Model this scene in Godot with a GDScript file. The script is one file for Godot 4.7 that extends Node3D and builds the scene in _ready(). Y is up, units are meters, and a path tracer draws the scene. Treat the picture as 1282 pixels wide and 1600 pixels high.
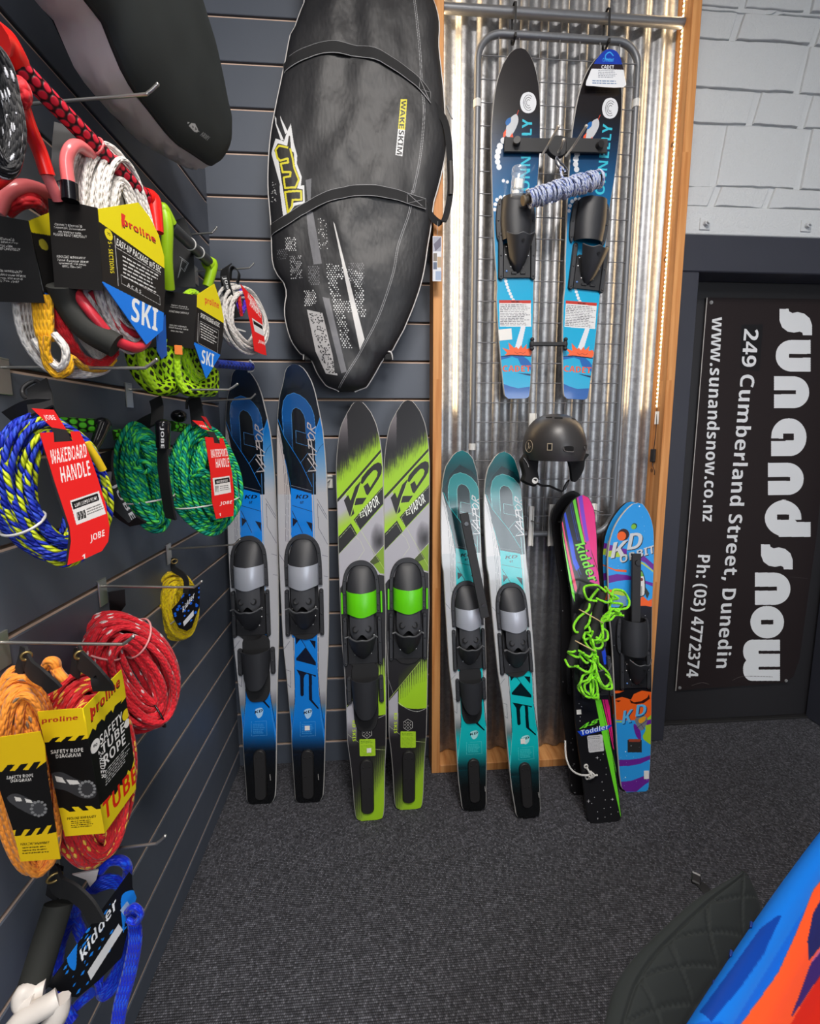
extends Node3D
# A corner of a water-sports shop: two slatted walls, a framed corrugated panel with skis, ropes on hooks.
# Metres, y up. The camera stands at EYE; focal length and lens shift are given for the 1282 x 1600 frame.
const EYE := Vector3(0, 1.462, 0)
const FOCAL := 700.0
const CENTRE := Vector2(641, 770)
const TURN := Vector3(-0.1328, -0.0722, -0.0036)
const WX := -0.625      # face of the left slatted wall
const WZ := -1.86       # face of the far slatted wall
var look := Basis.from_euler(TURN)
var rng := RandomNumberGenerator.new()
var M := {}             # materials by name
var names := {}

# ---------------------------------------------------------------- measuring
func ray(x: float, y: float) -> Vector3:
	return look * Vector3((x - CENTRE.x) / FOCAL, -(y - CENTRE.y) / FOCAL, -1.0)

func hit(x: float, y: float, p: Vector3, n: Vector3) -> Vector3:   # where a sight line meets a plane of the room
	var d := ray(x, y)
	return EYE + d * (n.dot(p - EYE) / n.dot(d))

func on_back(x: float, y: float, z := WZ) -> Vector3:
	return hit(x, y, Vector3(0, 0, z), Vector3(0, 0, 1))

func on_left(x: float, y: float, xx := WX) -> Vector3:
	return hit(x, y, Vector3(xx, 0, 0), Vector3(1, 0, 0))

func on_floor(x: float, y: float, yy := 0.0) -> Vector3:
	return hit(x, y, Vector3(0, yy, 0), Vector3(0, 1, 0))

func flat(pl: Transform3D, x: float, y: float) -> Vector2:         # a sight line met with a plane, in that plane's own axes
	var q := pl.affine_inverse() * hit(x, y, pl.origin, pl.basis.z.normalized())
	return Vector2(q.x, q.y)

func frame(o: Vector3, up: Vector3, out: Vector3) -> Transform3D:   # x right, y up, z out of a thing's face
	var v := up.normalized()
	var u := v.cross(out).normalized()
	return Transform3D(Basis(u, v, u.cross(v)), o)

func smooth(p: PackedVector2Array, n := 4, closed := true) -> PackedVector2Array:   # Catmull-Rom
	var r := PackedVector2Array()
	var c := p.size()
	for i in (c if closed else c - 1):
		var a := p[(i - 1 + c) % c] if closed or i > 0 else p[i]
		var b := p[i]
		var d := p[(i + 1) % c]
		var e := p[(i + 2) % c] if closed or i + 2 < c else d
		for k in n:
			r.append(b.cubic_interpolate(d, a, e, float(k) / n))
	if not closed:
		r.append(p[c - 1])
	return r

func smooth3(p: PackedVector3Array, n := 4, closed := false) -> PackedVector3Array:
	var r := PackedVector3Array()
	var c := p.size()
	for i in (c if closed else c - 1):
		var a := p[(i - 1 + c) % c] if closed or i > 0 else p[i]
		var b := p[i]
		var d := p[(i + 1) % c]
		var e := p[(i + 2) % c] if closed or i + 2 < c else d
		for k in n:
			r.append(b.cubic_interpolate(d, a, e, float(k) / n))
	if not closed:
		r.append(p[c - 1])
	return r

func pv(a: Array) -> PackedVector2Array:
	var r := PackedVector2Array()
	for i in range(0, a.size(), 2):
		r.append(Vector2(a[i], a[i + 1]))
	return r

func pv3(a: Array) -> PackedVector3Array:
	var r := PackedVector3Array()
	for i in range(0, a.size(), 3):
		r.append(Vector3(a[i], a[i + 1], a[i + 2]))
	return r

# ---------------------------------------------------------------- mesh building
class MB:
	var v := PackedVector3Array()
	var n := PackedVector3Array()
	var t := PackedVector2Array()
	var x := Transform3D()

	func tri(a: Vector3, b: Vector3, c: Vector3, ta := Vector2(), tb := Vector2(), tc := Vector2(), na := Vector3(), nb := Vector3(), nc := Vector3()) -> void:
		var g := (b - a).cross(c - a)
		if g.length_squared() < 1e-18:
			return
		if na == Vector3():
			na = g.normalized()
			nb = na
			nc = na
		var sw := g.dot(na + nb + nc) > 0.0       # Godot's front faces run clockwise
		v.append(x * a); n.append((x.basis * na).normalized()); t.append(ta)
		if sw:
			v.append(x * c); n.append((x.basis * nc).normalized()); t.append(tc)
			v.append(x * b); n.append((x.basis * nb).normalized()); t.append(tb)
		else:
			v.append(x * b); n.append((x.basis * nb).normalized()); t.append(tb)
			v.append(x * c); n.append((x.basis * nc).normalized()); t.append(tc)

	func quad(a: Vector3, b: Vector3, c: Vector3, d: Vector3, out: Vector3) -> void:
		var g := (b - a).cross(c - a).normalized()
		if g == Vector3():
			g = (c - a).cross(d - a).normalized()
		if g.dot(out) < 0.0:
			g = -g
		tri(a, b, c, Vector2(0, 0), Vector2(1, 0), Vector2(1, 1), g, g, g)
		tri(a, c, d, Vector2(0, 0), Vector2(1, 1), Vector2(0, 1), g, g, g)

	func box(c: Vector3, s: Vector3, bev := 0.0) -> void:
		var h := s * 0.5
		var b := minf(bev, minf(h.x, minf(h.y, h.z)) * 0.9)
		for ax in 3:
			var u := (ax + 1) % 3
			var w := (ax + 2) % 3
			for sg in [-1.0, 1.0]:
				var q: Array[Vector3] = []
				for k in [[-1, -1], [1, -1], [1, 1], [-1, 1]]:
					var p := Vector3()
					p[ax] = sg * h[ax]
					p[u] = k[0] * (h[u] - b)
					p[w] = k[1] * (h[w] - b)
					q.append(c + p)
				var out := Vector3()
				out[ax] = sg
				quad(q[0], q[1], q[2], q[3], out)
			if b > 0.0:
				for s1 in [-1.0, 1.0]:
					for s2 in [-1.0, 1.0]:      # the chamfer along axis ax
						var e: Array[Vector3] = []
						for k in [[-1, 0], [1, 0], [1, 1], [-1, 1]]:
							var p := Vector3()
							p[ax] = k[0] * (h[ax] - b)
							p[u] = s1 * (h[u] - (b if k[1] == 1 else 0.0))
							p[w] = s2 * (h[w] - (0.0 if k[1] == 1 else b))
							e.append(c + p)
						var out := Vector3()
						out[u] = s1
						out[w] = s2
						quad(e[0], e[1], e[2], e[3], out)

	# flat plate: outline in x/y, from z0 to z1 (front), its front edge rounded by bev; uvr is the rect that the texture covers
	func plate(o: PackedVector2Array, z0: float, z1: float, bev := 0.0, uvr := Rect2(0, 0, 1, 1)) -> void:
		var p := o
		if Geometry2D.is_polygon_clockwise(p):
			p = p.duplicate()
			p.reverse()
		var c := p.size()
		var inner := PackedVector2Array()
		var nor := PackedVector2Array()
		for i in c:
			var e1 := (p[i] - p[(i - 1 + c) % c]).normalized()
			var e2 := (p[(i + 1) % c] - p[i]).normalized()
			var m := Vector2(e1.y + e2.y, -e1.x - e2.x).normalized()
			nor.append(m)
			inner.append(p[i] - m * bev)
		var idx := Geometry2D.triangulate_polygon(inner)
		if idx.is_empty():
			inner = p
			idx = Geometry2D.triangulate_polygon(p)
		var f := func(q: Vector2) -> Vector2: return Vector2((q.x - uvr.position.x) / uvr.size.x, 1.0 - (q.y - uvr.position.y) / uvr.size.y)
		for i in range(0, idx.size(), 3):
			var a := inner[idx[i]]
			var b := inner[idx[i + 1]]
			var d := inner[idx[i + 2]]
			tri(Vector3(a.x, a.y, z1), Vector3(b.x, b.y, z1), Vector3(d.x, d.y, z1), f.call(a), f.call(b), f.call(d), Vector3.BACK, Vector3.BACK, Vector3.BACK)
			tri(Vector3(a.x, a.y, z0), Vector3(b.x, b.y, z0), Vector3(d.x, d.y, z0), f.call(a), f.call(b), f.call(d), Vector3.FORWARD, Vector3.FORWARD, Vector3.FORWARD)
		for i in c:
			var j := (i + 1) % c
			var ni := Vector3(nor[i].x, nor[i].y, 0)
			var nj := Vector3(nor[j].x, nor[j].y, 0)
			if nor[i].dot(nor[j]) < 0.7:
				var e := (p[j] - p[i]).normalized()
				ni = Vector3(e.y, -e.x, 0)
				nj = ni
			var ta: Vector2 = f.call(p[i])
			var tb: Vector2 = f.call(p[j])
			var zb := z1 - bev
			tri(Vector3(p[i].x, p[i].y, z0), Vector3(p[j].x, p[j].y, z0), Vector3(p[j].x, p[j].y, zb), ta, tb, tb, ni, nj, nj)
			tri(Vector3(p[i].x, p[i].y, z0), Vector3(p[j].x, p[j].y, zb), Vector3(p[i].x, p[i].y, zb), ta, tb, ta, ni, nj, ni)
			if bev > 0.0:
				var up := Vector3.BACK
				tri(Vector3(p[i].x, p[i].y, zb), Vector3(p[j].x, p[j].y, zb), Vector3(inner[j].x, inner[j].y, z1), ta, tb, tb, ni, nj, (nj + up).normalized())
				tri(Vector3(p[i].x, p[i].y, zb), Vector3(inner[j].x, inner[j].y, z1), Vector3(inner[i].x, inner[i].y, z1), ta, tb, ta, ni, (nj + up).normalized(), (ni + up).normalized())

	# tube along a path; ry > 0 flattens it (band): radius r across, ry along the path's own normal "side"
	func tube(path: PackedVector3Array, r: float, sides := 8, closed := false, vlen := 0.05, r_end := -1.0, cap := true) -> void:
		var c := path.size()
		if c < 2:
			return
		var up := Vector3.UP
		var rings: Array[PackedVector3Array] = []
		var nors: Array[PackedVector3Array] = []
		var along := PackedFloat32Array()
		var len := 0.0
		for i in c:
			var d: Vector3
			if closed:
				d = path[(i + 1) % c] - path[(i - 1 + c) % c]
			else:
				d = path[mini(i + 1, c - 1)] - path[maxi(i - 1, 0)]
			d = d.normalized()
			if i == 0:
				up = Vector3.UP if absf(d.y) < 0.9 else Vector3.RIGHT
			else:
				len += path[i].distance_to(path[i - 1])
			up = (up - d * up.dot(d)).normalized()
			var w := d.cross(up)
			var rr := r if r_end < 0.0 else lerpf(r, r_end, float(i) / (c - 1))
			var ring := PackedVector3Array()
			var no := PackedVector3Array()
			for k in sides:
				var a := TAU * k / sides
				var q := up * cos(a) + w * sin(a)
				ring.append(path[i] + q * rr)
				no.append(q)
			rings.append(ring)
			nors.append(no)
			along.append(len / vlen)
		var last := len + (path[0].distance_to(path[c - 1]) if closed else 0.0)
		for i in (c if closed else c - 1):
			var j := (i + 1) % c
			var va := along[i]
			var vb := along[j] if j > 0 else last / vlen
			for k in sides:
				var m := (k + 1) % sides
				var ua := float(k) / sides
				var ub := float(k + 1) / sides
				tri(rings[i][k], rings[i][m], rings[j][m], Vector2(ua, va), Vector2(ub, va), Vector2(ub, vb), nors[i][k], nors[i][m], nors[j][m])
				tri(rings[i][k], rings[j][m], rings[j][k], Vector2(ua, va), Vector2(ub, vb), Vector2(ua, vb), nors[i][k], nors[j][m], nors[j][k])
		if not closed and cap:
			for e in [0, c - 1]:
				var nn := (path[0] - path[1]).normalized() if e == 0 else (path[c - 1] - path[c - 2]).normalized()
				for k in sides:
					tri(path[e], rings[e][k], rings[e][(k + 1) % sides], Vector2(), Vector2(), Vector2(), nn, nn, nn)

	# a smooth sheet of rows of points; thickness > 0 closes it with a back and rims
	func sheet(rows: Array, closed_u := false, closed_v := false, flip := false, th := 0.0, uvs := []) -> void:
		var R := rows.size()
		var C: int = rows[0].size()
		var nr: Array[PackedVector3Array] = []
		for i in R:
			var line := PackedVector3Array()
			for j in C:
				var i0 := i - 1
				var i1 := i + 1
				if closed_v:
					i0 = (i0 + R) % R
					i1 = i1 % R
				else:
					i0 = maxi(i0, 0)
					i1 = mini(i1, R - 1)
				var j0 := j - 1
				var j1 := j + 1
				if closed_u:
					j0 = (j0 + C) % C
					j1 = j1 % C
				else:
					j0 = maxi(j0, 0)
					j1 = mini(j1, C - 1)
				var du: Vector3 = rows[i][j1] - rows[i][j0]
				var dv: Vector3 = rows[i1][j] - rows[i0][j]
				var q := du.cross(dv)
				if q.length_squared() < 1e-20:
					var ri := clampi(i, 1, R - 2)
					du = rows[ri][j1] - rows[ri][j0]
					dv = rows[i1][j] - rows[i0][j]
					q = du.cross(dv)
				q = q.normalized() * (-1.0 if flip else 1.0)
				line.append(q if q != Vector3() else Vector3.BACK)
			nr.append(line)
		var uv := func(i: int, j: int) -> Vector2:
			return uvs[i][j] if uvs.size() else Vector2(float(j) / (C - (0 if closed_u else 1)), float(i) / (R - (0 if closed_v else 1)))
		for i in (R if closed_v else R - 1):
			for j in (C if closed_u else C - 1):
				var i1 := (i + 1) % R
				var j1 := (j + 1) % C
				var t00: Vector2 = uv.call(i, j)
				var t01: Vector2 = uv.call(i, j + 1 if not uvs.size() else j1)
				var t10: Vector2 = uv.call(i + 1 if not uvs.size() else i1, j)
				var t11: Vector2 = uv.call(i + 1 if not uvs.size() else i1, j + 1 if not uvs.size() else j1)
				tri(rows[i][j], rows[i][j1], rows[i1][j1], t00, t01, t11, nr[i][j], nr[i][j1], nr[i1][j1])
				tri(rows[i][j], rows[i1][j1], rows[i1][j], t00, t11, t10, nr[i][j], nr[i1][j1], nr[i1][j])
				if th > 0.0:
					var a: Vector3 = rows[i][j] - nr[i][j] * th
					var b: Vector3 = rows[i][j1] - nr[i][j1] * th
					var c2: Vector3 = rows[i1][j1] - nr[i1][j1] * th
					var d: Vector3 = rows[i1][j] - nr[i1][j] * th
					tri(a, b, c2, t00, t01, t11, -nr[i][j], -nr[i][j1], -nr[i1][j1])
					tri(a, c2, d, t00, t11, t10, -nr[i][j], -nr[i1][j1], -nr[i1][j])
		if th > 0.0:
			var edge := []
			if not closed_v:
				for j in (C if closed_u else C - 1):
					edge.append([0, j, 0, (j + 1) % C])
					edge.append([R - 1, j, R - 1, (j + 1) % C])
			if not closed_u:
				for i in (R if closed_v else R - 1):
					edge.append([i, 0, (i + 1) % R, 0])
					edge.append([i, C - 1, (i + 1) % R, C - 1])
			for e in edge:
				var a: Vector3 = rows[e[0]][e[1]]
				var b: Vector3 = rows[e[2]][e[3]]
				var te: Vector2 = uv.call(e[0], e[1])
				tri(a, b, b - nr[e[2]][e[3]] * th, te, te, te)
				tri(a, b - nr[e[2]][e[3]] * th, a - nr[e[0]][e[1]] * th, te, te, te)

	# profile of (radius, height) turned about y
	func lathe(prof: PackedVector2Array, segs := 16, o := Vector3()) -> void:
		var rows := []
		for p in prof:
			var line := PackedVector3Array()
			for k in segs:
				line.append(o + Vector3(cos(TAU * k / segs) * p.x, p.y, sin(TAU * k / segs) * p.x))
			rows.append(line)
		sheet(rows, true, false, true)

	func ball(c: Vector3, r: Vector3, segs := 10) -> void:
		var rows := []
		for i in segs + 1:
			var a := PI * i / segs
			var line := PackedVector3Array()
			for k in segs * 2:
				var b := PI * k / segs
				line.append(c + Vector3(r.x * sin(a) * cos(b), r.y * cos(a), r.z * sin(a) * sin(b)))
			rows.append(line)
		sheet(rows, true, false, false)

	func rod(a: Vector3, b: Vector3, r: float, sides := 8) -> void:
		tube(PackedVector3Array([a, b]), r, sides)

	func disc(c: Vector3, r: float, h: float, sides := 10) -> void:     # a button standing on z
		tube(PackedVector3Array([c, c + Vector3(0, 0, h)]), r, sides)

	# a flat band along a path, w wide along "side", th thick
	func band(path: PackedVector3Array, side: Vector3, w: float, th: float) -> void:
		var c := path.size()
		var rows := []
		for i in c:
			var d := (path[mini(i + 1, c - 1)] - path[maxi(i - 1, 0)]).normalized()
			var s := (side - d * side.dot(d)).normalized()
			rows.append(PackedVector3Array([path[i] - s * w * 0.5, path[i], path[i] + s * w * 0.5]))
		sheet(rows, false, false, false, th)

	func mesh() -> ArrayMesh:
		var a := []
		a.resize(Mesh.ARRAY_MAX)
		a[Mesh.ARRAY_VERTEX] = v
		a[Mesh.ARRAY_NORMAL] = n
		a[Mesh.ARRAY_TEX_UV] = t
		var m := ArrayMesh.new()
		if v.size():
			m.add_surface_from_arrays(Mesh.PRIMITIVE_TRIANGLES, a)
		return m

# ---------------------------------------------------------------- naming
func numbered(called: String) -> String:
	var k: int = names.get(called, 0)
	names[called] = k + 1
	return called if k == 0 else "%s_%03d" % [called, k]

func put(called: String, mb: MB, m: Material, parent: Node3D) -> MeshInstance3D:    # one part
	var o := MeshInstance3D.new()
	o.name = called
	o.mesh = mb.mesh()
	o.material_override = m
	parent.add_child(o, true)
	return o

func share(called: String, mesh: Mesh, m: Material, parent: Node3D, at: Transform3D) -> MeshInstance3D:
	var o := MeshInstance3D.new()
	o.name = called
	o.mesh = mesh
	o.material_override = m
	o.transform = at
	parent.add_child(o, true)
	return o

func thing(called: String, label: String, category: String, at := Transform3D(), group := "") -> Node3D:
	var o := Node3D.new()
	o.name = numbered(called)
	add_child(o)
	o.transform = at
	o.set_meta("label", label)
	o.set_meta("category", category)
	if group:
		o.set_meta("group", group)
	return o

func whole(called: String, mb: MB, m: Material, label: String, category: String, at := Transform3D(), group := "") -> MeshInstance3D:
	var o := MeshInstance3D.new()
	o.name = numbered(called)
	o.mesh = mb.mesh()
	o.material_override = m
	add_child(o)
	o.transform = at
	o.set_meta("label", label)
	o.set_meta("category", category)
	if group:
		o.set_meta("group", group)
	return o

func struct(called: String, mb: MB, m: Material, label: String, category: String) -> MeshInstance3D:
	var o := whole(called, mb, m, label, category)
	o.set_meta("kind", "structure")
	return o

# ---------------------------------------------------------------- materials
func rgb(r: int, g: int, b: int) -> Color:
	return Color8(r, g, b)

func plain(called: String, c: Color, rough := 0.6, metal := 0.0) -> StandardMaterial3D:
	if M.has(called):
		return M[called]
	var m := StandardMaterial3D.new()
	m.resource_name = called
	m.albedo_color = c
	m.roughness = rough
	m.metallic = metal
	M[called] = m
	return m

func noise_tex(freq: float, a: Color, b: Color, size := 256, seed_ := 1, fractal := 4) -> NoiseTexture2D:
	var n := FastNoiseLite.new()
	n.seed = seed_
	n.frequency = freq
	n.fractal_octaves = fractal
	var t := NoiseTexture2D.new()
	t.width = size
	t.height = size
	t.seamless = true
	t.noise = n
	var g := Gradient.new()
	g.set_color(0, a)
	g.set_color(1, b)
	t.color_ramp = g
	return t

func printed(called: String, im: Image, rough := 0.5, coat := 0.0) -> StandardMaterial3D:
	var m := StandardMaterial3D.new()
	m.resource_name = called
	m.albedo_texture = ImageTexture.create_from_image(im)
	m.roughness = rough
	m.metallic_specular = 0.5 if coat > 0.0 else 0.35
	if coat > 0.0:
		m.clearcoat_enabled = true
		m.clearcoat = coat
		m.clearcoat_roughness = 0.06
	M[called] = m
	return m

# ---------------------------------------------------------------- printing flat artwork
class Art:
	var im: Image
	var rect: Rect2          # what the picture covers, in the thing's own metres
	var k: float             # pixels per metre
	var host
	var pl: Transform3D
	var off := Vector2()
	var sc := 1.0
	var local := false

	func crop(x: float, y: float, s: float) -> void:      # coordinates that follow are in an enlarged cut-out of the view
		off = Vector2(x, y)
		sc = s
		local = false

	func own() -> void:                                     # coordinates that follow are the thing's own metres
		local = true

	func at(x: float, y: float) -> Vector2:
		var q := Vector2(x, y)
		if not local:
			q = host.flat(pl, off.x + x / sc, off.y + y / sc)
		return Vector2((q.x - rect.position.x) * k, (rect.end.y - q.y) * k)

	func pts(a: Array) -> PackedVector2Array:
		var r := PackedVector2Array()
		for i in range(0, a.size(), 2):
			r.append(at(a[i], a[i + 1]))
		return r

	func fill(p: PackedVector2Array, c: Color) -> void:
		var w := im.get_width()
		var h := im.get_height()
		var lo := 1e9
		var hi := -1e9
		for q in p:
			lo = minf(lo, q.y)
			hi = maxf(hi, q.y)
		var n := p.size()
		for y in range(maxi(0, int(lo)), mini(h, int(hi) + 1)):
			var yy := y + 0.5
			var xs := PackedFloat32Array()
			for i in n:
				var a := p[i]
				var b := p[(i + 1) % n]
				if (a.y <= yy) != (b.y <= yy):
					xs.append(a.x + (b.x - a.x) * (yy - a.y) / (b.y - a.y))
			xs.sort()
			for i in range(0, xs.size() - 1, 2):
				var x0 := maxi(0, roundi(xs[i]))
				var x1 := mini(w, roundi(xs[i + 1]))
				if x1 > x0:
					im.fill_rect(Rect2i(x0, y, x1 - x0, 1), c)

	func poly(a: Array, c: Color) -> void:
		fill(pts(a), c)

	func curve(a: Array, c: Color) -> void:
		fill(host.smooth(pts(a), 5), c)

	func stroke(p: PackedVector2Array, w: float, c: Color, closed := false) -> void:
		var h := w * k * 0.5
		for i in (p.size() if closed else p.size() - 1):
			var a := p[i]
			var b := p[(i + 1) % p.size()]
			var d := (b - a).normalized() * h
			var s := Vector2(-d.y, d.x)
			fill(PackedVector2Array([a - d * 0.5 + s, b + d * 0.5 + s, b + d * 0.5 - s, a - d * 0.5 - s]), c)

	func line(a: Array, w: float, c: Color, closed := false) -> void:
		stroke(pts(a), w, c, closed)

	func arc(a: Array, w: float, c: Color, closed := false) -> void:
		stroke(host.smooth(pts(a), 5, closed), w, c, closed)

	func dot(x: float, y: float, r: float, c: Color) -> void:
		var q := at(x, y)
		var p := PackedVector2Array()
		for i in 16:
			p.append(q + Vector2.from_angle(TAU * i / 16) * r * k)
		fill(p, c)

	# words between bottom left, bottom right and top left
	func words(s: String, a: Array, c: Color, bold := true, kind := "Droid Sans") -> void:
		var tm := TextMesh.new()
		var f := SystemFont.new()
		f.font_names = PackedStringArray([kind])
		f.font_weight = 700 if bold else 400
		tm.font = f
		tm.font_size = 48
		tm.pixel_size = 0.01
		tm.depth = 0.0
		tm.curve_step = 2.0
		tm.text = s
		var arr := tm.get_mesh_arrays()
		var vs: PackedVector3Array = arr[Mesh.ARRAY_VERTEX]
		var id: PackedInt32Array = arr[Mesh.ARRAY_INDEX] if arr[Mesh.ARRAY_INDEX] != null else PackedInt32Array(range(vs.size()))
		if vs.is_empty():
			return
		var lo := Vector2(1e9, 1e9)
		var hi := -lo
		for q in vs:
			lo = lo.min(Vector2(q.x, q.y))
			hi = hi.max(Vector2(q.x, q.y))
		var p := pts(a)
		var ex := (p[1] - p[0]) / (hi.x - lo.x)
		var ey := (p[2] - p[0]) / (hi.y - lo.y)
		for i in range(0, id.size() - 2, 3):
			var tr := PackedVector2Array()
			for j in 3:
				var q := vs[id[i + j]]
				tr.append(p[0] + ex * (q.x - lo.x) + ey * (q.y - lo.y))
			fill(tr, c)

	func lines(n: int, a: Array, c: Color, seed_ := 3) -> void:        # rows of print too small to read: bottom left, bottom right, top left
		var p := pts(a)
		var r := RandomNumberGenerator.new()
		r.seed = seed_
		for i in n:
			var o := p[2].lerp(p[0], (i + 0.5) / n)
			var ex := p[1] - p[0]
			var ey := (p[2] - p[0]) / n * 0.2
			var x := 0.0
			var stop := r.randf_range(0.75, 1.0)
			while x < stop:
				var w := minf(r.randf_range(0.05, 0.16), stop - x)
				fill(PackedVector2Array([o + ex * x - ey, o + ex * (x + w) - ey, o + ex * (x + w) + ey, o + ex * x + ey]), c)
				x += w + 0.025

	func fade(stops: Array) -> void:                          # colours down the length: [y in metres, colour], from the top
		var h := im.get_height()
		for y in h:
			var m := rect.end.y - (y + 0.5) / k
			var c: Color = stops[0][1]
			for i in stops.size() - 1:
				if m <= stops[i][0]:
					var u := clampf((stops[i][0] - m) / (stops[i][0] - stops[i + 1][0]), 0.0, 1.0)
					c = (stops[i][1] as Color).lerp(stops[i + 1][1], u)
			im.fill_rect(Rect2i(0, y, im.get_width(), 1), c)

func art(pl: Transform3D, rect: Rect2, k: float, base: Color) -> Art:
	var a := Art.new()
	a.im = Image.create(clampi(int(rect.size.x * k), 4, 2048), clampi(int(rect.size.y * k), 4, 2048), false, Image.FORMAT_RGB8)
	a.im.fill(base)
	a.rect = rect
	a.k = k
	a.host = self
	a.pl = pl
	return a

# ---------------------------------------------------------------- camera, sky, lamps
func lamp_panel(at: Vector3, size: Vector2, energy: float, c: Color, label: String) -> void:
	var t := thing("ceiling_light", label, "ceiling light", Transform3D(Basis(), at), "ceiling lights")
	var f := MB.new()
	for s in [-1.0, 1.0]:
		f.box(Vector3(s * (size.x * 0.5 + 0.012), 0, 0), Vector3(0.024, 0.05, size.y + 0.048), 0.003)
		f.box(Vector3(0, 0, s * (size.y * 0.5 + 0.012)), Vector3(size.x, 0.05, 0.024), 0.003)
	put("frame", f, plain("lamp frame", rgb(225, 225, 222), 0.5), t)
	var d := MB.new()
	d.box(Vector3(0, 0, 0), Vector3(size.x, 0.02, size.y))
	var m := plain("lamp diffuser", Color(1, 1, 1), 0.5)
	m.emission_enabled = true
	m.emission = Color(1.0, 0.97, 0.93)
	m.emission_energy_multiplier = 2.5
	put("diffuser", d, m, t)
	var l := AreaLight3D.new()
	l.name = "light"
	l.area_size = size
	l.light_energy = energy
	l.light_color = c
	l.area_normalize_energy = true
	l.shadow_enabled = true
	l.rotation.x = -PI / 2
	l.position = Vector3(0, -0.03, 0)
	t.add_child(l)

func shop_window(at: Vector3, size: Vector2, energy: float) -> void:     # the daylit shop front behind the visitor
	var f := MB.new()
	for k in 5:
		f.box(Vector3(-size.x * 0.5 + size.x * k / 4.0, 0, 0.0), Vector3(0.06, size.y + 0.06, 0.06), 0.004)
	for s in [-1.0, 1.0]:
		f.box(Vector3(0, s * size.y * 0.5, 0), Vector3(size.x, 0.06, 0.06), 0.004)
	f.x = Transform3D()
	var w := struct("window_1", f, plain("lamp frame", rgb(225, 225, 222), 0.5), "wide shop window behind the visitor", "window")
	w.position = at
	var m := plain("daylit pane", Color(1, 1, 1), 0.4)
	m.emission_enabled = true
	m.emission = Color(0.92, 0.97, 1.0)
	m.emission_energy_multiplier = 0.8
	for k in 4:
		var g := MB.new()
		g.box(Vector3(-size.x * 0.5 + size.x * (k + 0.5) / 4.0, 0, 0.01), Vector3(size.x / 4.0 - 0.06, size.y - 0.06, 0.01))
		put("pane", g, m, w)
	var l := AreaLight3D.new()
	l.name = "window_light"
	l.area_size = size - Vector2(0.06, 0.06)
	l.area_normalize_energy = true
	l.light_energy = energy
	l.light_color = Color(0.94, 0.97, 1.0)
	l.shadow_enabled = true
	l.position = Vector3(0, 0, -0.04)
	w.add_child(l)

func _ready() -> void:
	rng.seed = 7
	var cam := Camera3D.new()
	cam.name = "camera"
	cam.projection = Camera3D.PROJECTION_FRUSTUM
	cam.near = 0.05
	cam.far = 30.0
	cam.size = 2.0 * cam.near * 800.0 / FOCAL
	cam.frustum_offset = Vector2(0, (CENTRE.y - 800.0) / FOCAL * cam.near)
	cam.transform = Transform3D(look, EYE)
	add_child(cam)
	cam.current = true
	var we := WorldEnvironment.new()
	we.name = "surroundings"
	var env := Environment.new()
	env.background_mode = Environment.BG_COLOR
	env.background_color = rgb(150, 160, 175)
	env.tonemap_mode = Environment.TONE_MAPPER_LINEAR
	env.tonemap_exposure = 2.2
	env.sdfgi_enabled = true
	env.ssao_enabled = true
	env.ssil_enabled = true
	we.environment = env
	add_child(we)
	lamp_panel(Vector3(0.2, 3.5, 0.1), Vector2(1.0, 0.6), 3.6, Color(1.0, 0.975, 0.95), "square white ceiling light panel above the ski display")
	lamp_panel(Vector3(0.75, 3.5, 2.45), Vector2(0.6, 1.2), 3.0, Color(0.97, 0.98, 1.0), "white ceiling light panel behind the visitor, over the shop floor")
	shop_window(Vector3(2.1, 1.5, 3.98), Vector2(2.4, 1.3), 2.2)
	build_room()
	build_rest()

# ---------------------------------------------------------------- the room
func carpet() -> StandardMaterial3D:
	var im := Image.create(512, 512, false, Image.FORMAT_RGB8)
	var hm := Image.create(512, 512, false, Image.FORMAT_RGB8)
	var n := FastNoiseLite.new()
	n.frequency = 0.035
	for y in 512:
		for x in 512:
			# rows of small loops, each row shifted, with pale flecks
			var row := y / 8
			var cx := (x + (row % 2) * 4 + int(2.0 * n.get_noise_2d(row * 9.0, x * 0.6)) + 8) % 8 - 3.5
			var cy := y % 8 - 3.5
			var loop := clampf(1.0 - (cx * cx * 0.045 + cy * cy * 0.055), 0.0, 1.0)
			var id := int(hash(Vector2i((x + (row % 2) * 4) / 8 % 64, row)) % 1000) / 1000.0
			var g := 0.325 + 0.05 * id + (0.04 if id > 0.9 else 0.0) + 0.02 * n.get_noise_2d(x, y) + 0.1 * (float(hash(Vector2i(x, y)) % 100) / 100.0 - 0.5) + 0.1 * (id - 0.5)
			g *= 0.66 + 0.38 * loop
			im.set_pixel(x, y, Color(g, g * 1.0, g * 1.06))
			hm.set_pixel(x, y, Color(loop, loop, loop))
	var m := plain("carpet", Color(1, 1, 1), 0.95)
	m.albedo_texture = ImageTexture.create_from_image(im)
	m.heightmap_enabled = true
	m.heightmap_texture = ImageTexture.create_from_image(hm)
	m.heightmap_scale = 0.25
	m.uv1_triplanar = true
	m.uv1_world_triplanar = true
	m.uv1_scale = Vector3(2.7, 2.7, 2.7)
	m.metallic_specular = 0.2
	return m

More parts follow.
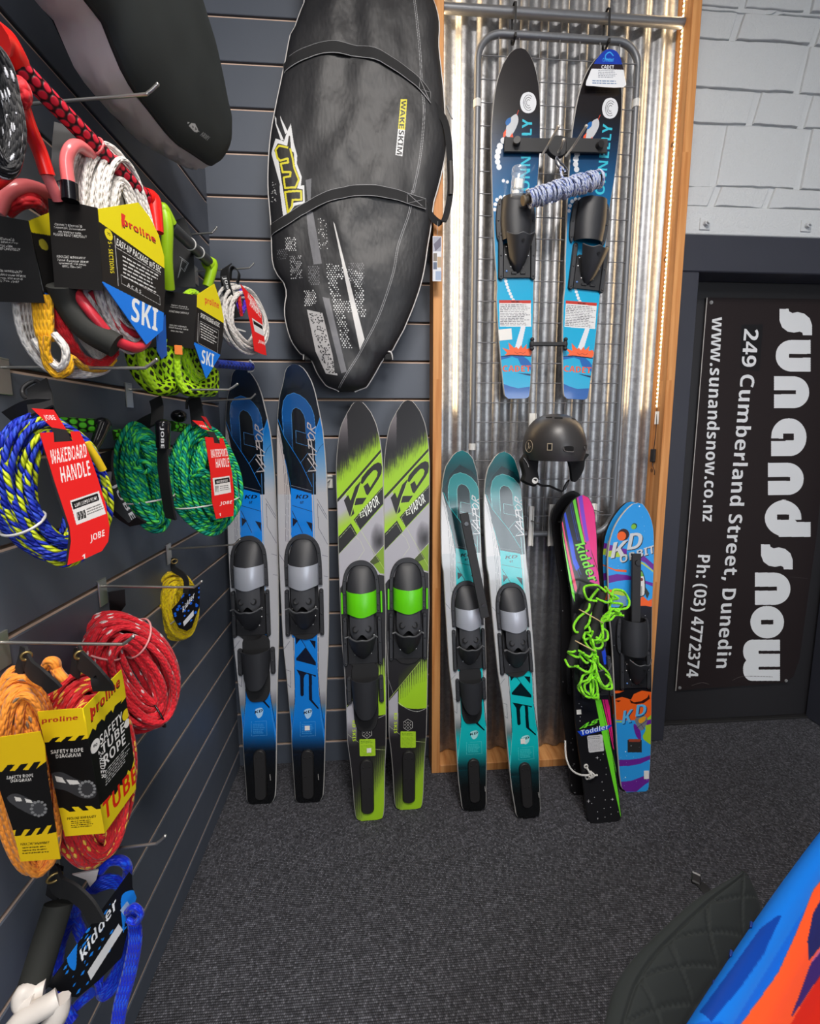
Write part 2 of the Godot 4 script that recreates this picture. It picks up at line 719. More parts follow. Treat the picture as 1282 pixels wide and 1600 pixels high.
func slat_wall(called: String, label: String, from: float, to: float, y0: float, pitch: float, count: int, at: Transform3D) -> void:
	# a backing board, then board after board with a routed slot of bare fibreboard between
	var bk := MB.new()
	bk.box(Vector3((from + to) * 0.5, 1.8, -0.06), Vector3(to - from, 3.6, 0.08))
	var w := struct(called, bk, M["slot"], label, "wall")
	w.transform = at
	var y := y0 - 2.0 * pitch
	for i in count + 2:
		var lo := maxf(0.0, y + 0.005)
		var hi := y + pitch - 0.006
		var p := MB.new()
		p.box(Vector3((from + to) * 0.5, (lo + hi) * 0.5, -0.008), Vector3(to - from, hi - lo, 0.016), 0.0018)
		put("slat_panel", p, M["wall paint %d" % (i % 3)], w)
		var lip := MB.new()          # the bare edge below each board
		lip.box(Vector3((from + to) * 0.5, hi + 0.0022, -0.011), Vector3(to - from, 0.0045, 0.016))
		put("groove_lip", lip, M["bare edge"], w)
		y += pitch

func build_room() -> void:
	var fl := MB.new()
	fl.box(Vector3(1.3, -0.05, 0.9), Vector3(4.6, 0.1, 6.4))
	struct("floor", fl, carpet(), "dark charcoal loop carpet covering the shop floor", "floor")
	plain("ceiling", rgb(205, 206, 205), 0.9)
	var ce := MB.new()
	ce.box(Vector3(1.3, 3.65, 0.9), Vector3(4.6, 0.1, 6.4))
	struct("ceiling", ce, M["ceiling"], "plain pale shop ceiling above the picture", "ceiling")
	plain("far paint", rgb(150, 148, 145), 0.9)
	var wr := MB.new()
	wr.box(Vector3(3.55, 1.8, 0.9), Vector3(0.1, 3.6, 6.4))
	struct("wall_right", wr, M["far paint"], "plain wall on the far right side of the shop", "wall")
	var wf := MB.new()
	wf.box(Vector3(1.3, 1.8, 4.05), Vector3(4.6, 3.6, 0.1))
	struct("wall_front", wf, M["far paint"], "plain wall behind the visitor", "wall")
	# slatted walls
	for i in 3:
		var pm := plain("wall paint %d" % i, rgb(80 + i * 2, 86 + i * 2, 97 + i * 2), 0.55)
		pm.roughness_texture = noise_tex(0.03, Color(0.8, 0.8, 0.8), Color(1, 1, 1), 256, 4 + i)
		pm.uv1_triplanar = true
	plain("slot", rgb(126, 100, 82), 0.8)
	plain("bare edge", rgb(214, 186, 166), 0.75)
	slat_wall("wall_back", "dark slate grey slatted wall behind the tall skis, with bare tan grooves", -0.64, 0.228, 0.247, 0.15, 22, Transform3D(Basis(), Vector3(0, 0, WZ)))
	slat_wall("wall_left", "dark slate grey slatted wall on the left that carries the rope hooks", -4.0, 1.9, 0.223, 0.15, 22, Transform3D(Basis(Vector3.UP, PI / 2), Vector3(WX, 0, 0)))
	# masonry on the right
	var bw := MB.new()
	bw.box(Vector3(2.4, 2.96, -1.965), Vector3(2.45, 1.3, 0.15))
	var masonry := plain("white masonry", rgb(202, 205, 207), 0.85)
	masonry.normal_enabled = true
	var nt := noise_tex(0.06, Color.BLACK, Color.WHITE, 256, 9)
	nt.as_normal_map = true
	nt.bump_strength = 3.0
	masonry.normal_texture = nt
	masonry.normal_scale = 0.5
	masonry.uv1_triplanar = true
	masonry.uv1_scale = Vector3(5, 5, 5)
	var wall := struct("wall_far", bw, masonry, "white painted block wall above the dark door", "wall")
	var beds := [on_back(1150, 324, -1.88).y, on_back(1150, 292, -1.88).y, on_back(1150, 194, -1.88).y, on_back(1150, 140, -1.88).y, on_back(1150, 62, -1.88).y, on_back(1150, 18, -1.88).y, 3.1, 3.3, 3.45, 3.6]
	var cuts := [[1127, 1212], [1128, 1262], [1177, 1258], [1246], [1140, 1262], [1200], [1150, 1250], [1200], [1150]]
	var wob := FastNoiseLite.new()
	wob.frequency = 14.0
	for r in beds.size() - 1:
		var xs := [1.17]
		for c in cuts[r]:
			xs.append(on_back(c, 200, -1.88).x)
		xs.append_array([2.25, 2.7, 3.1, 3.5])
		for i in xs.size() - 1:
			var o := PackedVector2Array()
			var x0: float = xs[i] + 0.0018
			var x1: float = xs[i + 1] - 0.0018
			var b0: float = beds[r] + 0.002
			var b1: float = beds[r + 1] - 0.002
			if i == 0 and r == 1:
				b0 -= 0.006
			var nn := maxi(3, int((x1 - x0) / 0.025))
			for k in nn:
				var x := lerpf(x0, x1, float(k) / nn)
				o.append(Vector2(x, b0 + 0.004 * wob.get_noise_2d(x, r * 3.0) + 0.006 * wob.get_noise_2d(x * 0.2, r)))
			for k in nn:
				var x := lerpf(x1, x0, float(k) / nn)
				o.append(Vector2(x, b1 + 0.004 * wob.get_noise_2d(x, r * 3.0 + 50.0) + 0.006 * wob.get_noise_2d(x * 0.2, r + 1)))
			var b := MB.new()
			b.plate(o, -1.9, -1.880 + rng.randf_range(-0.004, 0.003), 0.004)
			put("block", b, masonry, wall)
	# white beam over the door, with plates and bolts
	var y_lin := on_back(1069, 366, -1.875).y
	var be := MB.new()
	be.box(Vector3(2.34, (y_lin + beds[0]) * 0.5, -1.90), Vector3(2.32, beds[0] - y_lin - 0.003, 0.05), 0.003)
	var beam := struct("trim_1", be, masonry, "white painted beam with bolted square plates above the door lintel", "beam")
	for px in [1102, 1260]:
		var c := on_back(px, 350 + (px - 1100) * 0.02, -1.873)
		var pl := MB.new()
		pl.box(Vector3(c.x, c.y, -1.873), Vector3(0.045, 0.045, 0.006), 0.001)
		put("square_plate", pl, masonry, beam)
		var bo := MB.new()
		bo.x = Transform3D(Basis(), Vector3(c.x, c.y, -1.87))
		bo.disc(Vector3(), 0.011, 0.014, 6)
		bo.disc(Vector3(), 0.006, 0.022, 8)
		put("bolt", bo, masonry, beam)
	var ds := plain("door black", rgb(54, 56, 66), 0.5)
	ds.roughness_texture = noise_tex(0.02, Color(0.75, 0.75, 0.75), Color(1, 1, 1), 256, 21)
	ds.uv1_triplanar = true
	var li := MB.new()
	var y_open := on_back(1092, 425, -1.875).y
	li.box(Vector3(2.33, (y_lin + y_open) * 0.5, -1.93), Vector3(2.32, y_lin - y_open, 0.12), 0.004)
	struct("trim_2", li, ds, "wide dark grey lintel painted over the door opening", "lintel")
	var jl := MB.new()
	jl.box(Vector3(1.262, y_open * 0.5, -1.93), Vector3(0.166, y_open - 0.002, 0.12), 0.004)
	struct("trim_3", jl, ds, "dark grey door jamb beside the timber display frame", "door jamb")
	var jr := MB.new()
	jr.box(Vector3(2.85, y_open * 0.5, -1.93), Vector3(1.32, y_open - 0.002, 0.12), 0.004)
	struct("trim_4", jr, ds, "dark jamb and wall to the right of the door at the picture edge", "door jamb")
	var dl := MB.new()
	dl.box(Vector3(1.78, 1.075, -2.02), Vector3(0.87, 2.13, 0.045), 0.003)
	var door := struct("door_1", dl, plain("door leaf", rgb(36, 35, 38), 0.5), "dark flush door behind the rotated shop banner", "door")
	var sill := MB.new()
	sill.box(Vector3(1.78, 0.005, -2.0), Vector3(0.87, 0.01, 0.05), 0.002)
	put("threshold", sill, plain("threshold", rgb(24, 23, 24), 0.7), door)
	var bb := MB.new()
	bb.box(Vector3(1.43, 1.8, -2.15), Vector3(4.3, 3.7, 0.1))
	struct("wall_behind", bb, M["far paint"], "plain wall behind the display and the door", "wall")

# ---------------------------------------------------------------- timber frame, corrugated sheet, light strips, rack
func wood() -> StandardMaterial3D:
	if M.has("pine"):
		return M["pine"]
	var im := Image.create(128, 512, false, Image.FORMAT_RGB8)
	var n := FastNoiseLite.new()
	n.frequency = 0.02
	n.fractal_octaves = 3
	for y in 512:
		for x in 128:
			var g := n.get_noise_2d(x * 5.0 + 6.0 * n.get_noise_2d(x * 0.3, y * 0.35), y * 0.12)
			var c := rgb(214, 154, 96).lerp(rgb(188, 122, 68), clampf(0.4 + g * 1.1, 0.0, 1.0))
			im.set_pixel(x, y, c)
	var m := printed("pine", im, 0.5)
	m.uv1_triplanar = true
	m.uv1_scale = Vector3(4, 1.2, 4)
	return m

func build_display() -> void:
	var zf := -1.75
	var xl := 0.234
	var xr := 1.172
	var t := thing("corrugated_display", "tall orange pine frame standing on the carpet around a corrugated iron sheet", "display frame")
	var w := wood()
	for s in [[xl, "l"], [xr, "r"]]:
		var b := MB.new()
		b.box(Vector3(s[0], 1.75, (zf - 1.872) * 0.5), Vector3(0.035, 3.5, 0.122), 0.002)
		var st := put("stile", b, w, t)
		if s[1] == "r":
			for px in [[1051, 226], [1040, 405], [1031, 574], [1019, 735]]:
				var d := ray(px[0], px[1])
				var p := EYE + d * ((xr - 0.0175) / d.x)
				var kn := MB.new()
				kn.x = Transform3D(Basis(Vector3(0, 0, 1), Vector3(0, 1, 0), Vector3(-1, 0, 0)), p)
				kn.disc(Vector3(0, 0, -0.004), 0.009, 0.0045, 12)
				put("screw_plug", kn, plain("plug", rgb(120, 76, 40), 0.7), st)
	var r := MB.new()
	r.box(Vector3((xl + xr) * 0.5, 0.018, (zf - 1.872) * 0.5), Vector3(xr - xl - 0.035, 0.036, 0.122), 0.002)
	put("bottom_rail", r, w, t)
	# corrugated sheet
	var iron := plain("galvanised", rgb(196, 197, 199), 0.52, 0.85)
	var nz := FastNoiseLite.new()
	nz.noise_type = FastNoiseLite.TYPE_CELLULAR
	nz.cellular_return_type = FastNoiseLite.RETURN_CELL_VALUE
	nz.frequency = 0.07
	var im := Image.create(256, 256, false, Image.FORMAT_RGB8)
	var im2 := Image.create(256, 256, false, Image.FORMAT_RGB8)
	for y in 256:
		for x in 256:
			var g := nz.get_noise_2d(x, y) * 0.5 + 0.5
			g = clampf(g * 0.7 + 0.3 * float(hash(Vector2i(x, y)) % 100) / 100.0, 0.0, 1.0)
			im.set_pixel(x, y, Color(0.66 + 0.34 * g, 0.66 + 0.34 * g, 0.67 + 0.33 * g))
			im2.set_pixel(x, y, Color(0.7 + 0.3 * g, 0.7 + 0.3 * g, 0.7 + 0.3 * g))
	iron.albedo_texture = ImageTexture.create_from_image(im)
	iron.roughness_texture = ImageTexture.create_from_image(im2)
	iron.uv1_triplanar = true
	iron.uv1_scale = Vector3(3.6, 3.6, 3.6)
	var sh := MB.new()
	var rows := []
	for i in 8:
		var line := PackedVector3Array()
		var y := lerpf(0.04, 3.4, i / 7.0)
		for k in 241:
			var x := lerpf(xl + 0.018, xr - 0.018, k / 240.0)
			var a := fposmod((x - 0.262) / 0.076, 1.0)
			var z := cos(TAU * a)
			line.append(Vector3(x, y, -1.838 + 0.0085 * (z - 0.25 * z * z * z) * 1.3))
		rows.append(line)
	sh.sheet(rows, false, false, false, 0.001)
	put("corrugated_sheet", sh, iron, t)
	# the light strips on the inner faces
	var dm := plain("led diode", Color(1, 1, 1), 0.4)
	dm.emission_enabled = true
	dm.emission = Color(1.0, 0.86, 0.62)
	dm.emission_energy_multiplier = 9.0
	for s in [[xl + 0.0175, 1.0, "left"], [xr - 0.0175, -1.0, "right"]]:
		var y0 := 1.56
		var lt := thing("led_strip", "warm white LED strip glowing down the %s inner side of the pine frame" % s[2], "light strip", Transform3D(Basis(), Vector3(s[0], y0, -1.80)), "LED strips of the display frame")
		var tp := MB.new()
		tp.box(Vector3(s[1] * 0.0012, 0.95, 0), Vector3(0.002, 1.9, 0.010))
		put("tape", tp, plain("led tape", rgb(235, 225, 200), 0.6), lt)
		var di := MB.new()
		for k in 113:
			di.box(Vector3(s[1] * 0.0033, 0.01 + k * 0.0167, 0), Vector3(0.0026, 0.0052, 0.0055), 0.0005)
		put("led_diodes", di, dm, lt)
		var l := AreaLight3D.new()
		l.name = "light"
		l.area_size = Vector2(0.006, 1.9)
		l.area_normalize_energy = true
		l.light_energy = 0.12
		l.light_color = Color(1.0, 0.87, 0.68)
		l.shadow_enabled = true
		l.rotation.y = -PI / 2 if s[1] > 0 else PI / 2
		l.position = Vector3(s[1] * 0.006, 0.95, 0)
		lt.add_child(l)
	# controller, cable and tag on the right stile
	var ct := thing("led_controller", "small dark light strip controller with a looped lead on the right stile", "controller", Transform3D(Basis(), Vector3(xr - 0.0175, 1.385, -1.795)))
	var cb := MB.new()
	cb.box(Vector3(-0.007, -0.02, 0), Vector3(0.013, 0.055, 0.024), 0.003)
	put("case", cb, plain("black plastic", rgb(34, 33, 34), 0.5), ct)
	var cw := MB.new()
	cw.tube(smooth3(pv3([-0.004, 0.175, 0, -0.005, 0.1, 0.006, -0.006, 0.03, 0.004, -0.007, 0.0, 0])), 0.0016, 6)
	cw.tube(smooth3(pv3([-0.007, -0.045, 0, -0.009, -0.065, 0.008, -0.004, -0.085, 0.014, -0.002, -0.1, 0.01])), 0.0014, 6)
	put("lead", cw, M["black plastic"], ct)
	var tg := MB.new()
	tg.box(Vector3(), Vector3(0.0012, 0.052, 0.018), 0.0003)
	whole("lead_tag", tg, plain("paper", rgb(232, 230, 224), 0.7), "small folded white paper tag on the strip lead by the right stile", "tag", Transform3D(Basis(Vector3.UP, 0.6), Vector3(xr - 0.021, 1.52, -1.79)))
	# hanging bar
	var a := on_back(690, 15, -1.80)
	var b2 := on_back(1062, 34, -1.80)
	var y := (a.y + b2.y) * 0.5
	var bar := MB.new()
	bar.rod(Vector3(xl + 0.018, y, -1.80), Vector3(xr - 0.018, y, -1.80), 0.0165, 18)
	var barm := plain("grey tube", rgb(112, 114, 118), 0.4, 0.35)
	whole("hanging_bar", bar, barm, "thick grey round bar fixed across the top of the pine frame", "bar")
	# wire rack
	var z := -1.778
	var p0 := on_back(744, 300, z)
	var p1 := on_back(992, 200, z)
	var x0 := p0.x
	var x1 := p1.x
	var yt := on_back(860, 58, z).y
	var yb := on_back(850, 834, z).y
	var rk := thing("wire_rack", "grey tube framed wire mesh rack hanging from the bar before the corrugated sheet", "rack", Transform3D(Basis(), Vector3(0, yb, z)))
	var rad := 0.085
	var path := PackedVector3Array()
	for cr in [[x1 - rad, yt - yb - rad, 0.0], [x0 + rad, yt - yb - rad, 90.0], [x0 + rad, rad, 180.0], [x1 - rad, rad, 270.0]]:
		for k in 9:
			var an := deg_to_rad(cr[2] + k * 11.25)
			path.append(Vector3(cr[0] + cos(an) * rad, cr[1] + sin(an) * rad, 0))
	var fr := MB.new()
	fr.tube(path, 0.0125, 12, true)
	put("tube_frame", fr, barm, rk)
	var wm := plain("zinc wire", rgb(116, 116, 118), 0.45, 0.25)
	var nx := int((x1 - x0) / 0.078)
	for k in range(1, nx + 1):
		var x := x0 + (x1 - x0) * k / (nx + 1.0)
		var g := MB.new()
		g.rod(Vector3(x, 0.0, 0.003), Vector3(x, yt - yb, 0.003), 0.0019, 6)
		put("wire", g, wm, rk)
	var ny := int((yt - yb) / 0.0785)
	for k in range(1, ny + 1):
		var yy := (yt - yb) * k / (ny + 1.0)
		var g := MB.new()
		g.rod(Vector3(x0, yy, 0.0065), Vector3(x1, yy, 0.0065), 0.0019, 6)
		put("wire", g, wm, rk)
	for s in [[x0, on_back(746, 163, z).y], [x1, on_back(997, 163, z).y], [x0, on_back(739, 698, z).y]]:
		var sl := MB.new()
		sl.rod(Vector3(s[0], s[1] - yb - 0.013, 0), Vector3(s[0], s[1] - yb + 0.013, 0), 0.0142, 14)
		put("sleeve", sl, plain("pale plastic", rgb(205, 204, 200), 0.45), rk)
	# black ties that hang the rack from the bar
	for px in [[803, "left"], [948, "right"]]:
		var c := on_back(px[0], 40, -1.79)
		var h := MB.new()
		var lp := PackedVector3Array()
		for k in 24:
			var an := TAU * k / 24
			var yy := sin(an)
			lp.append(Vector3(0, (y if yy > 0 else yt) + yy * 0.0205, -1.789 + cos(an) * 0.022))
		var rows2 := []
		for q in lp:
			rows2.append(PackedVector3Array([Vector3(c.x - 0.004, q.y, q.z), Vector3(c.x + 0.004, q.y, q.z)]))
		h.sheet(rows2, false, true, false, 0.0015)
		h.box(Vector3(c.x, yt - 0.012, -1.762), Vector3(0.008, 0.014, 0.007), 0.001)
		whole("cable_tie", h, plain("black plastic", rgb(34, 33, 34), 0.5), "black cable tie looped over the grey bar at the rack's %s shoulder" % px[1], "cable tie", Transform3D(), "ties that hang the wire rack")

# ---------------------------------------------------------------- water skis
func lean(base: Vector2, tip: Vector2, z_tip: float) -> Transform3D:      # a ski that stands on the carpet with its tip at depth z_tip
	var b := on_floor(base.x, base.y, 0.004)
	var v := (on_back(tip.x, tip.y, z_tip) - b).normalized()
	return frame(b, v, Vector3.RIGHT.cross(v))

func lean_len(base: Vector2, tip: Vector2, length: float) -> Transform3D:  # the same for a ski whose length is known
	var b := on_floor(base.x, base.y, 0.004)
	var d := ray(tip.x, tip.y)
	var o := EYE - b
	var k := d.dot(d)
	var h := d.dot(o)
	var s := (-h + sqrt(maxf(0.0, h * h - k * (o.dot(o) - length * length)))) / k
	var v := (EYE + d * s - b).normalized()
	return frame(b, v, Vector3.RIGHT.cross(v))

# rows of an outline: y, left, right in the ski's own metres, from edges traced in an enlarged cut-out
func edges(pl: Transform3D, l: Array, r: Array) -> Array:
	var L := PackedVector2Array()
	var R := PackedVector2Array()
	for k in 2:
		for c in (l if k == 0 else r):
			for i in range(3, c.size(), 2):
				var q := flat(pl, c[0] + c[i] / c[2], c[1] + c[i + 1] / c[2])
				if k == 0:
					L.append(q)
				else:
					R.append(q)
	return [L, R]

func edge_x(p: PackedVector2Array, y: float) -> float:      # p runs from the tip down
	for i in p.size() - 1:
		if y <= p[i].y and y >= p[i + 1].y:
			var u := (p[i].y - y) / maxf(1e-6, p[i].y - p[i + 1].y)
			var a := p[maxi(i - 1, 0)]
			var d := p[mini(i + 2, p.size() - 1)]
			return Vector2(p[i].x, 0).cubic_interpolate(Vector2(p[i + 1].x, 0), Vector2(a.x, 0), Vector2(d.x, 0), u).x
	return p[p.size() - 1].x if y < p[p.size() - 1].y else p[0].x

# board of the given outline, its tip bent forward; returns [deck, edge] meshes
func board(L: PackedVector2Array, R: PackedVector2Array, rect: Rect2, th := 0.013, rise := 0.05) -> Array:
	var top := maxf(L[0].y, R[0].y)
	var bot := minf(L[L.size() - 1].y, R[R.size() - 1].y)
	var ys := PackedFloat32Array()
	for i in 14:
		ys.append(top - (top - bot) * 0.10 * pow(i / 14.0, 2.0))
	for i in 46:
		ys.append(lerpf(top - (top - bot) * 0.10, bot + 0.03, i / 45.0))
	for i in range(1, 8):
		ys.append(lerpf(bot + 0.03, bot, i / 7.0))
	var deck := []
	var uvs := []
	var ring := []
	for y in ys:
		var xl := edge_x(L, y)
		var xr := edge_x(R, y)
		if xr < xl + 0.001:
			var m := (xl + xr) * 0.5
			xl = m - 0.0005
			xr = m + 0.0005
		var u := maxf(0.0, (y - (top - 0.24 * (top - bot))) / (0.24 * (top - bot)))
		var z := rise * u * u
		var b := minf(0.003, (xr - xl) * 0.3)
		var line := PackedVector3Array()
		var tv := PackedVector2Array()
		for k in 5:
			var x := lerpf(xl + b, xr - b, k / 4.0)
			line.append(Vector3(x, y, z))
			tv.append(Vector2((x - rect.position.x) / rect.size.x, 1.0 - (y - rect.position.y) / rect.size.y))
		deck.append(line)
		uvs.append(tv)
		ring.append(PackedVector3Array([Vector3(xl + b, y, z), Vector3(xl, y, z - 0.0025), Vector3(xl, y, z - th + 0.003), Vector3(xl + b * 1.5, y, z - th), Vector3((xl + xr) * 0.5, y, z - th), Vector3(xr - b * 1.5, y, z - th), Vector3(xr, y, z - th + 0.003), Vector3(xr, y, z - 0.0025), Vector3(xr - b, y, z)]))
	var d := MB.new()
	d.sheet(deck, false, false, true, 0.0, uvs)
	var e := MB.new()
	e.sheet(ring, false, false, false)
	for k in [0, ring.size() - 1]:
		var q: PackedVector3Array = ring[k]
		for i in range(1, q.size() - 1):
			e.tri(q[0], q[i], q[i + 1])
	return [d, e]

func rubber() -> StandardMaterial3D:
	var m := plain("black rubber", rgb(40, 41, 45), 0.5)
	return m

func screws(parent: Node3D, spots: Array, z: float, r: float, m: Material, called := "screw") -> void:
	for s in spots:
		var b := MB.new()
		b.x = Transform3D(Basis(), Vector3(s[0], s[1], z))
		b.lathe(PackedVector2Array([Vector2(r, 0), Vector2(r * 0.92, r * 0.45), Vector2(r * 0.5, r * 0.72), Vector2(0.0001, r * 0.75)]), 10)
		b.x = Transform3D(Basis(Vector3.RIGHT, PI / 2), Vector3(s[0], s[1], z)) * Transform3D()
		b.v = PackedVector3Array()
		b.n = PackedVector3Array()
		b.t = PackedVector2Array()
		b.lathe(PackedVector2Array([Vector2(r, 0), Vector2(r * 0.92, r * 0.45), Vector2(r * 0.5, r * 0.72), Vector2(0.0001, r * 0.75)]), 10)
		put(called, b, m, parent)

# an arch of rubber over the foot: half width w(y), height h(y) for rows of y
func arch(rows_: Array, th := 0.0035, n := 17) -> MB:
	var rows := []
	for r in rows_:
		var line := PackedVector3Array()
		for k in n:
			var a := PI * k / (n - 1.0)
			var cx: float = r[3] if r.size() > 3 else 0.0
			var cz := sin(a)
			line.append(Vector3(cx - cos(a) * r[1] * (0.9 + 0.1 * absf(cos(a))), r[0] + (r[4] * (cos(2.0 * a) * 0.5 + 0.5) if r.size() > 4 else 0.0), 0.004 + pow(cz, 0.8) * r[2]))
		rows.append(line)
	var b := MB.new()
	b.sheet(rows, false, false, true, th)
	return b

func rails(parent: Node3D, x: float, y0: float, y1: float, w: float, m: Material) -> void:
	for s in [-1.0, 1.0]:
		var o := PackedVector2Array()
		for k in 9:
			o.append(Vector2(s * x + cos(PI * k / 8.0) * w * 0.5, y1 - w * 0.5 + sin(PI * k / 8.0) * w * 0.5))
		for k in 9:
			o.append(Vector2(s * x - cos(PI * k / 8.0) * w * 0.5, y0 + w * 0.5 - sin(PI * k / 8.0) * w * 0.5))
		var b := MB.new()
		b.plate(o, 0.0, 0.010, 0.003)
		var q := put("side_rail", b, m, parent)
		screws(q, [[s * x, y0 + 0.012], [s * x, (y0 + y1) * 0.52], [s * x, y1 - 0.012]], 0.010, 0.0034, M["dark screw"])

# the outside of a heel cup: narrow at the plate, flaring to a waved rim that stands off the ski
func heel_rows(w0: float, w1: float, y0: float, y1: float, h: float, wing := 0.006) -> Array:
	var rows := []
	for k in 11:
		var u := k / 10.0
		var line := PackedVector3Array()
		for j in 21:
			var x := -1.0 + j / 10.0
			var w := lerpf(w0, w1, pow(u, 0.8)) * (1.0 if u > 0.0 else 0.9)
			line.append(Vector3(x * w, lerpf(y0 + 0.02 * x * x, y1, u) + u * (wing * 2.0 * pow(absf(x), 2.5) + wing * 0.8 * exp(-x * x * 12.0)), 0.008 + h * pow(u, 0.7) - (0.012 + 0.02 * u) * x * x))
		rows.append(line)
	return rows

# adult binding: toe dome in a riveted horseshoe flange, coloured band, tongue with two holes, heel cup; c is the lower edge of the band
func kd_binding(ski: Node3D, c: Vector2, band: StandardMaterial3D, tabs: bool, s := 1.0) -> Node3D:
	plain("dark screw", rgb(70, 70, 72), 0.3, 0.8)
	var steel := plain("bright screw", rgb(230, 230, 228), 0.25, 0.7)
	var rub := rubber()
	var b := Node3D.new()
	b.name = "binding"
	b.position = Vector3(c.x, c.y, 0.001)
	b.scale = Vector3(s, s, s)
	ski.add_child(b, true)
	var pad := MB.new()                 # footbed
	pad.plate(smooth(pv([-0.05, -0.19, 0.05, -0.19, 0.054, 0, 0.046, 0.15, 0, 0.185, -0.046, 0.15, -0.054, 0]), 4), -0.001, 0.006, 0.002)
	put("footbed", pad, plain("footbed", rgb(26, 26, 28), 0.8), b)
	var fo := pv([-0.071, 0.0, -0.073, 0.075, -0.070, 0.13, -0.058, 0.168, -0.036, 0.193, -0.008, 0.203, 0.02, 0.2, 0.046, 0.181, 0.064, 0.147, 0.070, 0.085, 0.071, 0.002])
	var fi := pv([0.056, 0.002, 0.055, 0.08, 0.050, 0.14, 0.036, 0.17, 0.02, 0.18, -0.006, 0.183, -0.03, 0.177, -0.046, 0.158, -0.055, 0.13, -0.057, 0.08, -0.056, 0.0])
	var fl := MB.new()
	var all := smooth(fo, 3, false)
	all.append_array(smooth(fi, 3, false))
	fl.plate(all, 0.0, 0.009, 0.0025)
	var flp := put("toe_flange", fl, plain("flange", rgb(46, 47, 51), 0.5), b)
	screws(flp, [[-0.045, 0.178], [0.041, 0.178], [-0.064, 0.128], [0.06, 0.13], [-0.0645, 0.076], [0.0635, 0.078], [-0.0645, 0.03], [0.0635, 0.032], [-0.0645, 0.008], [0.0635, 0.012]], 0.009, 0.0032, M["dark screw"])
	var dome := []
	for k in 15:
		var u := k / 14.0
		var y := lerpf(0.184, 0.072, u)
		var e := sqrt(clampf(1.0 - pow(1.0 - u, 2.4), 0.0, 1.0))
		dome.append([y, 0.016 + 0.041 * e, 0.002 + 0.052 * pow(u, 0.75)])
	put("toe_piece", arch(dome), rub, b)
	var bd := []
	for k in 9:
		var u := k / 8.0
		bd.append([lerpf(0.084, 0.004, u), 0.0575, 0.0555 + 0.004 * sin(PI * u), 0.0, lerpf(0.008, -0.004, u)])
	# its lower edge is waved: the ends and the middle stand higher
	var rows := []
	for k in 9:
		var u := k / 8.0
		var line := PackedVector3Array()
		for j in 21:
			var a := PI * j / 20.0
			var x := -cos(a)
			var wave := 0.006 * cos(2.0 * TAU * (x * 0.5 + 0.5) * 0.5 * 2.0 / 2.0) * u
			line.append(Vector3(x * 0.0575, lerpf(0.084 + 0.006 * absf(x), 0.001 + wave, u), 0.005 + pow(sin(a), 0.75) * (0.0545 + 0.004 * sin(PI * u))))
		rows.append(line)
	var bm := MB.new()
	bm.sheet(rows, false, false, true, 0.003)
	put("band", bm, band, b)
	var rib := MB.new()
	rib.tube(PackedVector3Array([Vector3(0, 0.082, 0.0595), Vector3(0, 0.045, 0.0628), Vector3(0, 0.004, 0.0595)]), 0.0012, 6)
	put("band_rib", rib, band, b)
	if tabs:
		for sx in [-1.0, 1.0]:
			var tb := MB.new()
			tb.box(Vector3(sx * 0.0755, 0.042, 0.005), Vector3(0.007, 0.082, 0.009), 0.002)
			put("band_tab", tb, band, b)
	# tongue
	var tr := []
	for k in 11:
		var u := k / 10.0
		var line := PackedVector3Array()
		var hw := 0.045 * (1.0 - 0.22 * pow(maxf(0.0, u - 0.7) / 0.3, 2.0))
		for j in 15:
			var x := -1.0 + j / 7.0
			line.append(Vector3(x * hw, lerpf(0.02, -0.08, u) + u * u * 0.011 * cos(PI * x * 1.3), lerpf(0.058, 0.05, u) - 0.02 * x * x))
		tr.append(line)
	var tm := MB.new()
	tm.sheet(tr, false, false, true, 0.004)
	var tongue := put("tongue", tm, plain("tongue", rgb(66, 67, 71), 0.55), b)
	for sx in [-1.0, 1.0]:
		var ho := MB.new()
		ho.x = Transform3D(Basis(Vector3.RIGHT, PI / 2 - 0.2).rotated(Vector3.BACK, 0.0), Vector3(sx * 0.0235, -0.048, 0.0485))
		ho.lathe(PackedVector2Array([Vector2(0.0125, -0.0015), Vector2(0.0115, 0.0015), Vector2(0.0095, 0.0018), Vector2(0.0085, -0.004), Vector2(0.0001, -0.0042)]), 16)
		put("eyelet", ho, plain("eyelet", rgb(16, 16, 18), 0.6), tongue)
	# base plate, rails, heel cup
	var ba := MB.new()
	ba.plate(pv([-0.056, -0.19, 0.056, -0.19, 0.058, -0.08, 0.05, -0.012, -0.05, -0.012, -0.058, -0.08]), 0.0, 0.0075, 0.002)
	put("heel_plate", ba, plain("heel plate", rgb(30, 30, 33), 0.45), b)
	rails(b, 0.066, -0.198, -0.012, 0.0165, plain("flange", rgb(46, 47, 51), 0.5))
	var cup := heel_rows(0.031, 0.05, -0.168, -0.086, 0.074)
	var cm := MB.new()
	cm.sheet(cup, false, false, true, 0.004)
	var heel := put("heel_cup", cm, rub, b)
	var rim := MB.new()
	var rl := PackedVector3Array([Vector3(-0.064, -0.077, 0.055)])
	rl.append_array(cup[10])
	rl.append(Vector3(0.058, -0.08, 0.055))
	rim.tube(rl, 0.0036, 8)
	put("rim", rim, plain("rim rubber", rgb(74, 75, 78), 0.42), heel)
	screws(b, [[0.044, -0.083], [0.042, -0.118], [0.032, -0.152], [0.002, -0.167], [-0.03, -0.154], [-0.046, -0.088]], 0.0075, 0.003, steel)
	return b

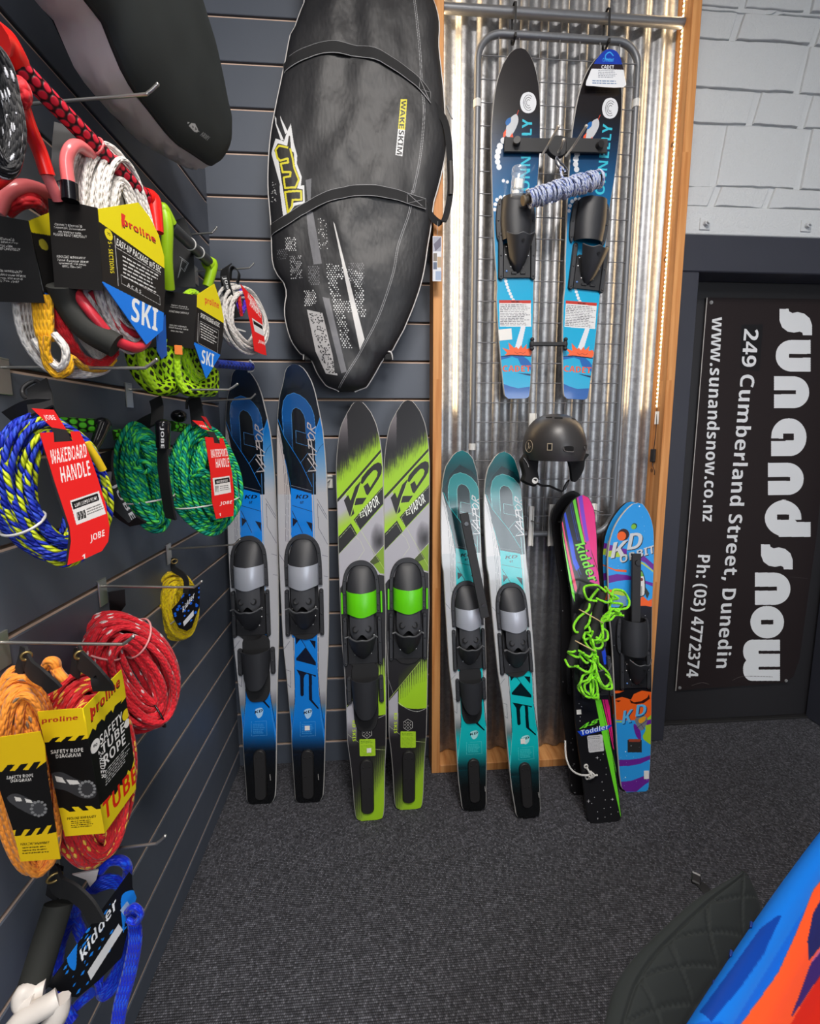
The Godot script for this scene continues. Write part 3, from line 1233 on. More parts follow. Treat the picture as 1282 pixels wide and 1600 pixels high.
func rear_toe(ski: Node3D, c: Vector2, s := 1.0) -> void:      # strap for the back foot
	var b := Node3D.new()
	b.name = "rear_toe_strap"
	b.position = Vector3(c.x, c.y, 0.001)
	b.scale = Vector3(s, s, s)
	ski.add_child(b, true)
	var pad := MB.new()
	pad.plate(smooth(pv([-0.046, 0.11, 0.046, 0.11, 0.048, 0.0, 0.048, -0.1, 0.03, -0.142, 0.0, -0.148, -0.03, -0.142, -0.046, -0.1, -0.048, 0.0]), 4), -0.001, 0.006, 0.002)
	put("footbed", pad, plain("footbed", rgb(26, 26, 28), 0.8), b)
	var rows := []
	for k in 9:
		var u := k / 8.0
		var line := PackedVector3Array()
		for j in 19:
			var a := PI * j / 18.0
			var x := -cos(a)
			line.append(Vector3(x * lerpf(0.057, 0.05, u), lerpf(0.06 + 0.004 * absf(x), -0.085 + 0.062 * pow(absf(x), 3.0), u), 0.005 + pow(sin(a), 0.8) * lerpf(0.056, 0.046, u)))
		rows.append(line)
	var m := MB.new()
	m.sheet(rows, false, false, true, 0.004)
	put("strap", m, rubber(), b)
	rails(b, 0.063, -0.04, 0.068, 0.0185, plain("flange", rgb(46, 47, 51), 0.5))

func tail_plate(ski: Node3D, c: Vector2, w: float, h: float) -> void:        # cover over the fin screws
	var o := PackedVector2Array()
	for k in 9:
		o.append(Vector2(c.x + cos(PI * k / 8.0) * w * 0.5, c.y + h * 0.5 - w * 0.5 + sin(PI * k / 8.0) * w * 0.5))
	for k in 9:
		o.append(Vector2(c.x - cos(PI * k / 8.0) * w * 0.47, c.y - h * 0.5 + w * 0.35 - sin(PI * k / 8.0) * w * 0.35))
	var b := MB.new()
	b.plate(o, -0.001, 0.009, 0.004)
	var p := put("fin_plate", b, plain("black plastic", rgb(34, 33, 34), 0.5), ski)
	screws(p, [[c.x - w * 0.23, c.y + h * 0.36], [c.x + w * 0.23, c.y + h * 0.36], [c.x - w * 0.2, c.y - 0.005], [c.x + w * 0.2, c.y - 0.005]], 0.0085, 0.003, plain("screw hole", rgb(10, 10, 11), 0.6))

func two_tone(a: Color, b: Color, u: float) -> Color:
	return a.lerp(b, clampf(u, 0.0, 1.0))

# the tall board's print, traced on the second blue ski; c holds its colours
func vapor_print(a: Art, c: Dictionary) -> void:
	var y := func(yy: float) -> float: return flat(a.pl, 475, yy).y
	a.fade([[2.0, c.tip], [y.call(575), c.tip], [y.call(615), c.tip2], [y.call(690), c.tip2], [y.call(700), c.grey], [y.call(1080), c.grey], [y.call(1100), c.grey2], [y.call(1120), c.main], [y.call(1150), c.main], [y.call(1180), c.dark], [y.call(1210), c.black], [-0.1, c.black]])
	a.crop(420, 560, 9.41)
	a.poly([60, 850, 140, 870, 330, 1640, 340, 2000, 60, 2000], c.warm)
	a.poly([125, 860, 230, 560, 380, 380, 560, 500, 740, 780, 765, 870, 690, 1200, 700, 2000, 320, 2000, 240, 1400], c.dark)
	# the right panel fades from the main colour to grey
	for i in 40:
		var u := i / 39.0
		var yy := 1000.0 + 1100.0 * u
		a.poly([690 + 8 * u, yy, 880, yy, 880, yy + 40, 690 + 8 * u, yy + 40], two_tone(c.main2, c.grey, u * 1.15))
	a.poly([765, 860, 810, 1010, 690, 1120, 690, 1060], c.main2)
	a.line([765, 860, 690, 1100, 690, 1500], 0.0016, c.line)
	a.arc([845, 1230, 760, 1300, 700, 1420], 0.001, c.dark)
	# big letter
	var ring := [205, 1100, 205, 900, 210, 760, 235, 640, 290, 560, 390, 525, 480, 560, 560, 620, 635, 725, 675, 840, 690, 1000, 690, 1180, 560, 1180, 545, 900, 525, 830, 480, 762, 412, 730, 365, 762, 340, 830, 345, 1100, 350, 1370, 230, 1130]
	a.poly(ring, c.ring)
	for i in 14:
		var u := i / 13.0
		a.poly([212, 900 + 36 * i, 340, 900 + 36 * i, 348, 936 + 36 * i, 215, 936 + 36 * i], two_tone(c.ring, c.dark, u))
	a.poly([140, 880, 205, 900, 225, 1130, 360, 1375, 470, 1550, 640, 1885, 640, 2000, 330, 2000, 240, 1480], c.dark)
	a.poly([345, 820, 365, 762, 412, 730, 480, 762, 525, 830, 545, 900, 548, 1105, 405, 1062, 408, 1240, 580, 1290, 640, 1400, 640, 1830, 350, 1370], c.hole)
	a.line([230, 1130, 210, 800, 235, 640, 290, 560, 390, 525, 480, 560, 560, 620, 635, 725, 675, 840, 690, 1000, 690, 1180], 0.0013, c.line)
	a.line([360, 1370, 345, 830, 365, 762, 412, 730, 480, 762, 525, 830, 545, 900, 550, 1105, 405, 1062, 408, 1240, 580, 1290], 0.0013, c.line)
	a.line([140, 880, 235, 1150, 480, 1550, 640, 1885], 0.0022, c.main2)
	a.line([580, 1390, 465, 1540], 0.0012, c.line)
	for k in 3:
		a.line([130 + k * 25, 1010 + k * 60, 215 + k * 25, 1500, 245 + k * 22, 2100, 250 + k * 22, 2700], 0.0008, c.ink)
	a.line([240, 1480, 330, 1900, 330, 2600], 0.0018, c.main2)
	# the name in brush strokes, reading upward
	for st in [[0.0, 1.05, 0.1, 0.0, 0.26, 1.1], [0.2, -0.15, 0.36, 0.95, 0.43, -0.1], [0.2, 0.3, 0.5, 0.4], [0.5, -0.15, 0.56, 0.95], [0.48, 0.85, 0.66, 0.95, 0.66, 0.55, 0.52, 0.45], [0.7, 0.2, 0.68, 0.7, 0.75, 0.92, 0.82, 0.65, 0.8, 0.2, 0.74, 0.05, 0.7, 0.2], [0.86, -0.1, 0.9, 0.95, 1.0, 0.9, 0.98, 0.55, 0.89, 0.45, 1.0, -0.15]]:
		var pp := []
		for i in range(0, st.size(), 2):
			pp.append_array([700 - 110 * st[i + 1] - 20 * st[i], 1690 - 720 * st[i] - 60 * (st[i + 1] - 0.5)])
		a.line(pp, 0.0042, c.warm)
	# small geometry beside the letter and grey panels
	a.crop(420, 720, 9.41)
	a.line([550, 180, 640, 80], 0.001, c.line)
	a.line([330, 360, 630, 440], 0.001, c.grey)
	a.poly([330, 372, 632, 445, 632, 480, 330, 395], c.ink)
	a.poly([325, 395, 632, 482, 655, 1070, 660, 2600, 345, 2600, 335, 1000], c.main)
	a.line([345, 655, 635, 745], 0.0016, c.ink)
	a.line([345, 735, 500, 1060], 0.002, c.ink)
	a.words("KD", [398, 555, 575, 555, 415, 500], c.ink)
	a.words("67", [465, 630, 512, 630, 465, 590], c.ink)
	a.poly([353, 835, 430, 880, 355, 970], c.ink)
	a.poly([553, 890, 640, 915, 640, 1045], c.ink)
	a.line([655, 180, 665, 700, 672, 1100, 690, 1900, 700, 2400], 0.0022, c.line)
	a.line([712, 560, 870, 840], 0.0009, c.ink)
	a.line([718, 625, 865, 870], 0.0009, c.ink)
	a.line([720, 640, 730, 980, 880, 1250], 0.0009, c.ink)
	a.line([790, 1385, 880, 1410], 0.0009, c.ink)
	a.line([810, 1690, 885, 1705], 0.0009, c.ink)
	a.line([140, 1350, 235, 1490], 0.0009, c.ink)
	# below the binding
	a.crop(420, 970, 9.41)
	a.poly([380, 100, 715, 100, 720, 700, 740, 1080, 830, 1650, 345, 1650, 385, 1180, 385, 900], c.main)
	a.poly([395, 230, 465, 230, 465, 265, 400, 350], c.ink)
	a.poly([600, 280, 690, 295, 685, 415], c.ink)
	a.line([465, 250, 550, 390], 0.002, c.ink)
	a.poly([405, 550, 545, 385, 695, 610, 695, 655, 405, 580], c.ink)
	a.poly([410, 715, 695, 800, 692, 825, 635, 795, 640, 1160, 735, 1275, 730, 1300, 593, 1155, 590, 790, 560, 775, 530, 800, 515, 850, 517, 1090, 495, 1110, 470, 1100, 460, 810], c.ink)
	a.line([365, 240, 385, 900, 385, 1180, 345, 1600], 0.0016, c.ink)
	a.line([728, 240, 728, 800, 760, 1200, 830, 1600], 0.0016, c.ink)
	a.line([215, 430, 310, 300], 0.0009, c.ink)
	a.line([250, 715, 325, 740, 325, 980, 270, 920], 0.0009, c.ink)
	# tail
	a.crop(420, 1100, 9.41)
	for i in 30:
		var u := i / 29.0
		var yy := 180.0 + 530.0 * u
		a.poly([372 - 40 * u, yy, 770 + 60 * u, yy, 770 + 60 * u, yy + 22, 372 - 40 * u, yy + 22], two_tone(c.main, c.dark, u * u * 1.1))
	a.line([385, 0, 330, 560, 335, 620], 0.0014, c.line)
	a.line([750, 0, 775, 230, 835, 540], 0.0014, c.line)
	a.curve([520, 100, 560, 70, 620, 65, 640, 110, 620, 180, 570, 215, 535, 170], two_tone(c.main, Color.WHITE, 0.65))
	a.words("KD", [515, 150, 630, 120, 520, 110], c.ink)
	a.line([465, 265, 685, 255, 690, 465, 465, 470], 0.0008, two_tone(c.main, Color.WHITE, 0.4), true)
	a.lines(6, [490, 440, 660, 440, 490, 290], two_tone(c.main, Color.WHITE, 0.25))
	a.line([728, 1025, 735, 1110], 0.003, rgb(150, 148, 145))

func lime_print(a: Art) -> void:
	var lime := rgb(156, 203, 34)
	var ink := rgb(30, 28, 31)
	var grey := rgb(172, 170, 178)
	var n := FastNoiseLite.new()
	n.frequency = 0.05
	a.im.fill(ink)
	# smoky tip: black into lime along a slant, streaked down the length
	a.crop(590, 620, 9.41)
	var o := a.at(0, 0)
	var ux := (a.at(1000, 0) - o).x / 1000.0
	var uy := (a.at(0, 1600) - o).y / 1600.0
	for yy in range(0, int(a.at(400, 1560).y)):
		for xx in a.im.get_width():
			var cx := (xx - o.x) / ux
			var cy := (yy - o.y) / uy
			var edge := 430.0 + (720.0 - cx) * 0.8
			var v := (cy - edge) / 330.0 + 0.35 * n.get_noise_2d(xx * 3.0, yy * 0.25) + 0.12 * n.get_noise_2d(xx * 0.5 + 70.0, yy * 0.5)
			var c := two_tone(ink, lime, v * v * (3.0 - 2.0 * v) if v > 0.0 and v < 1.0 else v)
			if cx < 273.0 + 4.0 * n.get_noise_1d(yy):
				c = two_tone(c, rgb(122, 115, 118), clampf((780.0 - cy) / 420.0, 0.0, 1.0))
			a.im.set_pixel(xx, yy, c)
	a.poly([60, 1525, 770, 765, 790, 765, 790, 2700, 60, 2700], lime)
	a.poly([60, 1510, 760, 745, 762, 785, 70, 1548], ink)
	a.line([75, 1555, 765, 795], 0.0012, two_tone(lime, Color.WHITE, 0.4))
	a.crop(590, 740, 9.41)
	for i in 22:
		var u := i / 21.0
		a.poly([90, 390 + 20 * i, lerpf(230, 300, u), 265 + 20 * i, lerpf(230, 300, u), 287 + 20 * i, 90, 412 + 20 * i], two_tone(grey, lime, maxf(0.0, u * 1.7 - 0.7)))
	a.crop(590, 620, 9.41)
	a.poly([440, 1240, 462, 1160, 545, 1060, 640, 975, 700, 948, 745, 965, 757, 1020, 745, 1110, 700, 1190, 540, 1422, 515, 1400, 483, 1288, 545, 1238, 577, 1310, 680, 1150, 692, 1090, 670, 1058, 630, 1062, 545, 1150, 470, 1255], ink)
	a.crop(590, 740, 9.41)
	a.poly([195, 355, 258, 278, 292, 362, 365, 165, 440, 85, 430, 150, 350, 350, 280, 600, 262, 560], ink)
	a.poly([372, 330, 522, 325, 462, 418, 345, 430], ink)
	a.poly([325, 475, 342, 550, 290, 598], ink)
	a.line([430, 140, 285, 590], 0.0012, rgb(210, 235, 150))
	a.poly([105, 885, 288, 690, 372, 850, 105, 1130], ink)
	a.line([118, 905, 280, 728, 350, 855], 0.001, rgb(215, 235, 170))
	a.poly([330, 640, 780, 145, 780, 400, 420, 790], ink)
	a.line([410, 775, 350, 645, 770, 175], 0.001, rgb(215, 235, 170))
	a.words("VAPOR", [505, 612, 712, 412, 468, 480], rgb(236, 238, 232))
	a.words("EZ", [430, 620, 490, 585, 415, 545], rgb(225, 230, 215))
	a.poly([90, 1150, 372, 858, 420, 800, 790, 405, 790, 1700, 90, 1700], grey)
	for yy in range(int(a.at(400, 560).y), int(a.at(400, 1400).y)):       # smoke on the grey
		var o2 := a.at(0, 0)
		for xx in range(int(a.at(430, 900).x), a.im.get_width()):
			var cx := (xx - o2.x) / ux
			var cy := (yy - o2.y) / uy
			if cx + (cy - 790.0) * 0.95 > 440.0:
				var d := 1.0 - Vector2((cx - 690.0) / 130.0, (cy - 960.0) / 260.0).length() + 0.3 * n.get_noise_2d(xx * 0.25, yy * 0.08)
				a.im.set_pixel(xx, yy, two_tone(a.im.get_pixel(xx, yy), ink, clampf(d, 0.0, 0.85)))
	a.poly([545, 1255, 765, 1010, 790, 1010, 790, 1440, 690, 1425, 600, 1300], two_tone(lime, ink, 0.25))
	a.poly([545, 1255, 640, 1150, 700, 1250, 600, 1300], two_tone(lime, ink, 0.7))
	a.line([540, 1258, 765, 1012], 0.0016, rgb(206, 205, 200))
	a.line([430, 800, 755, 1370], 0.001, rgb(206, 225, 140))
	a.line([360, 890, 420, 950, 475, 1085, 370, 1230], 0.001, rgb(206, 215, 170))
	a.poly([690, 1440, 790, 1450, 790, 3000, 60, 3000, 60, 1700, 160, 1560, 300, 1500], ink)
	a.line([690, 1440, 765, 1460], 0.0016, rgb(206, 205, 200))
	# below the binding
	a.crop(590, 980, 9.41)
	a.poly([60, 300, 790, 300, 790, 2000, 60, 2000], ink)
	var y0 := int(a.at(0, 380).y)
	var y1 := int(a.at(0, 1230).y)
	var ox := a.at(0, 0)
	for yy in range(y0, y1):
		for xx in a.im.get_width():
			var cx := (xx - ox.x) / ux
			var cy := (yy - ox.y) / uy
			if cy > 920.0 - (cx - 300.0) * 1.28 and cx > 303.0 and cy < 1085.0 + 130.0 * sqrt(clampf(1.0 - pow((cx - 590.0) / 300.0, 2.0), 0.0, 1.0)):
				var st := absf(fposmod(cx / 32.0, 1.0) - 0.5) * 2.0
				var v := clampf((cy - 480.0) / 560.0 + (cx - 520.0) / 700.0, 0.0, 1.0)
				a.im.set_pixel(xx, yy, two_tone(two_tone(ink, rgb(150, 178, 96), v + 0.35), two_tone(lime, ink, 0.0), v * 1.2) if st > 0.75 * (1.0 - v) - 0.12 else two_tone(ink, lime, v * 0.55))
			elif cx > 303.0 and cy < 1000.0 and cx < 640.0:
				a.im.set_pixel(xx, yy, two_tone(ink, lime, clampf((cx + cy - 1000.0) / 900.0, 0.0, 0.22)))
	a.line([160, 1075, 625, 508], 0.0014, rgb(198, 222, 120))
	a.line([232, 975, 160, 760, 155, 60], 0.001, rgb(170, 170, 170))
	a.arc([305, 1105, 440, 1200, 590, 1240, 735, 1185], 0.0013, rgb(214, 214, 208))
	a.poly([60, 1210, 160, 1095, 303, 930, 308, 2100, 60, 2100], grey)
	a.crop(590, 1110, 9.41)
	for i in 30:
		a.poly([60, 40 + i * 14, 308, 40 + i * 14, 308, 60 + i * 14, 60, 60 + i * 14], two_tone(grey, ink, i / 26.0))
	for k in 2:
		var hx := PackedFloat32Array()
		for i in 6:
			hx.append_array([450 + cos(PI / 3 * i + PI / 6) * 76, 213 + sin(PI / 3 * i + PI / 6) * 84])
		a.line(Array(hx), 0.0015, rgb(205, 205, 200), true)
	a.line([405, 165, 495, 262], 0.0012, rgb(205, 205, 200))
	a.line([495, 165, 405, 262], 0.0012, rgb(205, 205, 200))
	for s in [[450, 175], [450, 258], [408, 213], [490, 213]]:
		a.dot(s[0], s[1], 0.0022, rgb(205, 205, 200))
	a.words("KD SKIS", [243, 335, 243, 40, 288, 335] if false else [245, 38, 245, 335, 292, 38], rgb(190, 225, 40))
	a.line([180, 235, 245, 290], 0.001, rgb(205, 215, 180))
	a.line([290, 320, 330, 352], 0.001, rgb(205, 215, 180))
	# streaked tail
	var oy := a.at(0, 0)
	for yy in range(int(a.at(0, 440).y), a.im.get_height()):
		for xx in a.im.get_width():
			var cx := (xx - oy.x) / ux
			var cy := (yy - oy.y) / uy
			var v := clampf((cy - 480.0) / 900.0 + (cx - 520.0) / 520.0, 0.0, 1.0)
			var st := absf(fposmod(cx / 26.0, 1.0) - 0.5) * 2.0
			a.im.set_pixel(xx, yy, two_tone(ink, two_tone(rgb(140, 165, 90), lime, v), v * 1.3 if st < v * 1.4 else v * 0.45))
	a.line([570, 455, 720, 470], 0.0014, rgb(190, 205, 140))
	a.poly([340, 315, 350, 308, 558, 308, 566, 316, 566, 540, 556, 549, 352, 549, 342, 540], rgb(168, 212, 44))
	a.lines(2, [360, 372, 545, 372, 360, 325], rgb(90, 130, 20))
	a.lines(8, [360, 535, 545, 535, 360, 385], rgb(132, 176, 30))

func finish_ski(called: String, label: String, group: String, pl: Transform3D, meshes: Array, deckm: Material, edgem: Material) -> Node3D:
	var t := thing(called, label, "water ski", pl, group)
	share("deck", meshes[0], deckm, t, Transform3D())
	share("edge", meshes[1], edgem, t, Transform3D())
	return t

func build_skis() -> void:
	var pale_edge := plain("pale ski edge", rgb(196, 194, 190), 0.4)
	# ---- blue pair
	var pl := lean(Vector2(481, 1253), Vector2(465, 573), -1.79)
	var e := edges(pl, [[420, 560, 9.41, 400, 128, 340, 145, 290, 190, 265, 250, 230, 400, 180, 560, 150, 750, 135, 900, 125, 1050, 118, 1300, 118, 1600], [420, 720, 9.41, 122, 400, 132, 900, 145, 1350], [420, 970, 9.41, 190, 30, 215, 430, 245, 700, 270, 960, 300, 1300, 325, 1560], [420, 1100, 9.41, 330, 500, 335, 620, 355, 950, 378, 1300, 385, 1400, 420, 1448, 470, 1458]],
		[[420, 560, 9.41, 420, 128, 480, 140, 540, 180, 590, 240, 650, 350, 700, 500, 740, 700, 775, 880, 805, 1050, 830, 1330, 850, 1600], [420, 720, 9.41, 865, 400, 880, 900, 888, 1350], [420, 970, 9.41, 888, 30, 880, 400, 862, 800, 850, 1200, 840, 1560], [420, 1100, 9.41, 835, 540, 832, 620, 825, 950, 815, 1250, 805, 1340, 770, 1420, 720, 1455, 600, 1458]])
	var rect := Rect2(-0.1, -0.01, 0.2, 1.76)
	var a := art(pl, rect, 1150, Color.BLACK)
	var blue := {"tip": rgb(8, 30, 58), "tip2": rgb(6, 16, 30), "grey": rgb(176, 176, 181), "grey2": rgb(120, 122, 130), "warm": rgb(178, 170, 168), "main": rgb(10, 122, 214), "main2": rgb(16, 112, 192), "dark": rgb(5, 14, 26), "black": rgb(7, 8, 10), "ring": rgb(14, 78, 142), "hole": rgb(4, 8, 16), "line": rgb(84, 150, 214), "ink": rgb(6, 16, 40)}
	vapor_print(a, blue)
	var gloss := printed("blue ski print", a.im, 0.22, 0.7)
	var bm := board(e[0], e[1], rect)
	var meshes := [bm[0].mesh(), bm[1].mesh()]
	var silver := plain("silver band", rgb(176, 180, 190), 0.35, 0.25)
	var ski2 := finish_ski("water_ski", "tall blue and black water ski with one binding, right of the blue pair", "", pl, meshes, gloss, pale_edge)
	var bc := flat(pl, 475.5, 915)
	kd_binding(ski2, bc, silver, false)
	tail_plate(ski2, flat(pl, 481.5, 1209), 0.05, 0.2)
	var stick := MB.new()
	var sc := flat(pl, 480.5, 1137.5)
	stick.box(Vector3(sc.x, sc.y, 0.0006), Vector3(0.019, 0.018, 0.0008))
	put("price_sticker", stick, plain("paper", rgb(232, 230, 224), 0.7), ski2)
	var pl1 := lean_len(Vector2(406, 1255), Vector2(383, 580), e[0][0].y)
	var ski1 := finish_ski("water_ski", "tall blue and black water ski in the corner, with a rear toe strap", "", pl1, meshes, gloss, pale_edge)
	kd_binding(ski1, flat(pl1, 391.5, 917), silver, false)
	rear_toe(ski1, flat(pl1, 402, 1038))
	tail_plate(ski1, flat(pl1, 407, 1210), 0.05, 0.2)
	# ---- lime pair
	pl = lean(Vector2(639, 1264), Vector2(637, 630), -1.79)
	e = edges(pl, [[590, 620, 9.41, 430, 92, 385, 97, 340, 140, 275, 240, 190, 400, 145, 560, 110, 800, 90, 1050, 85, 1300, 92, 1600], [590, 860, 9.41, 95, 0, 100, 400, 108, 800, 118, 1300], [590, 980, 9.41, 135, 400, 150, 760, 158, 1100, 165, 1600], [590, 1110, 9.41, 180, 450, 205, 700, 225, 950, 240, 1250, 255, 1390, 280, 1445, 330, 1456]],
		[[590, 620, 9.41, 440, 92, 500, 98, 550, 145, 620, 240, 690, 400, 735, 600, 760, 800, 773, 1050, 773, 1300, 772, 1600], [590, 860, 9.41, 765, 0, 762, 400, 768, 800, 755, 1300], [590, 980, 9.41, 748, 400, 742, 800, 735, 1200, 725, 1600], [590, 1110, 9.41, 718, 450, 700, 700, 690, 950, 680, 1250, 665, 1380, 640, 1440, 580, 1450]])
	rect = Rect2(-0.1, -0.01, 0.2, 1.62)
	a = art(pl, rect, 1150, Color.BLACK)
	lime_print(a)
	var limem := printed("lime ski print", a.im, 0.4, 0.15)
	bm = board(e[0], e[1], rect)
	meshes = [bm[0].mesh(), bm[1].mesh()]
	var green := plain("green band", rgb(98, 208, 16), 0.35)
	var g2 := finish_ski("water_ski", "lime green and black water ski with one binding, next to the pine frame", "", pl, meshes, limem, pale_edge)
	kd_binding(g2, flat(pl, 637.5, 952), green, true)
	tail_plate(g2, flat(pl, 639, 1213), 0.052, 0.205)
	var pg := lean_len(Vector2(578, 1281), Vector2(561, 632), e[0][0].y)
	var g1 := finish_ski("water_ski", "lime green and black water ski with a rear toe strap, left of the pair", "", pg, meshes, limem, pale_edge)
	kd_binding(g1, flat(pg, 566, 958), green, true)
	rear_toe(g1, flat(pg, 571.5, 1082), 0.97)
	tail_plate(g1, flat(pg, 574, 1228), 0.052, 0.205)
	stick = MB.new()
	sc = flat(pg, 577, 1172.5)
	stick.box(Vector3(sc.x, sc.y, 0.0006), Vector3(0.017, 0.017, 0.0008))
	put("price_sticker", stick, M["paper"], g1)
	# ---- teal pair: the tall print again on a shorter board
	pl = lean(Vector2(827, 1278), Vector2(785, 709), -1.72)
	e = edges(pl, [[670, 620, 3.287, 372, 287, 345, 296, 325, 315, 295, 370, 283, 440, 281, 550, 290, 750, 298, 870], [670, 880, 3.287, 308, 60, 330, 300, 355, 550, 385, 750, 402, 920, 425, 1150, 448, 1290, 458, 1307, 480, 1309]],
		[[670, 620, 3.287, 378, 287, 405, 298, 432, 325, 460, 400, 478, 510, 493, 680, 508, 870], [670, 880, 3.287, 516, 60, 532, 300, 547, 500, 560, 750, 567, 920, 573, 1150, 577, 1270, 570, 1295, 550, 1306]])
	var k: float = 1.0
	var plb := lean(Vector2(481, 1253), Vector2(465, 573), -1.79)
	var hb := flat(plb, 465, 573).y
	k = e[0][0].y / hb
	rect = Rect2(-0.1, -0.01, 0.2, 1.76)
	a = art(plb, rect, 1150, Color.BLACK)
	var teal := {"tip": rgb(12, 112, 118), "tip2": rgb(6, 60, 66), "grey": rgb(182, 184, 186), "grey2": rgb(110, 122, 124), "warm": rgb(200, 198, 198), "main": rgb(18, 186, 190), "main2": rgb(30, 168, 172), "dark": rgb(6, 44, 50), "black": rgb(7, 9, 10), "ring": rgb(20, 132, 136), "hole": rgb(4, 34, 40), "line": rgb(150, 220, 218), "ink": rgb(4, 30, 36)}
	vapor_print(a, teal)
	var tealm := printed("teal ski print", a.im, 0.24, 0.6)
	bm = board(e[0], e[1], Rect2(-0.1, -0.01 * k, 0.2, 1.76 * k), 0.013, 0.04)
	meshes = [bm[0].mesh(), bm[1].mesh()]
	var t2 := finish_ski("water_ski", "teal and white water ski with one binding, right of the teal pair", "", pl, meshes, tealm, pale_edge)
	kd_binding(t2, flat(pl, 802.5, 982), silver, false, 0.87)
	tail_plate(t2, flat(pl, 822, 1226), 0.046, 0.17)
	stick = MB.new()
	sc = flat(pl, 817.5, 1158)
	stick.box(Vector3(sc.x, sc.y, 0.0006), Vector3(0.018, 0.019, 0.0008))
	put("price_sticker", stick, M["paper"], t2)
	var pt := lean_len(Vector2(742, 1267), Vector2(721, 705), e[0][0].y)
	var t1 := finish_ski("water_ski", "teal and white water ski with a rear toe strap, left of the teal pair", "", pt, meshes, tealm, pale_edge)
	kd_binding(t1, flat(pt, 731.5, 978), silver, false, 0.87)
	rear_toe(t1, flat(pt, 736, 1081), 0.82)
	tail_plate(t1, flat(pt, 741, 1219), 0.046, 0.17)

# ---------------------------------------------------------------- children's skis
func junior_toe(ski: Node3D, c: Vector2, s := 1.0, turn := 0.0) -> Node3D:
	plain("dark screw", rgb(70, 70, 72), 0.3, 0.8)
	var b := Node3D.new()
	b.name = "toe_strap"
	b.transform = Transform3D(Basis(Vector3.BACK, turn).scaled(Vector3(s, s, s)), Vector3(c.x, c.y, 0.001))
	ski.add_child(b, true)
	var rows := []
	for k in 9:
		var u := k / 8.0
		var line := PackedVector3Array()
		for j in 19:
			var a := PI * j / 18.0
			var x := -cos(a)
			line.append(Vector3(x * (0.052 + 0.006 * sin(PI * u)), lerpf(0.07 + 0.004 * absf(x), -0.07 - 0.006 * sin(a), u), 0.004 + pow(sin(a), 0.85) * 0.052))
		rows.append(line)
	var m := MB.new()
	m.sheet(rows, false, false, true, 0.004)
	put("strap", m, rubber(), b)
	for sx in [-1.0, 1.0]:
		var o := smooth(pv([sx * 0.053, 0.072, sx * 0.068, 0.062, sx * 0.074, 0.0, sx * 0.07, -0.06, sx * 0.056, -0.072, sx * 0.054, 0.0]), 3)
		var f := MB.new()
		f.plate(o, 0.0, 0.008, 0.002)
		var q := put("side_flange", f, plain("flange", rgb(46, 47, 51), 0.5), b)
		screws(q, [[sx * 0.0615, 0.056], [sx * 0.0655, 0.0], [sx * 0.0625, -0.056]], 0.008, 0.0034, M["dark screw"])
	return b

func junior_heel(ski: Node3D, c: Vector2, s := 1.0, turn := 0.0) -> Node3D:
	var b := Node3D.new()
	b.name = "heel_piece"
	b.transform = Transform3D(Basis(Vector3.BACK, turn).scaled(Vector3(s, s, s)), Vector3(c.x, c.y, 0.001))
	ski.add_child(b, true)
	var ba := MB.new()
	ba.plate(pv([-0.052, -0.065, 0.052, -0.065, 0.052, 0.05, 0.044, 0.058, -0.044, 0.058, -0.052, 0.05]), 0.0, 0.0075, 0.002)
	ba.box(Vector3(-0.012, -0.048, 0.009), Vector3(0.02, 0.009, 0.006), 0.001)
	ba.box(Vector3(0.022, -0.048, 0.009), Vector3(0.02, 0.009, 0.006), 0.001)
	put("heel_plate", ba, plain("heel plate", rgb(30, 30, 33), 0.45), b)
	rails(b, 0.0615, -0.072, 0.098, 0.019, plain("flange", rgb(46, 47, 51), 0.5))
	# cup that flares upward like a tulip
	var cup := heel_rows(0.02, 0.05, -0.046, 0.058, 0.07, 0.011)
	var cm := MB.new()
	cm.sheet(cup, false, false, true, 0.0035)
	var heel := put("heel_cup", cm, rubber(), b)
	var rim := MB.new()
	rim.tube(PackedVector3Array(cup[10]), 0.0026, 6)
	put("rim", rim, plain("rim rubber", rgb(74, 75, 78), 0.42), heel)
	var ey := MB.new()
	ey.x = Transform3D(Basis(Vector3.RIGHT, 0.5), Vector3(0.002, 0.042, 0.0735))
	ey.disc(Vector3(0, 0, -0.001), 0.0055, 0.0018, 14)
	put("pull_hole", ey, plain("eyelet", rgb(16, 16, 18), 0.6), heel)
	screws(b, [[-0.041, 0.045], [-0.043, 0.016], [0.042, 0.014], [-0.024, -0.026], [0.022, -0.026]], 0.0075, 0.003, plain("bright screw", rgb(230, 230, 228), 0.25, 0.7))
	screws(b, [[-0.04, -0.042]], 0.0075, 0.0042, plain("blue screw", rgb(92, 130, 190), 0.35, 0.2))
	return b

func star(a: Art, x: float, y: float, r: float) -> void:
	var c := rgb(214, 214, 216)
	a.poly([x - r, y, x, y - r * 0.16, x + r, y, x, y + r * 0.16], c)
	a.poly([x, y - r, x + r * 0.16, y, x, y + r, x - r * 0.16, y], c)

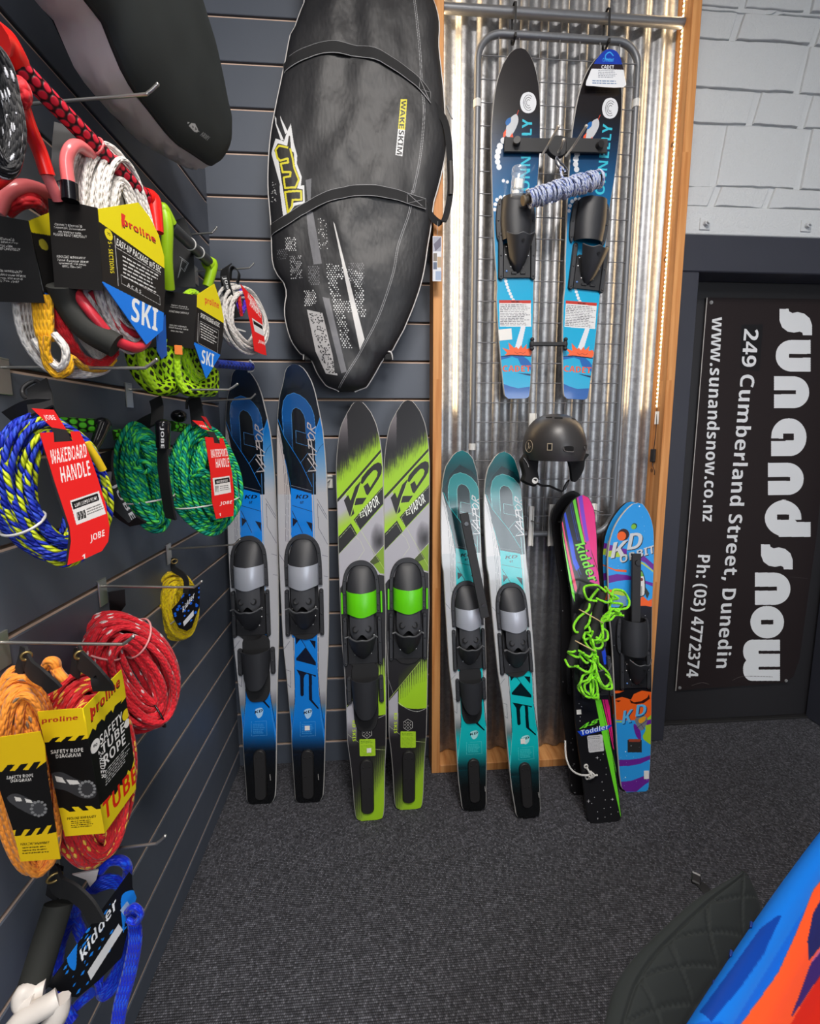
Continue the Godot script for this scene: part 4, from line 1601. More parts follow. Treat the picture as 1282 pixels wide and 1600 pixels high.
func cadet_print(a: Art) -> void:
	var yy := func(v: float) -> float: return flat(a.pl, 810, v).y
	a.fade([[3, rgb(20, 15, 18)], [yy.call(170), rgb(20, 15, 18)], [yy.call(205), rgb(16, 34, 58)], [yy.call(260), rgb(12, 74, 120)], [yy.call(330), rgb(10, 108, 164)], [yy.call(400), rgb(24, 152, 200)], [yy.call(460), rgb(30, 170, 214)], [-1, rgb(30, 170, 214)]])
	var cyan := rgb(58, 190, 212)
	var white := rgb(226, 228, 232)
	a.crop(760, 60, 5.574)
	a.curve([365, 467, 415, 490, 437, 560, 415, 630, 365, 652, 315, 630, 294, 560, 315, 490], white)
	for k in 3:
		var r := 56.0 - k * 17.0
		var p := []
		for i in 15:
			var an := deg_to_rad(300.0 - i * 18.0)
			p.append_array([368 + cos(an) * r * 0.78, 560 - sin(an) * r * 1.2])
		a.arc(p, 0.0024, rgb(128, 128, 132))
	a.words("CONNELLY", [372, 1415, 400, 700, 288, 1415], cyan)
	# rocket and its trail
	a.curve([270, 665, 280, 720, 250, 800, 205, 860, 170, 840, 178, 760, 215, 690, 250, 662], rgb(198, 200, 204))
	a.curve([185, 700, 214, 690, 212, 730, 180, 760, 168, 730], rgb(30, 100, 170))
	a.line([268, 665, 282, 625], 0.0022, rgb(226, 70, 44))
	a.poly([205, 858, 228, 822, 240, 880, 210, 885], rgb(236, 88, 50))
	a.poly([150, 820, 175, 790, 170, 850, 145, 870], rgb(236, 88, 50))
	for p in [[150, 890, 26], [120, 940, 28], [105, 985, 26], [98, 1030, 26], [100, 1075, 24], [112, 1120, 24], [150, 1240, 15], [185, 1250, 14], [75, 1490, 16], [80, 1445, 17], [95, 1405, 17], [125, 1385, 17], [160, 1380, 16], [190, 1395, 16]]:
		a.dot(p[0], p[1], p[2] * 0.00042, white)
	a.crop(760, 300, 5.574)
	for i in 12:
		var u := i / 11.0
		a.dot(155 + 80 * u * u, 640 + 300 * u, 0.0062, white)
	a.crop(760, 450, 6.41)
	a.poly([130, 125, 447, 125, 450, 388, 136, 388], rgb(226, 226, 226))
	a.poly([130, 122, 447, 122, 447, 152, 130, 152], rgb(196, 62, 52))
	a.words("WARNING", [250, 148, 330, 148, 250, 130], rgb(40, 20, 18))
	a.lines(13, [142, 378, 440, 378, 138, 160], rgb(120, 120, 124))
	for i in 9:
		var u := i / 8.0
		a.dot(368 - 50 * u, 400 + 200 * u, 0.0095 + 0.003 * u, white)
	a.poly([160, 598, 235, 622, 222, 545, 282, 602, 300, 588, 322, 612, 350, 572, 365, 608, 405, 562, 402, 612, 440, 600, 470, 640, 440, 680, 185, 672, 210, 650], rgb(244, 106, 62))
	a.arc([285, 640, 310, 655, 340, 645, 370, 655, 395, 638], 0.0012, rgb(130, 40, 24))
	a.poly([135, 685, 250, 668, 470, 680, 470, 690, 250, 680, 140, 694], rgb(20, 30, 60))
	a.poly([135, 690, 250, 682, 370, 684, 420, 720, 450, 760, 470, 800, 470, 840, 400, 790, 345, 768, 318, 706, 260, 690, 140, 722], rgb(22, 98, 176))
	a.words("CADET", [166, 838, 442, 838, 166, 776], rgb(236, 92, 52))
	a.poly([308, 850, 460, 862, 460, 885, 390, 870], rgb(16, 50, 98))
	a.poly([160, 955, 240, 985, 320, 1004, 460, 985, 460, 1130, 160, 1130], rgb(18, 90, 168))

func kidder_print(a: Art) -> void:
	a.im.fill(rgb(24, 24, 27))
	var pink := rgb(232, 36, 128)
	var green := rgb(112, 224, 48)
	var blue := rgb(18, 74, 226)
	a.crop(860, 760, 7.122)
	a.poly([280, 90, 600, 90, 620, 1150, 545, 1100, 300, 180], pink)
	a.line([330, 300, 440, 680, 540, 960], 0.0022, rgb(40, 10, 26))
	a.poly([255, 110, 282, 105, 440, 660, 545, 1100, 440, 1060, 380, 640], rgb(216, 52, 150))
	a.poly([275, 108, 318, 100, 425, 600, 392, 620], rgb(126, 66, 206))
	a.poly([150, 200, 235, 130, 345, 620, 240, 640], rgb(14, 16, 34))
	a.line([190, 190, 300, 600], 0.0012, blue)
	a.line([204, 170, 318, 600], 0.0009, rgb(50, 110, 220))
	a.poly([214, 140, 242, 122, 385, 650, 350, 640], green)
	a.line([245, 125, 378, 600], 0.0008, rgb(20, 30, 16))
	a.poly([132, 300, 150, 285, 250, 620, 285, 800, 330, 900, 290, 940, 255, 860], blue)
	a.line([265, 830, 330, 1010], 0.0012, rgb(70, 120, 230))
	a.line([280, 820, 345, 980], 0.0012, rgb(70, 120, 230))
	a.poly([108, 370, 128, 400, 300, 1130, 290, 1180, 270, 1150], rgb(236, 70, 110))
	a.poly([104, 420, 116, 450, 272, 1200, 276, 1290, 240, 1200], green)
	a.words("kidder", [262, 650, 430, 1075, 392, 620], rgb(16, 40, 12))
	a.words("kidder", [272, 645, 432, 1060, 378, 622], rgb(128, 230, 66))
	a.crop(860, 900, 7.122)
	a.poly([500, 470, 560, 520, 640, 980, 600, 985, 520, 600], blue)
	a.poly([470, 980, 500, 990, 560, 1150, 520, 1150], pink)
	a.crop(860, 1090, 7.122)
	a.poly([500, 20, 565, 20, 640, 320, 800, 1340, 784, 1330, 560, 330], green)
	a.poly([578, 20, 640, 20, 690, 200, 720, 600, 700, 560], pink)
	a.line([600, 20, 712, 560], 0.0022, rgb(24, 24, 27))
	a.line([592, 160, 735, 830], 0.0022, green)
	a.line([570, 100, 740, 820], 0.001, rgb(24, 24, 27))
	a.words("48", [318, 362, 520, 285, 352, 300], green)
	a.poly([300, 372, 420, 352, 690, 298, 690, 310, 640, 352, 350, 428], rgb(24, 66, 200))
	a.words("Toddler", [345, 415, 650, 345, 340, 360], rgb(214, 226, 246))
	a.poly([412, 432, 425, 422, 570, 408, 582, 420, 600, 585, 590, 595, 440, 610, 428, 598], rgb(206, 206, 208))
	a.lines(2, [422, 470, 575, 455, 420, 432], rgb(120, 120, 124))
	a.lines(9, [440, 595, 590, 580, 425, 475], rgb(158, 158, 162))
	for p in [[525, 667, 24], [427, 1150, 26], [693, 1130, 24], [530, 1342, 16], [578, 937, 14], [624, 852, 13], [622, 780, 10]]:
		star(a, p[0], p[1], p[2])
	for p in [[558, 692], [590, 627], [594, 1030], [494, 1108], [613, 1137], [463, 1176], [672, 1217], [528, 1268], [678, 1294], [600, 1232], [610, 1328], [755, 1268], [322, 66], [350, 98], [335, 212], [332, 258]]:
		a.dot(p[0], p[1], 0.0017, rgb(200, 200, 202))

func orbit_print(a: Art) -> void:
	var sky := rgb(44, 156, 232)
	var purple := rgb(108, 36, 150)
	var orange := rgb(242, 98, 30)
	a.im.fill(sky)
	var rg := RandomNumberGenerator.new()
	rg.seed = 5
	a.crop(860, 760, 7.122)
	for i in 40:
		a.dot(rg.randf_range(650, 1150), rg.randf_range(200, 1000), rg.randf_range(0.0005, 0.0012), rgb(210, 232, 250))
	a.dot(958, 218, 0.003, rgb(236, 244, 250))
	a.dot(804, 535, 0.0245, rgb(56, 26, 26))
	a.dot(785, 550, 0.019, orange)
	a.dot(918, 440, 0.0125, rgb(30, 70, 40))
	a.dot(912, 446, 0.0105, rgb(128, 190, 60))
	a.poly([620, 640, 690, 655, 850, 700, 850, 770, 640, 770], purple)
	a.poly([620, 715, 700, 712, 860, 760, 860, 785, 640, 785], rgb(176, 204, 60))
	a.poly([960, 740, 1040, 770, 1165, 880, 1165, 950, 1060, 850, 960, 800], purple)
	a.poly([960, 815, 1040, 850, 1165, 950, 1165, 965, 1030, 868, 960, 838], rgb(190, 200, 90))
	a.poly([640, 890, 720, 920, 850, 930, 850, 955, 740, 945, 640, 905], orange)
	a.poly([630, 1000, 740, 975, 850, 985, 1160, 1080, 1160, 1120, 960, 1040, 850, 1040, 740, 1055, 640, 1080], purple)
	a.poly([640, 1140, 700, 1150, 840, 1180, 840, 1225, 740, 1205, 640, 1190], rgb(176, 204, 60))
	a.poly([630, 1140, 690, 1150, 720, 1280, 650, 1310, 630, 1310], orange)
	a.poly([690, 1240, 850, 1210, 850, 1345, 700, 1330], rgb(110, 150, 190))
	for w in [[8, rgb(44, 46, 52)], [0, rgb(206, 208, 210)]]:
		var d: float = w[0]
		a.words("K", [672 + d, 800 + d, 832 + d, 772 + d, 700 + d, 622 + d], w[1])
		a.words("D", [850 + d, 705 + d, 1000 + d, 690 + d, 880 + d, 520 + d], w[1])
		a.words("ORBIT", [780 + d, 855 + d, 1160 + d, 735 + d, 770 + d, 770 + d], w[1])
	a.line([715, 790, 735, 660], 0.0014, rgb(120, 122, 126))
	# rocket
	a.curve([1017, 930, 1048, 1000, 1060, 1080, 1058, 1190, 1035, 1225, 990, 1225, 968, 1190, 972, 1080, 988, 1000], rgb(40, 46, 40))
	a.curve([1017, 945, 1040, 1005, 1050, 1080, 1048, 1190, 1025, 1215, 995, 1215, 978, 1190, 982, 1080, 994, 1005], rgb(222, 222, 216))
	a.poly([1017, 940, 1040, 1000, 994, 1000], rgb(110, 180, 60))
	a.dot(1017, 1035, 0.0068, rgb(120, 46, 40))
	a.line([1017, 1110, 1017, 1210], 0.003, rgb(60, 66, 50))
	a.poly([1060, 1120, 1105, 1190, 1080, 1250, 1058, 1200], rgb(48, 56, 52))
	a.curve([960, 1330, 1000, 1250, 1035, 1225, 1090, 1270, 1140, 1250, 1150, 1330], orange)
	a.dot(985, 1265, 0.008, rgb(160, 90, 30))
	a.crop(860, 900, 7.122)
	a.poly([620, 340, 760, 350, 850, 330, 960, 335, 1060, 330, 1160, 350, 1160, 1400, 620, 1400], rgb(22, 21, 23))
	for i in 26:
		a.dot(rg.randf_range(680, 1130), rg.randf_range(360, 1250), rg.randf_range(0.0006, 0.0016), rgb(220, 220, 220))
	a.poly([690, 1275, 830, 1275, 770, 1300, 690, 1310], orange)
	a.crop(860, 1090, 7.122)
	a.poly([700, 20, 800, -10, 900, 20, 930, -40, 1020, -80, 1150, -60, 1150, 250, 700, 250], orange)
	a.poly([885, 20, 930, 50, 1010, 40, 1080, 0, 1100, -40, 1110, 10, 1040, 60, 960, 72, 900, 60], rgb(60, 22, 16))
	a.poly([725, 30, 790, 30, 760, 50], rgb(60, 22, 16))
	a.poly([700, 240, 800, 250, 820, 300, 780, 380, 700, 400], sky)
	a.poly([690, 268, 960, 262, 1000, 440, 1060, 480, 1150, 505, 1150, 1060, 690, 1060], sky)
	a.poly([690, 258, 800, 258, 800, 275, 690, 275], rgb(176, 204, 60))
	a.curve([1060, 260, 1150, 200, 1150, 505, 1060, 480, 1030, 430, 1060, 360], rgb(164, 206, 40))
	a.curve([940, 290, 1000, 360, 1010, 470, 960, 430, 930, 330], purple)
	a.curve([1060, 260, 1140, 240, 1120, 290, 1050, 300], purple)
	a.curve([945, 240, 1000, 190, 1060, 200, 1080, 260, 1040, 350, 1000, 360, 960, 300], rgb(120, 124, 132))
	a.line([960, 340, 1080, 250], 0.002, rgb(60, 62, 70))
	a.line([980, 250, 1050, 350], 0.002, rgb(60, 62, 70))
	a.curve([985, 240, 1060, 205, 1050, 260, 1000, 285], rgb(226, 160, 40))
	for w in [[9, rgb(24, 60, 110)], [0, rgb(96, 180, 232)]]:
		var d: float = w[0]
		a.words("K", [800 + d, 292 + d, 905 + d, 272 + d, 818 + d, 145 + d], w[1])
		a.words("D", [948 + d, 210 + d, 1060 + d, 195 + d, 965 + d, 80 + d], w[1])
	a.poly([862, 468, 1020, 468, 1020, 608, 862, 608], rgb(46, 44, 44))
	a.poly([870, 460, 1010, 460, 1000, 490, 880, 490], rgb(160, 70, 50))
	a.poly([750, 690, 880, 690, 1000, 675, 1150, 630, 1150, 668, 1000, 735, 880, 758, 750, 762], purple)
	a.poly([780, 935, 900, 925, 1020, 880, 1150, 820, 1150, 910, 1060, 960, 960, 1045, 790, 1045], purple)
	for i in 22:
		a.dot(rg.randf_range(750, 1120), rg.randf_range(420, 980), rg.randf_range(0.0006, 0.0016), rgb(210, 232, 250))
	a.dot(838, 885, 0.0026, rgb(214, 236, 250))
	a.dot(840, 600, 0.0026, rgb(214, 236, 250))

func build_junior() -> void:
	var pale := plain("pale ski edge", rgb(196, 194, 190), 0.4)
	var dark := plain("dark ski edge", rgb(26, 26, 28), 0.4)
	# ---- the pair on the rack
	var z := -1.755
	var pl := frame(on_back(809.5, 622.5, z), on_back(814, 75, z) - on_back(809.5, 622.5, z), Vector3.BACK)
	var e := edges(pl, [[760, 60, 5.574, 303, 83, 250, 90, 200, 130, 150, 210, 110, 310, 80, 430, 60, 570, 46, 740, 42, 900, 44, 1100, 52, 1400], [760, 300, 5.574, 62, 300, 76, 600, 92, 840], [760, 450, 6.41, 101, 100, 118, 420, 140, 690, 165, 950, 178, 1050, 190, 1090, 215, 1106]],
		[[760, 60, 5.574, 307, 83, 348, 95, 388, 145, 422, 220, 450, 330, 468, 450, 475, 600, 472, 900, 458, 1200, 440, 1420], [760, 300, 5.574, 430, 400, 421, 700, 417, 850], [760, 450, 6.41, 476, 200, 470, 500, 460, 750, 447, 1000, 438, 1075, 428, 1095, 400, 1106]])
	var rect := Rect2(-0.12, -0.01, 0.24, 1.45)
	var a := art(pl, rect, 1000, Color.BLACK)
	cadet_print(a)
	var pm := printed("cadet print", a.im, 0.25, 0.6)
	var bm := board(e[0], e[1], rect, 0.012, 0.0)
	var meshes := [bm[0].mesh(), bm[1].mesh()]
	var c1 := finish_ski("water_ski", "black to turquoise child's ski on the rack, with a small price sticker, left", "", pl, meshes, pm, pale)
	var q := func(p: Transform3D, x: float, y: float) -> Vector2: return flat(p, 760 + x / 5.574, 300 + y / 5.574)
	junior_toe(c1, q.call(pl, 252, 258))
	junior_heel(c1, q.call(pl, 264, 595))
	var st := MB.new()
	var s0 := flat(pl, 760 + 192 / 6.41, 450 + 467 / 6.41)
	st.x = Transform3D(Basis(Vector3.BACK, 0.09), Vector3(s0.x, s0.y, 0.0006))
	st.box(Vector3(), Vector3(0.051, 0.041, 0.0008))
	put("price_sticker", st, plain("paper", rgb(232, 230, 224), 0.7), c1)
	var pl2 := frame(on_back(901, 623.5, z), on_back(949.3, 83, z) - on_back(901, 623.5, z), Vector3.BACK)
	var c2 := finish_ski("water_ski", "black to turquoise child's ski on the rack, with a display card over its tip", "", pl2, meshes, pm, pale)
	junior_toe(c2, q.call(pl2, 893, 278), 1.0, -0.04)
	junior_heel(c2, q.call(pl2, 882, 700), 1.0, -0.04)
	# its tip card
	var cd := art(pl2, Rect2(-0.1, 1.0, 0.2, 0.4), 1600, rgb(228, 230, 233))
	cd.crop(760, 60, 5.574)
	cd.poly([700, 0, 1300, 0, 1300, 320, 700, 300], rgb(40, 30, 36))
	cd.poly([700, 0, 1300, 0, 1300, 272, 700, 262], rgb(28, 60, 168))
	cd.arc([1080, 195, 1050, 165, 1015, 190, 1020, 225, 1075, 232], 0.004, rgb(60, 160, 232))
	cd.words("CONNELLY", [988, 246, 1085, 248, 990, 215], rgb(60, 160, 232))
	cd.words("CADET", [978, 305, 1085, 308, 980, 275], rgb(238, 238, 240))
	cd.lines(5, [950, 385, 1110, 390, 950, 315], rgb(130, 134, 146))
	cd.lines(2, [900, 440, 1130, 445, 900, 400], rgb(90, 120, 160))
	var co := PackedVector2Array()
	for p in pv([1052, 140, 1010, 148, 960, 195, 915, 260, 880, 340, 845, 440, 900, 455, 1170, 465, 1178, 380, 1165, 300, 1140, 210, 1105, 155]):
		co.append(flat(pl2, 760 + p.x / 5.574, 60 + p.y / 5.574))
	var cm := MB.new()
	cm.plate(smooth(co, 3), 0.021, 0.0222, 0.0, cd.rect)
	put("tip_card", cm, printed("tip card print", cd.im, 0.4), c2)
	# ---- kidder pair, leaning
	pl = lean(Vector2(944, 1284), Vector2(907.5, 774), -1.69)
	e = edges(pl, [[860, 760, 7.122, 335, 100, 290, 108, 230, 145, 170, 220, 130, 300, 110, 400, 125, 560, 160, 760, 200, 1000, 240, 1280], [860, 1090, 7.122, 275, 140, 310, 500, 345, 760, 385, 1080, 410, 1320, 425, 1365, 450, 1382]],
		[[860, 760, 7.122, 340, 100, 400, 130, 450, 220, 480, 300, 500, 430, 520, 600, 533, 850, 560, 1100], [860, 900, 7.122, 600, 600, 640, 950], [860, 1090, 7.122, 668, 60, 705, 400, 742, 800, 782, 1200, 796, 1320, 785, 1355, 755, 1378]])
	rect = Rect2(-0.12, -0.01, 0.24, 1.3)
	a = art(pl, rect, 1100, Color.BLACK)
	kidder_print(a)
	pm = printed("kidder print", a.im, 0.3, 0.4)
	bm = board(e[0], e[1], rect, 0.012, 0.03)
	meshes = [bm[0].mesh(), bm[1].mesh()]
	var k1 := finish_ski("water_ski", "black child's ski with pink, blue and green stripes and a lime rope on it", "", pl, meshes, pm, dark)
	junior_toe(k1, flat(pl, 921, 985), 0.9)
	junior_heel(k1, flat(pl, 931, 1062), 0.9)
	st = MB.new()
	s0 = flat(pl, 905, 1112.5)
	st.box(Vector3(s0.x, s0.y, 0.0006), Vector3(0.018, 0.017, 0.0008))
	put("price_sticker", st, M["paper"], k1)
	var pk := lean(Vector2(917, 1240), Vector2(893, 767), -1.752)
	var sa := art(pk, rect, 300, rgb(30, 29, 31))
	sa.own()
	for i in 60:
		sa.dot(rng.randf_range(-0.09, 0.09), rng.randf_range(0, 1.2), rng.randf_range(0.001, 0.003), rgb(205, 205, 208))
	var k2 := finish_ski("water_ski", "second child's ski with starry black print, standing behind the pink striped one", "", pk, meshes, printed("starry print", sa.im, 0.45), dark)
	junior_heel(k2, Vector2(0.0, 0.47), 0.85)
	# ---- orbit pair
	pl = lean(Vector2(994, 1236), Vector2(992.5, 785), -1.735)
	e = edges(pl, [[860, 760, 7.122, 940, 180, 880, 195, 820, 250, 750, 350, 700, 450, 665, 560, 645, 700, 638, 860, 645, 1050], [860, 900, 7.122, 655, 400, 682, 700, 700, 1000, 712, 1270], [860, 1090, 7.122, 722, 100, 742, 500, 772, 880, 790, 990, 808, 1025, 840, 1042]],
		[[860, 760, 7.122, 946, 180, 1000, 195, 1060, 270, 1110, 370, 1140, 480, 1155, 640, 1160, 850, 1152, 1100], [860, 900, 7.122, 1142, 300, 1134, 900, 1134, 1300], [860, 1090, 7.122, 1133, 200, 1126, 600, 1112, 900, 1104, 1000, 1094, 1030, 1070, 1043]])
	rect = Rect2(-0.12, -0.01, 0.24, 1.3)
	a = art(pl, rect, 1100, Color.BLACK)
	orbit_print(a)
	pm = printed("orbit print", a.im, 0.35, 0.3)
	bm = board(e[0], e[1], rect, 0.012, 0.025)
	meshes = [bm[0].mesh(), bm[1].mesh()]
	var o1 := finish_ski("water_ski", "sky blue child's ski printed with planets and a rocket, beside the right stile", "", pl, meshes, pm, pale)
	junior_toe(o1, flat(pl, 860 + 915 / 7.122, 900 + 660 / 7.122), 0.95)
	var hp := junior_heel(o1, flat(pl, 860 + 940 / 7.122, 900 + 1080 / 7.122), 0.9)
	screws(hp, [[-0.016, 0.052]], 0.0075, 0.0062, plain("orange button", rgb(228, 92, 56), 0.4))
	st = MB.new()
	s0 = flat(pl, 860 + 1072 / 7.122, 1090 + 858 / 7.122)
	st.box(Vector3(s0.x, s0.y, 0.0006), Vector3(0.021, 0.034, 0.0008))
	put("price_sticker", st, M["paper"], o1)
	var po := lean(Vector2(990, 1226), Vector2(982, 777), -1.778)
	finish_ski("water_ski", "second planet print child's ski, hidden but for its dark rim behind the sky blue one", "", po, meshes, pm, dark)
	# ---- loose spreader bars
	var barm := plain("bar rubber", rgb(38, 38, 40), 0.6)
	var b := MB.new()
	b.x = lean(Vector2(736, 1267), Vector2(721, 705), -1.70)
	var p0 := flat(b.x, 720, 800)
	var p1 := flat(b.x, 752, 957)
	b.x = b.x * Transform3D(Basis(), Vector3(0, 0, 0.062))
	var dd := (p1 - p0).normalized()
	var sd := Vector2(-dd.y, dd.x)
	b.plate(PackedVector2Array([p0 - sd * 0.016, p0 + sd * 0.016, p1 + sd * 0.016, p1 - sd * 0.016]), 0.0, 0.009, 0.002)
	var bar1 := whole("spreader_bar", b, barm, "flat black rubber spreader bar lying slantwise across the left teal ski", "spreader bar", Transform3D(), "loose spreader bars")
	var hb := MB.new()
	var hx := b.x * Vector3(lerpf(p0.x, p1.x, 0.1), lerpf(p0.y, p1.y, 0.1), 0.009)
	hb.x = Transform3D(b.x.basis, hx)
	hb.disc(Vector3(), 0.008, 0.004, 12)
	put("bolt", hb, M["dark screw"], bar1)
	hb = MB.new()
	hb.x = Transform3D(b.x.basis, b.x * Vector3(lerpf(p0.x, p1.x, 0.88), lerpf(p0.y, p1.y, 0.88), 0.009))
	hb.disc(Vector3(), 0.006, 0.003, 12)
	put("bolt", hb, M["dark screw"], bar1)
	b = MB.new()
	b.x = pl * Transform3D(Basis(), Vector3(0, 0, 0.028))
	p0 = flat(pl, 860 + 912 / 7.122, 760 + 735 / 7.122)
	p1 = flat(pl, 860 + 902 / 7.122, 900 + 500 / 7.122)
	b.plate(PackedVector2Array([p0 + Vector2(-0.0185, 0), p0 + Vector2(0.0185, 0), p1 + Vector2(0.0185, 0), p1 + Vector2(-0.0185, 0)]), 0.0, 0.008, 0.002)
	var bar2 := whole("spreader_bar", b, barm, "flat black spreader bar standing upright on the sky blue planet ski", "spreader bar", Transform3D(), "loose spreader bars")
	hb = MB.new()
	hb.x = Transform3D(b.x.basis, b.x * Vector3(p0.x + 0.002, p0.y - 0.036, 0.008))
	hb.disc(Vector3(), 0.011, 0.006, 14)
	put("bolt", hb, M["dark screw"], bar2)
	# bars that tie the hung pair together
	z = -1.745
	b = MB.new()
	p0 = Vector2(on_back(788, 225, z).x, on_back(788, 227, z).y)
	p1 = Vector2(on_back(947, 231, z).x, on_back(947, 231, z).y)
	var mid := p0.lerp(p1, 0.6)
	for s in [[p0, p0.lerp(p1, 0.61), 0.0], [p0.lerp(p1, 0.56), p1, 0.006]]:
		var A: Vector2 = s[0]
		var B: Vector2 = s[1]
		b.plate(PackedVector2Array([A + Vector2(0, -0.0245), B + Vector2(0, -0.0235), B + Vector2(0, 0.0235), A + Vector2(0, 0.0245)]), z + s[2], z + 0.007 + s[2], 0.002)
	var bar3 := whole("spreader_bar", b, barm, "dark bar bolted across both hung child's skis below their round logos", "spreader bar")
	for px in [[808, 223], [935, 229]]:
		var bo := MB.new()
		var c := on_back(px[0], px[1], z + 0.01)
		bo.x = Transform3D(Basis(Vector3.UP, -0.25 if px[0] < 900 else 0.2), c)
		bo.disc(Vector3(), 0.0125, 0.018, 14)
		put("knob", bo, plain("black plastic", rgb(34, 33, 34), 0.5), bar3)
	b = MB.new()
	p0 = Vector2(on_back(831, 539, z).x, on_back(831, 538, z).y)
	p1 = Vector2(on_back(883, 539, z).x, on_back(883, 538, z).y)
	b.plate(PackedVector2Array([p0 + Vector2(0, -0.0075), p1 + Vector2(0, -0.0075), p1 + Vector2(0, 0.0075), p0 + Vector2(0, 0.0075)]), z, z + 0.012, 0.003)
	var bar4 := whole("spreader_bar", b, barm, "short dark rubber tie clipped between the lower ends of the hung skis", "spreader bar")
	for p in [p0, p1]:
		var cl := MB.new()
		cl.ball(Vector3(p.x, p.y, z + 0.004), Vector3(0.009, 0.016, 0.009), 8)
		cl.ball(Vector3(p.x, p.y + 0.017, z + 0.006), Vector3(0.008, 0.008, 0.008), 8)
		cl.ball(Vector3(p.x, p.y - 0.017, z + 0.006), Vector3(0.008, 0.008, 0.008), 8)
		put("clip", cl, barm, bar4)

# ---------------------------------------------------------------- ropes
func laid_material(called: String, c: Array) -> StandardMaterial3D:      # three twisted strands of their own colours
	if M.has(called):
		return M[called]
	var im := Image.create(48, 96, false, Image.FORMAT_RGB8)
	var hm := Image.create(48, 96, false, Image.FORMAT_RGB8)
	for y in 96:
		for x in 48:
			var s := fposmod(x / 16.0 + y / 16.0, 3.0)
			var h := sin(PI * fposmod(s, 1.0))
			im.set_pixel(x, y, c[int(s) % 3])
			hm.set_pixel(x, y, Color(h, h, h))
	var m := printed(called, im, 0.5)
	m.heightmap_enabled = true
	m.heightmap_texture = ImageTexture.create_from_image(hm)
	m.heightmap_scale = 0.25
	return m

func rope_material(called: String, base: Color, fleck: Color, share_: float, seed_ := 1, rough := 0.6) -> StandardMaterial3D:
	if M.has(called):
		return M[called]
	# a laid rope: slanting strands, some of them in the second colour
	var im := Image.create(32, 128, false, Image.FORMAT_RGB8)
	var hm := Image.create(32, 128, false, Image.FORMAT_RGB8)
	var r := RandomNumberGenerator.new()
	r.seed = seed_
	var pick := []
	for i in 64:
		pick.append(r.randf() < share_)
	for y in 128:
		for x in 32:
			# braid cells lie in brick fashion; a fleck is a long lens within one
			var col := x / 4
			var yy := y + (16 if col % 2 else 0)
			var u := (x % 4 + 0.5) / 4.0 - 0.5
			var v := (yy % 32 + 0.5) / 32.0 - 0.5
			var id := (yy / 32 % 4) * 8 + col
			var lens := 1.0 - (u * u * 3.0 + v * v * 3.6)
			var hgt := clampf(lens, 0.0, 1.0)
			var c := base.lerp(fleck, 1.0 if pick[id] and lens > 0.45 else 0.0)
			im.set_pixel(x, y, c)
			hm.set_pixel(x, y, Color(hgt, hgt, hgt))
	var m := printed(called, im, rough)
	m.heightmap_enabled = true
	m.heightmap_texture = ImageTexture.create_from_image(hm)
	m.heightmap_scale = 0.18
	m.rim_enabled = true
	m.rim = 0.3
	return m

# a hank: one rope laid in n oval turns; a x b are the half axes, w the thickness of the bundle, gap the radial spread
func hank(n: int, a: float, b: float, w: float, gap: float, r: float, seed_: int, pinch := 0.0, wob := 0.15, sides := 7) -> MB:
	var g := RandomNumberGenerator.new()
	g.seed = seed_
	var m := MB.new()
	for i in n:
		# the bundle's cut is round
		var ph := g.randf() * TAU
		var q0 := sqrt(g.randf_range(0.12, 1.0))
		var rr := gap * 0.5 * (1.0 + cos(ph) * q0)
		var zz := 0.5 * w * sin(ph) * q0
		var p1 := g.randf() * TAU
		var p2 := g.randf() * TAU
		var ox := g.randfn(0.0, gap * 0.06)
		var oy := g.randfn(0.0, gap * 0.08)
		var path := PackedVector3Array()
		var N := 44
		for k in N:
			var t := TAU * k / N
			var q := 1.0 - rr / a
			var qb := 1.0 - rr / b
			var pin := 1.0 - pinch * pow(absf(cos(t)), 3.0)
			var jit := 1.0 + wob * 0.12 * sin(2.0 * t + p1) + wob * 0.07 * sin(3.0 * t + p2)
			path.append(Vector3(cos(t) * a * q * jit * pin + ox, sin(t) * b * qb * (1.0 + wob * 0.05 * sin(2.0 * t + p2)) + oy, zz + wob * w * 0.2 * sin(3.0 * t + p1 + p2)))
		m.tube(path, r, sides, true, 0.06)
	return m

func hank_tie(s: Array, w: float, gap: float, deg: float, r := 0.0022) -> MB:      # a tie round a hank's bundle, at an angle of its ring
	var t := deg_to_rad(deg)
	var h := gap * 0.5
	var pl: Transform3D = s[0]
	var c := Vector3(cos(t) * (s[1] - h), sin(t) * (s[2] - h), 0)
	var out := Vector3(cos(t), sin(t), 0)
	var m := MB.new()
	var p := PackedVector3Array()
	for k in 24:
		var a := TAU * k / 24
		p.append(pl * (c + out * cos(a) * (h + 0.006) + Vector3(0, 0, sin(a) * (w * 0.5 + 0.007))))
	m.tube(p, r, 6, true)
	return m

func ring_tie(c: Vector3, axis: Vector3, ra: float, rb: float, u: Vector3, r := 0.0022) -> MB:    # a tie round a bundle
	var m := MB.new()
	var v := axis.cross(u).normalized()
	var p := PackedVector3Array()
	for k in 20:
		var t := TAU * k / 20
		p.append(c + u * cos(t) * ra + v * sin(t) * rb)
	m.tube(p, r, 6, true)
	return m

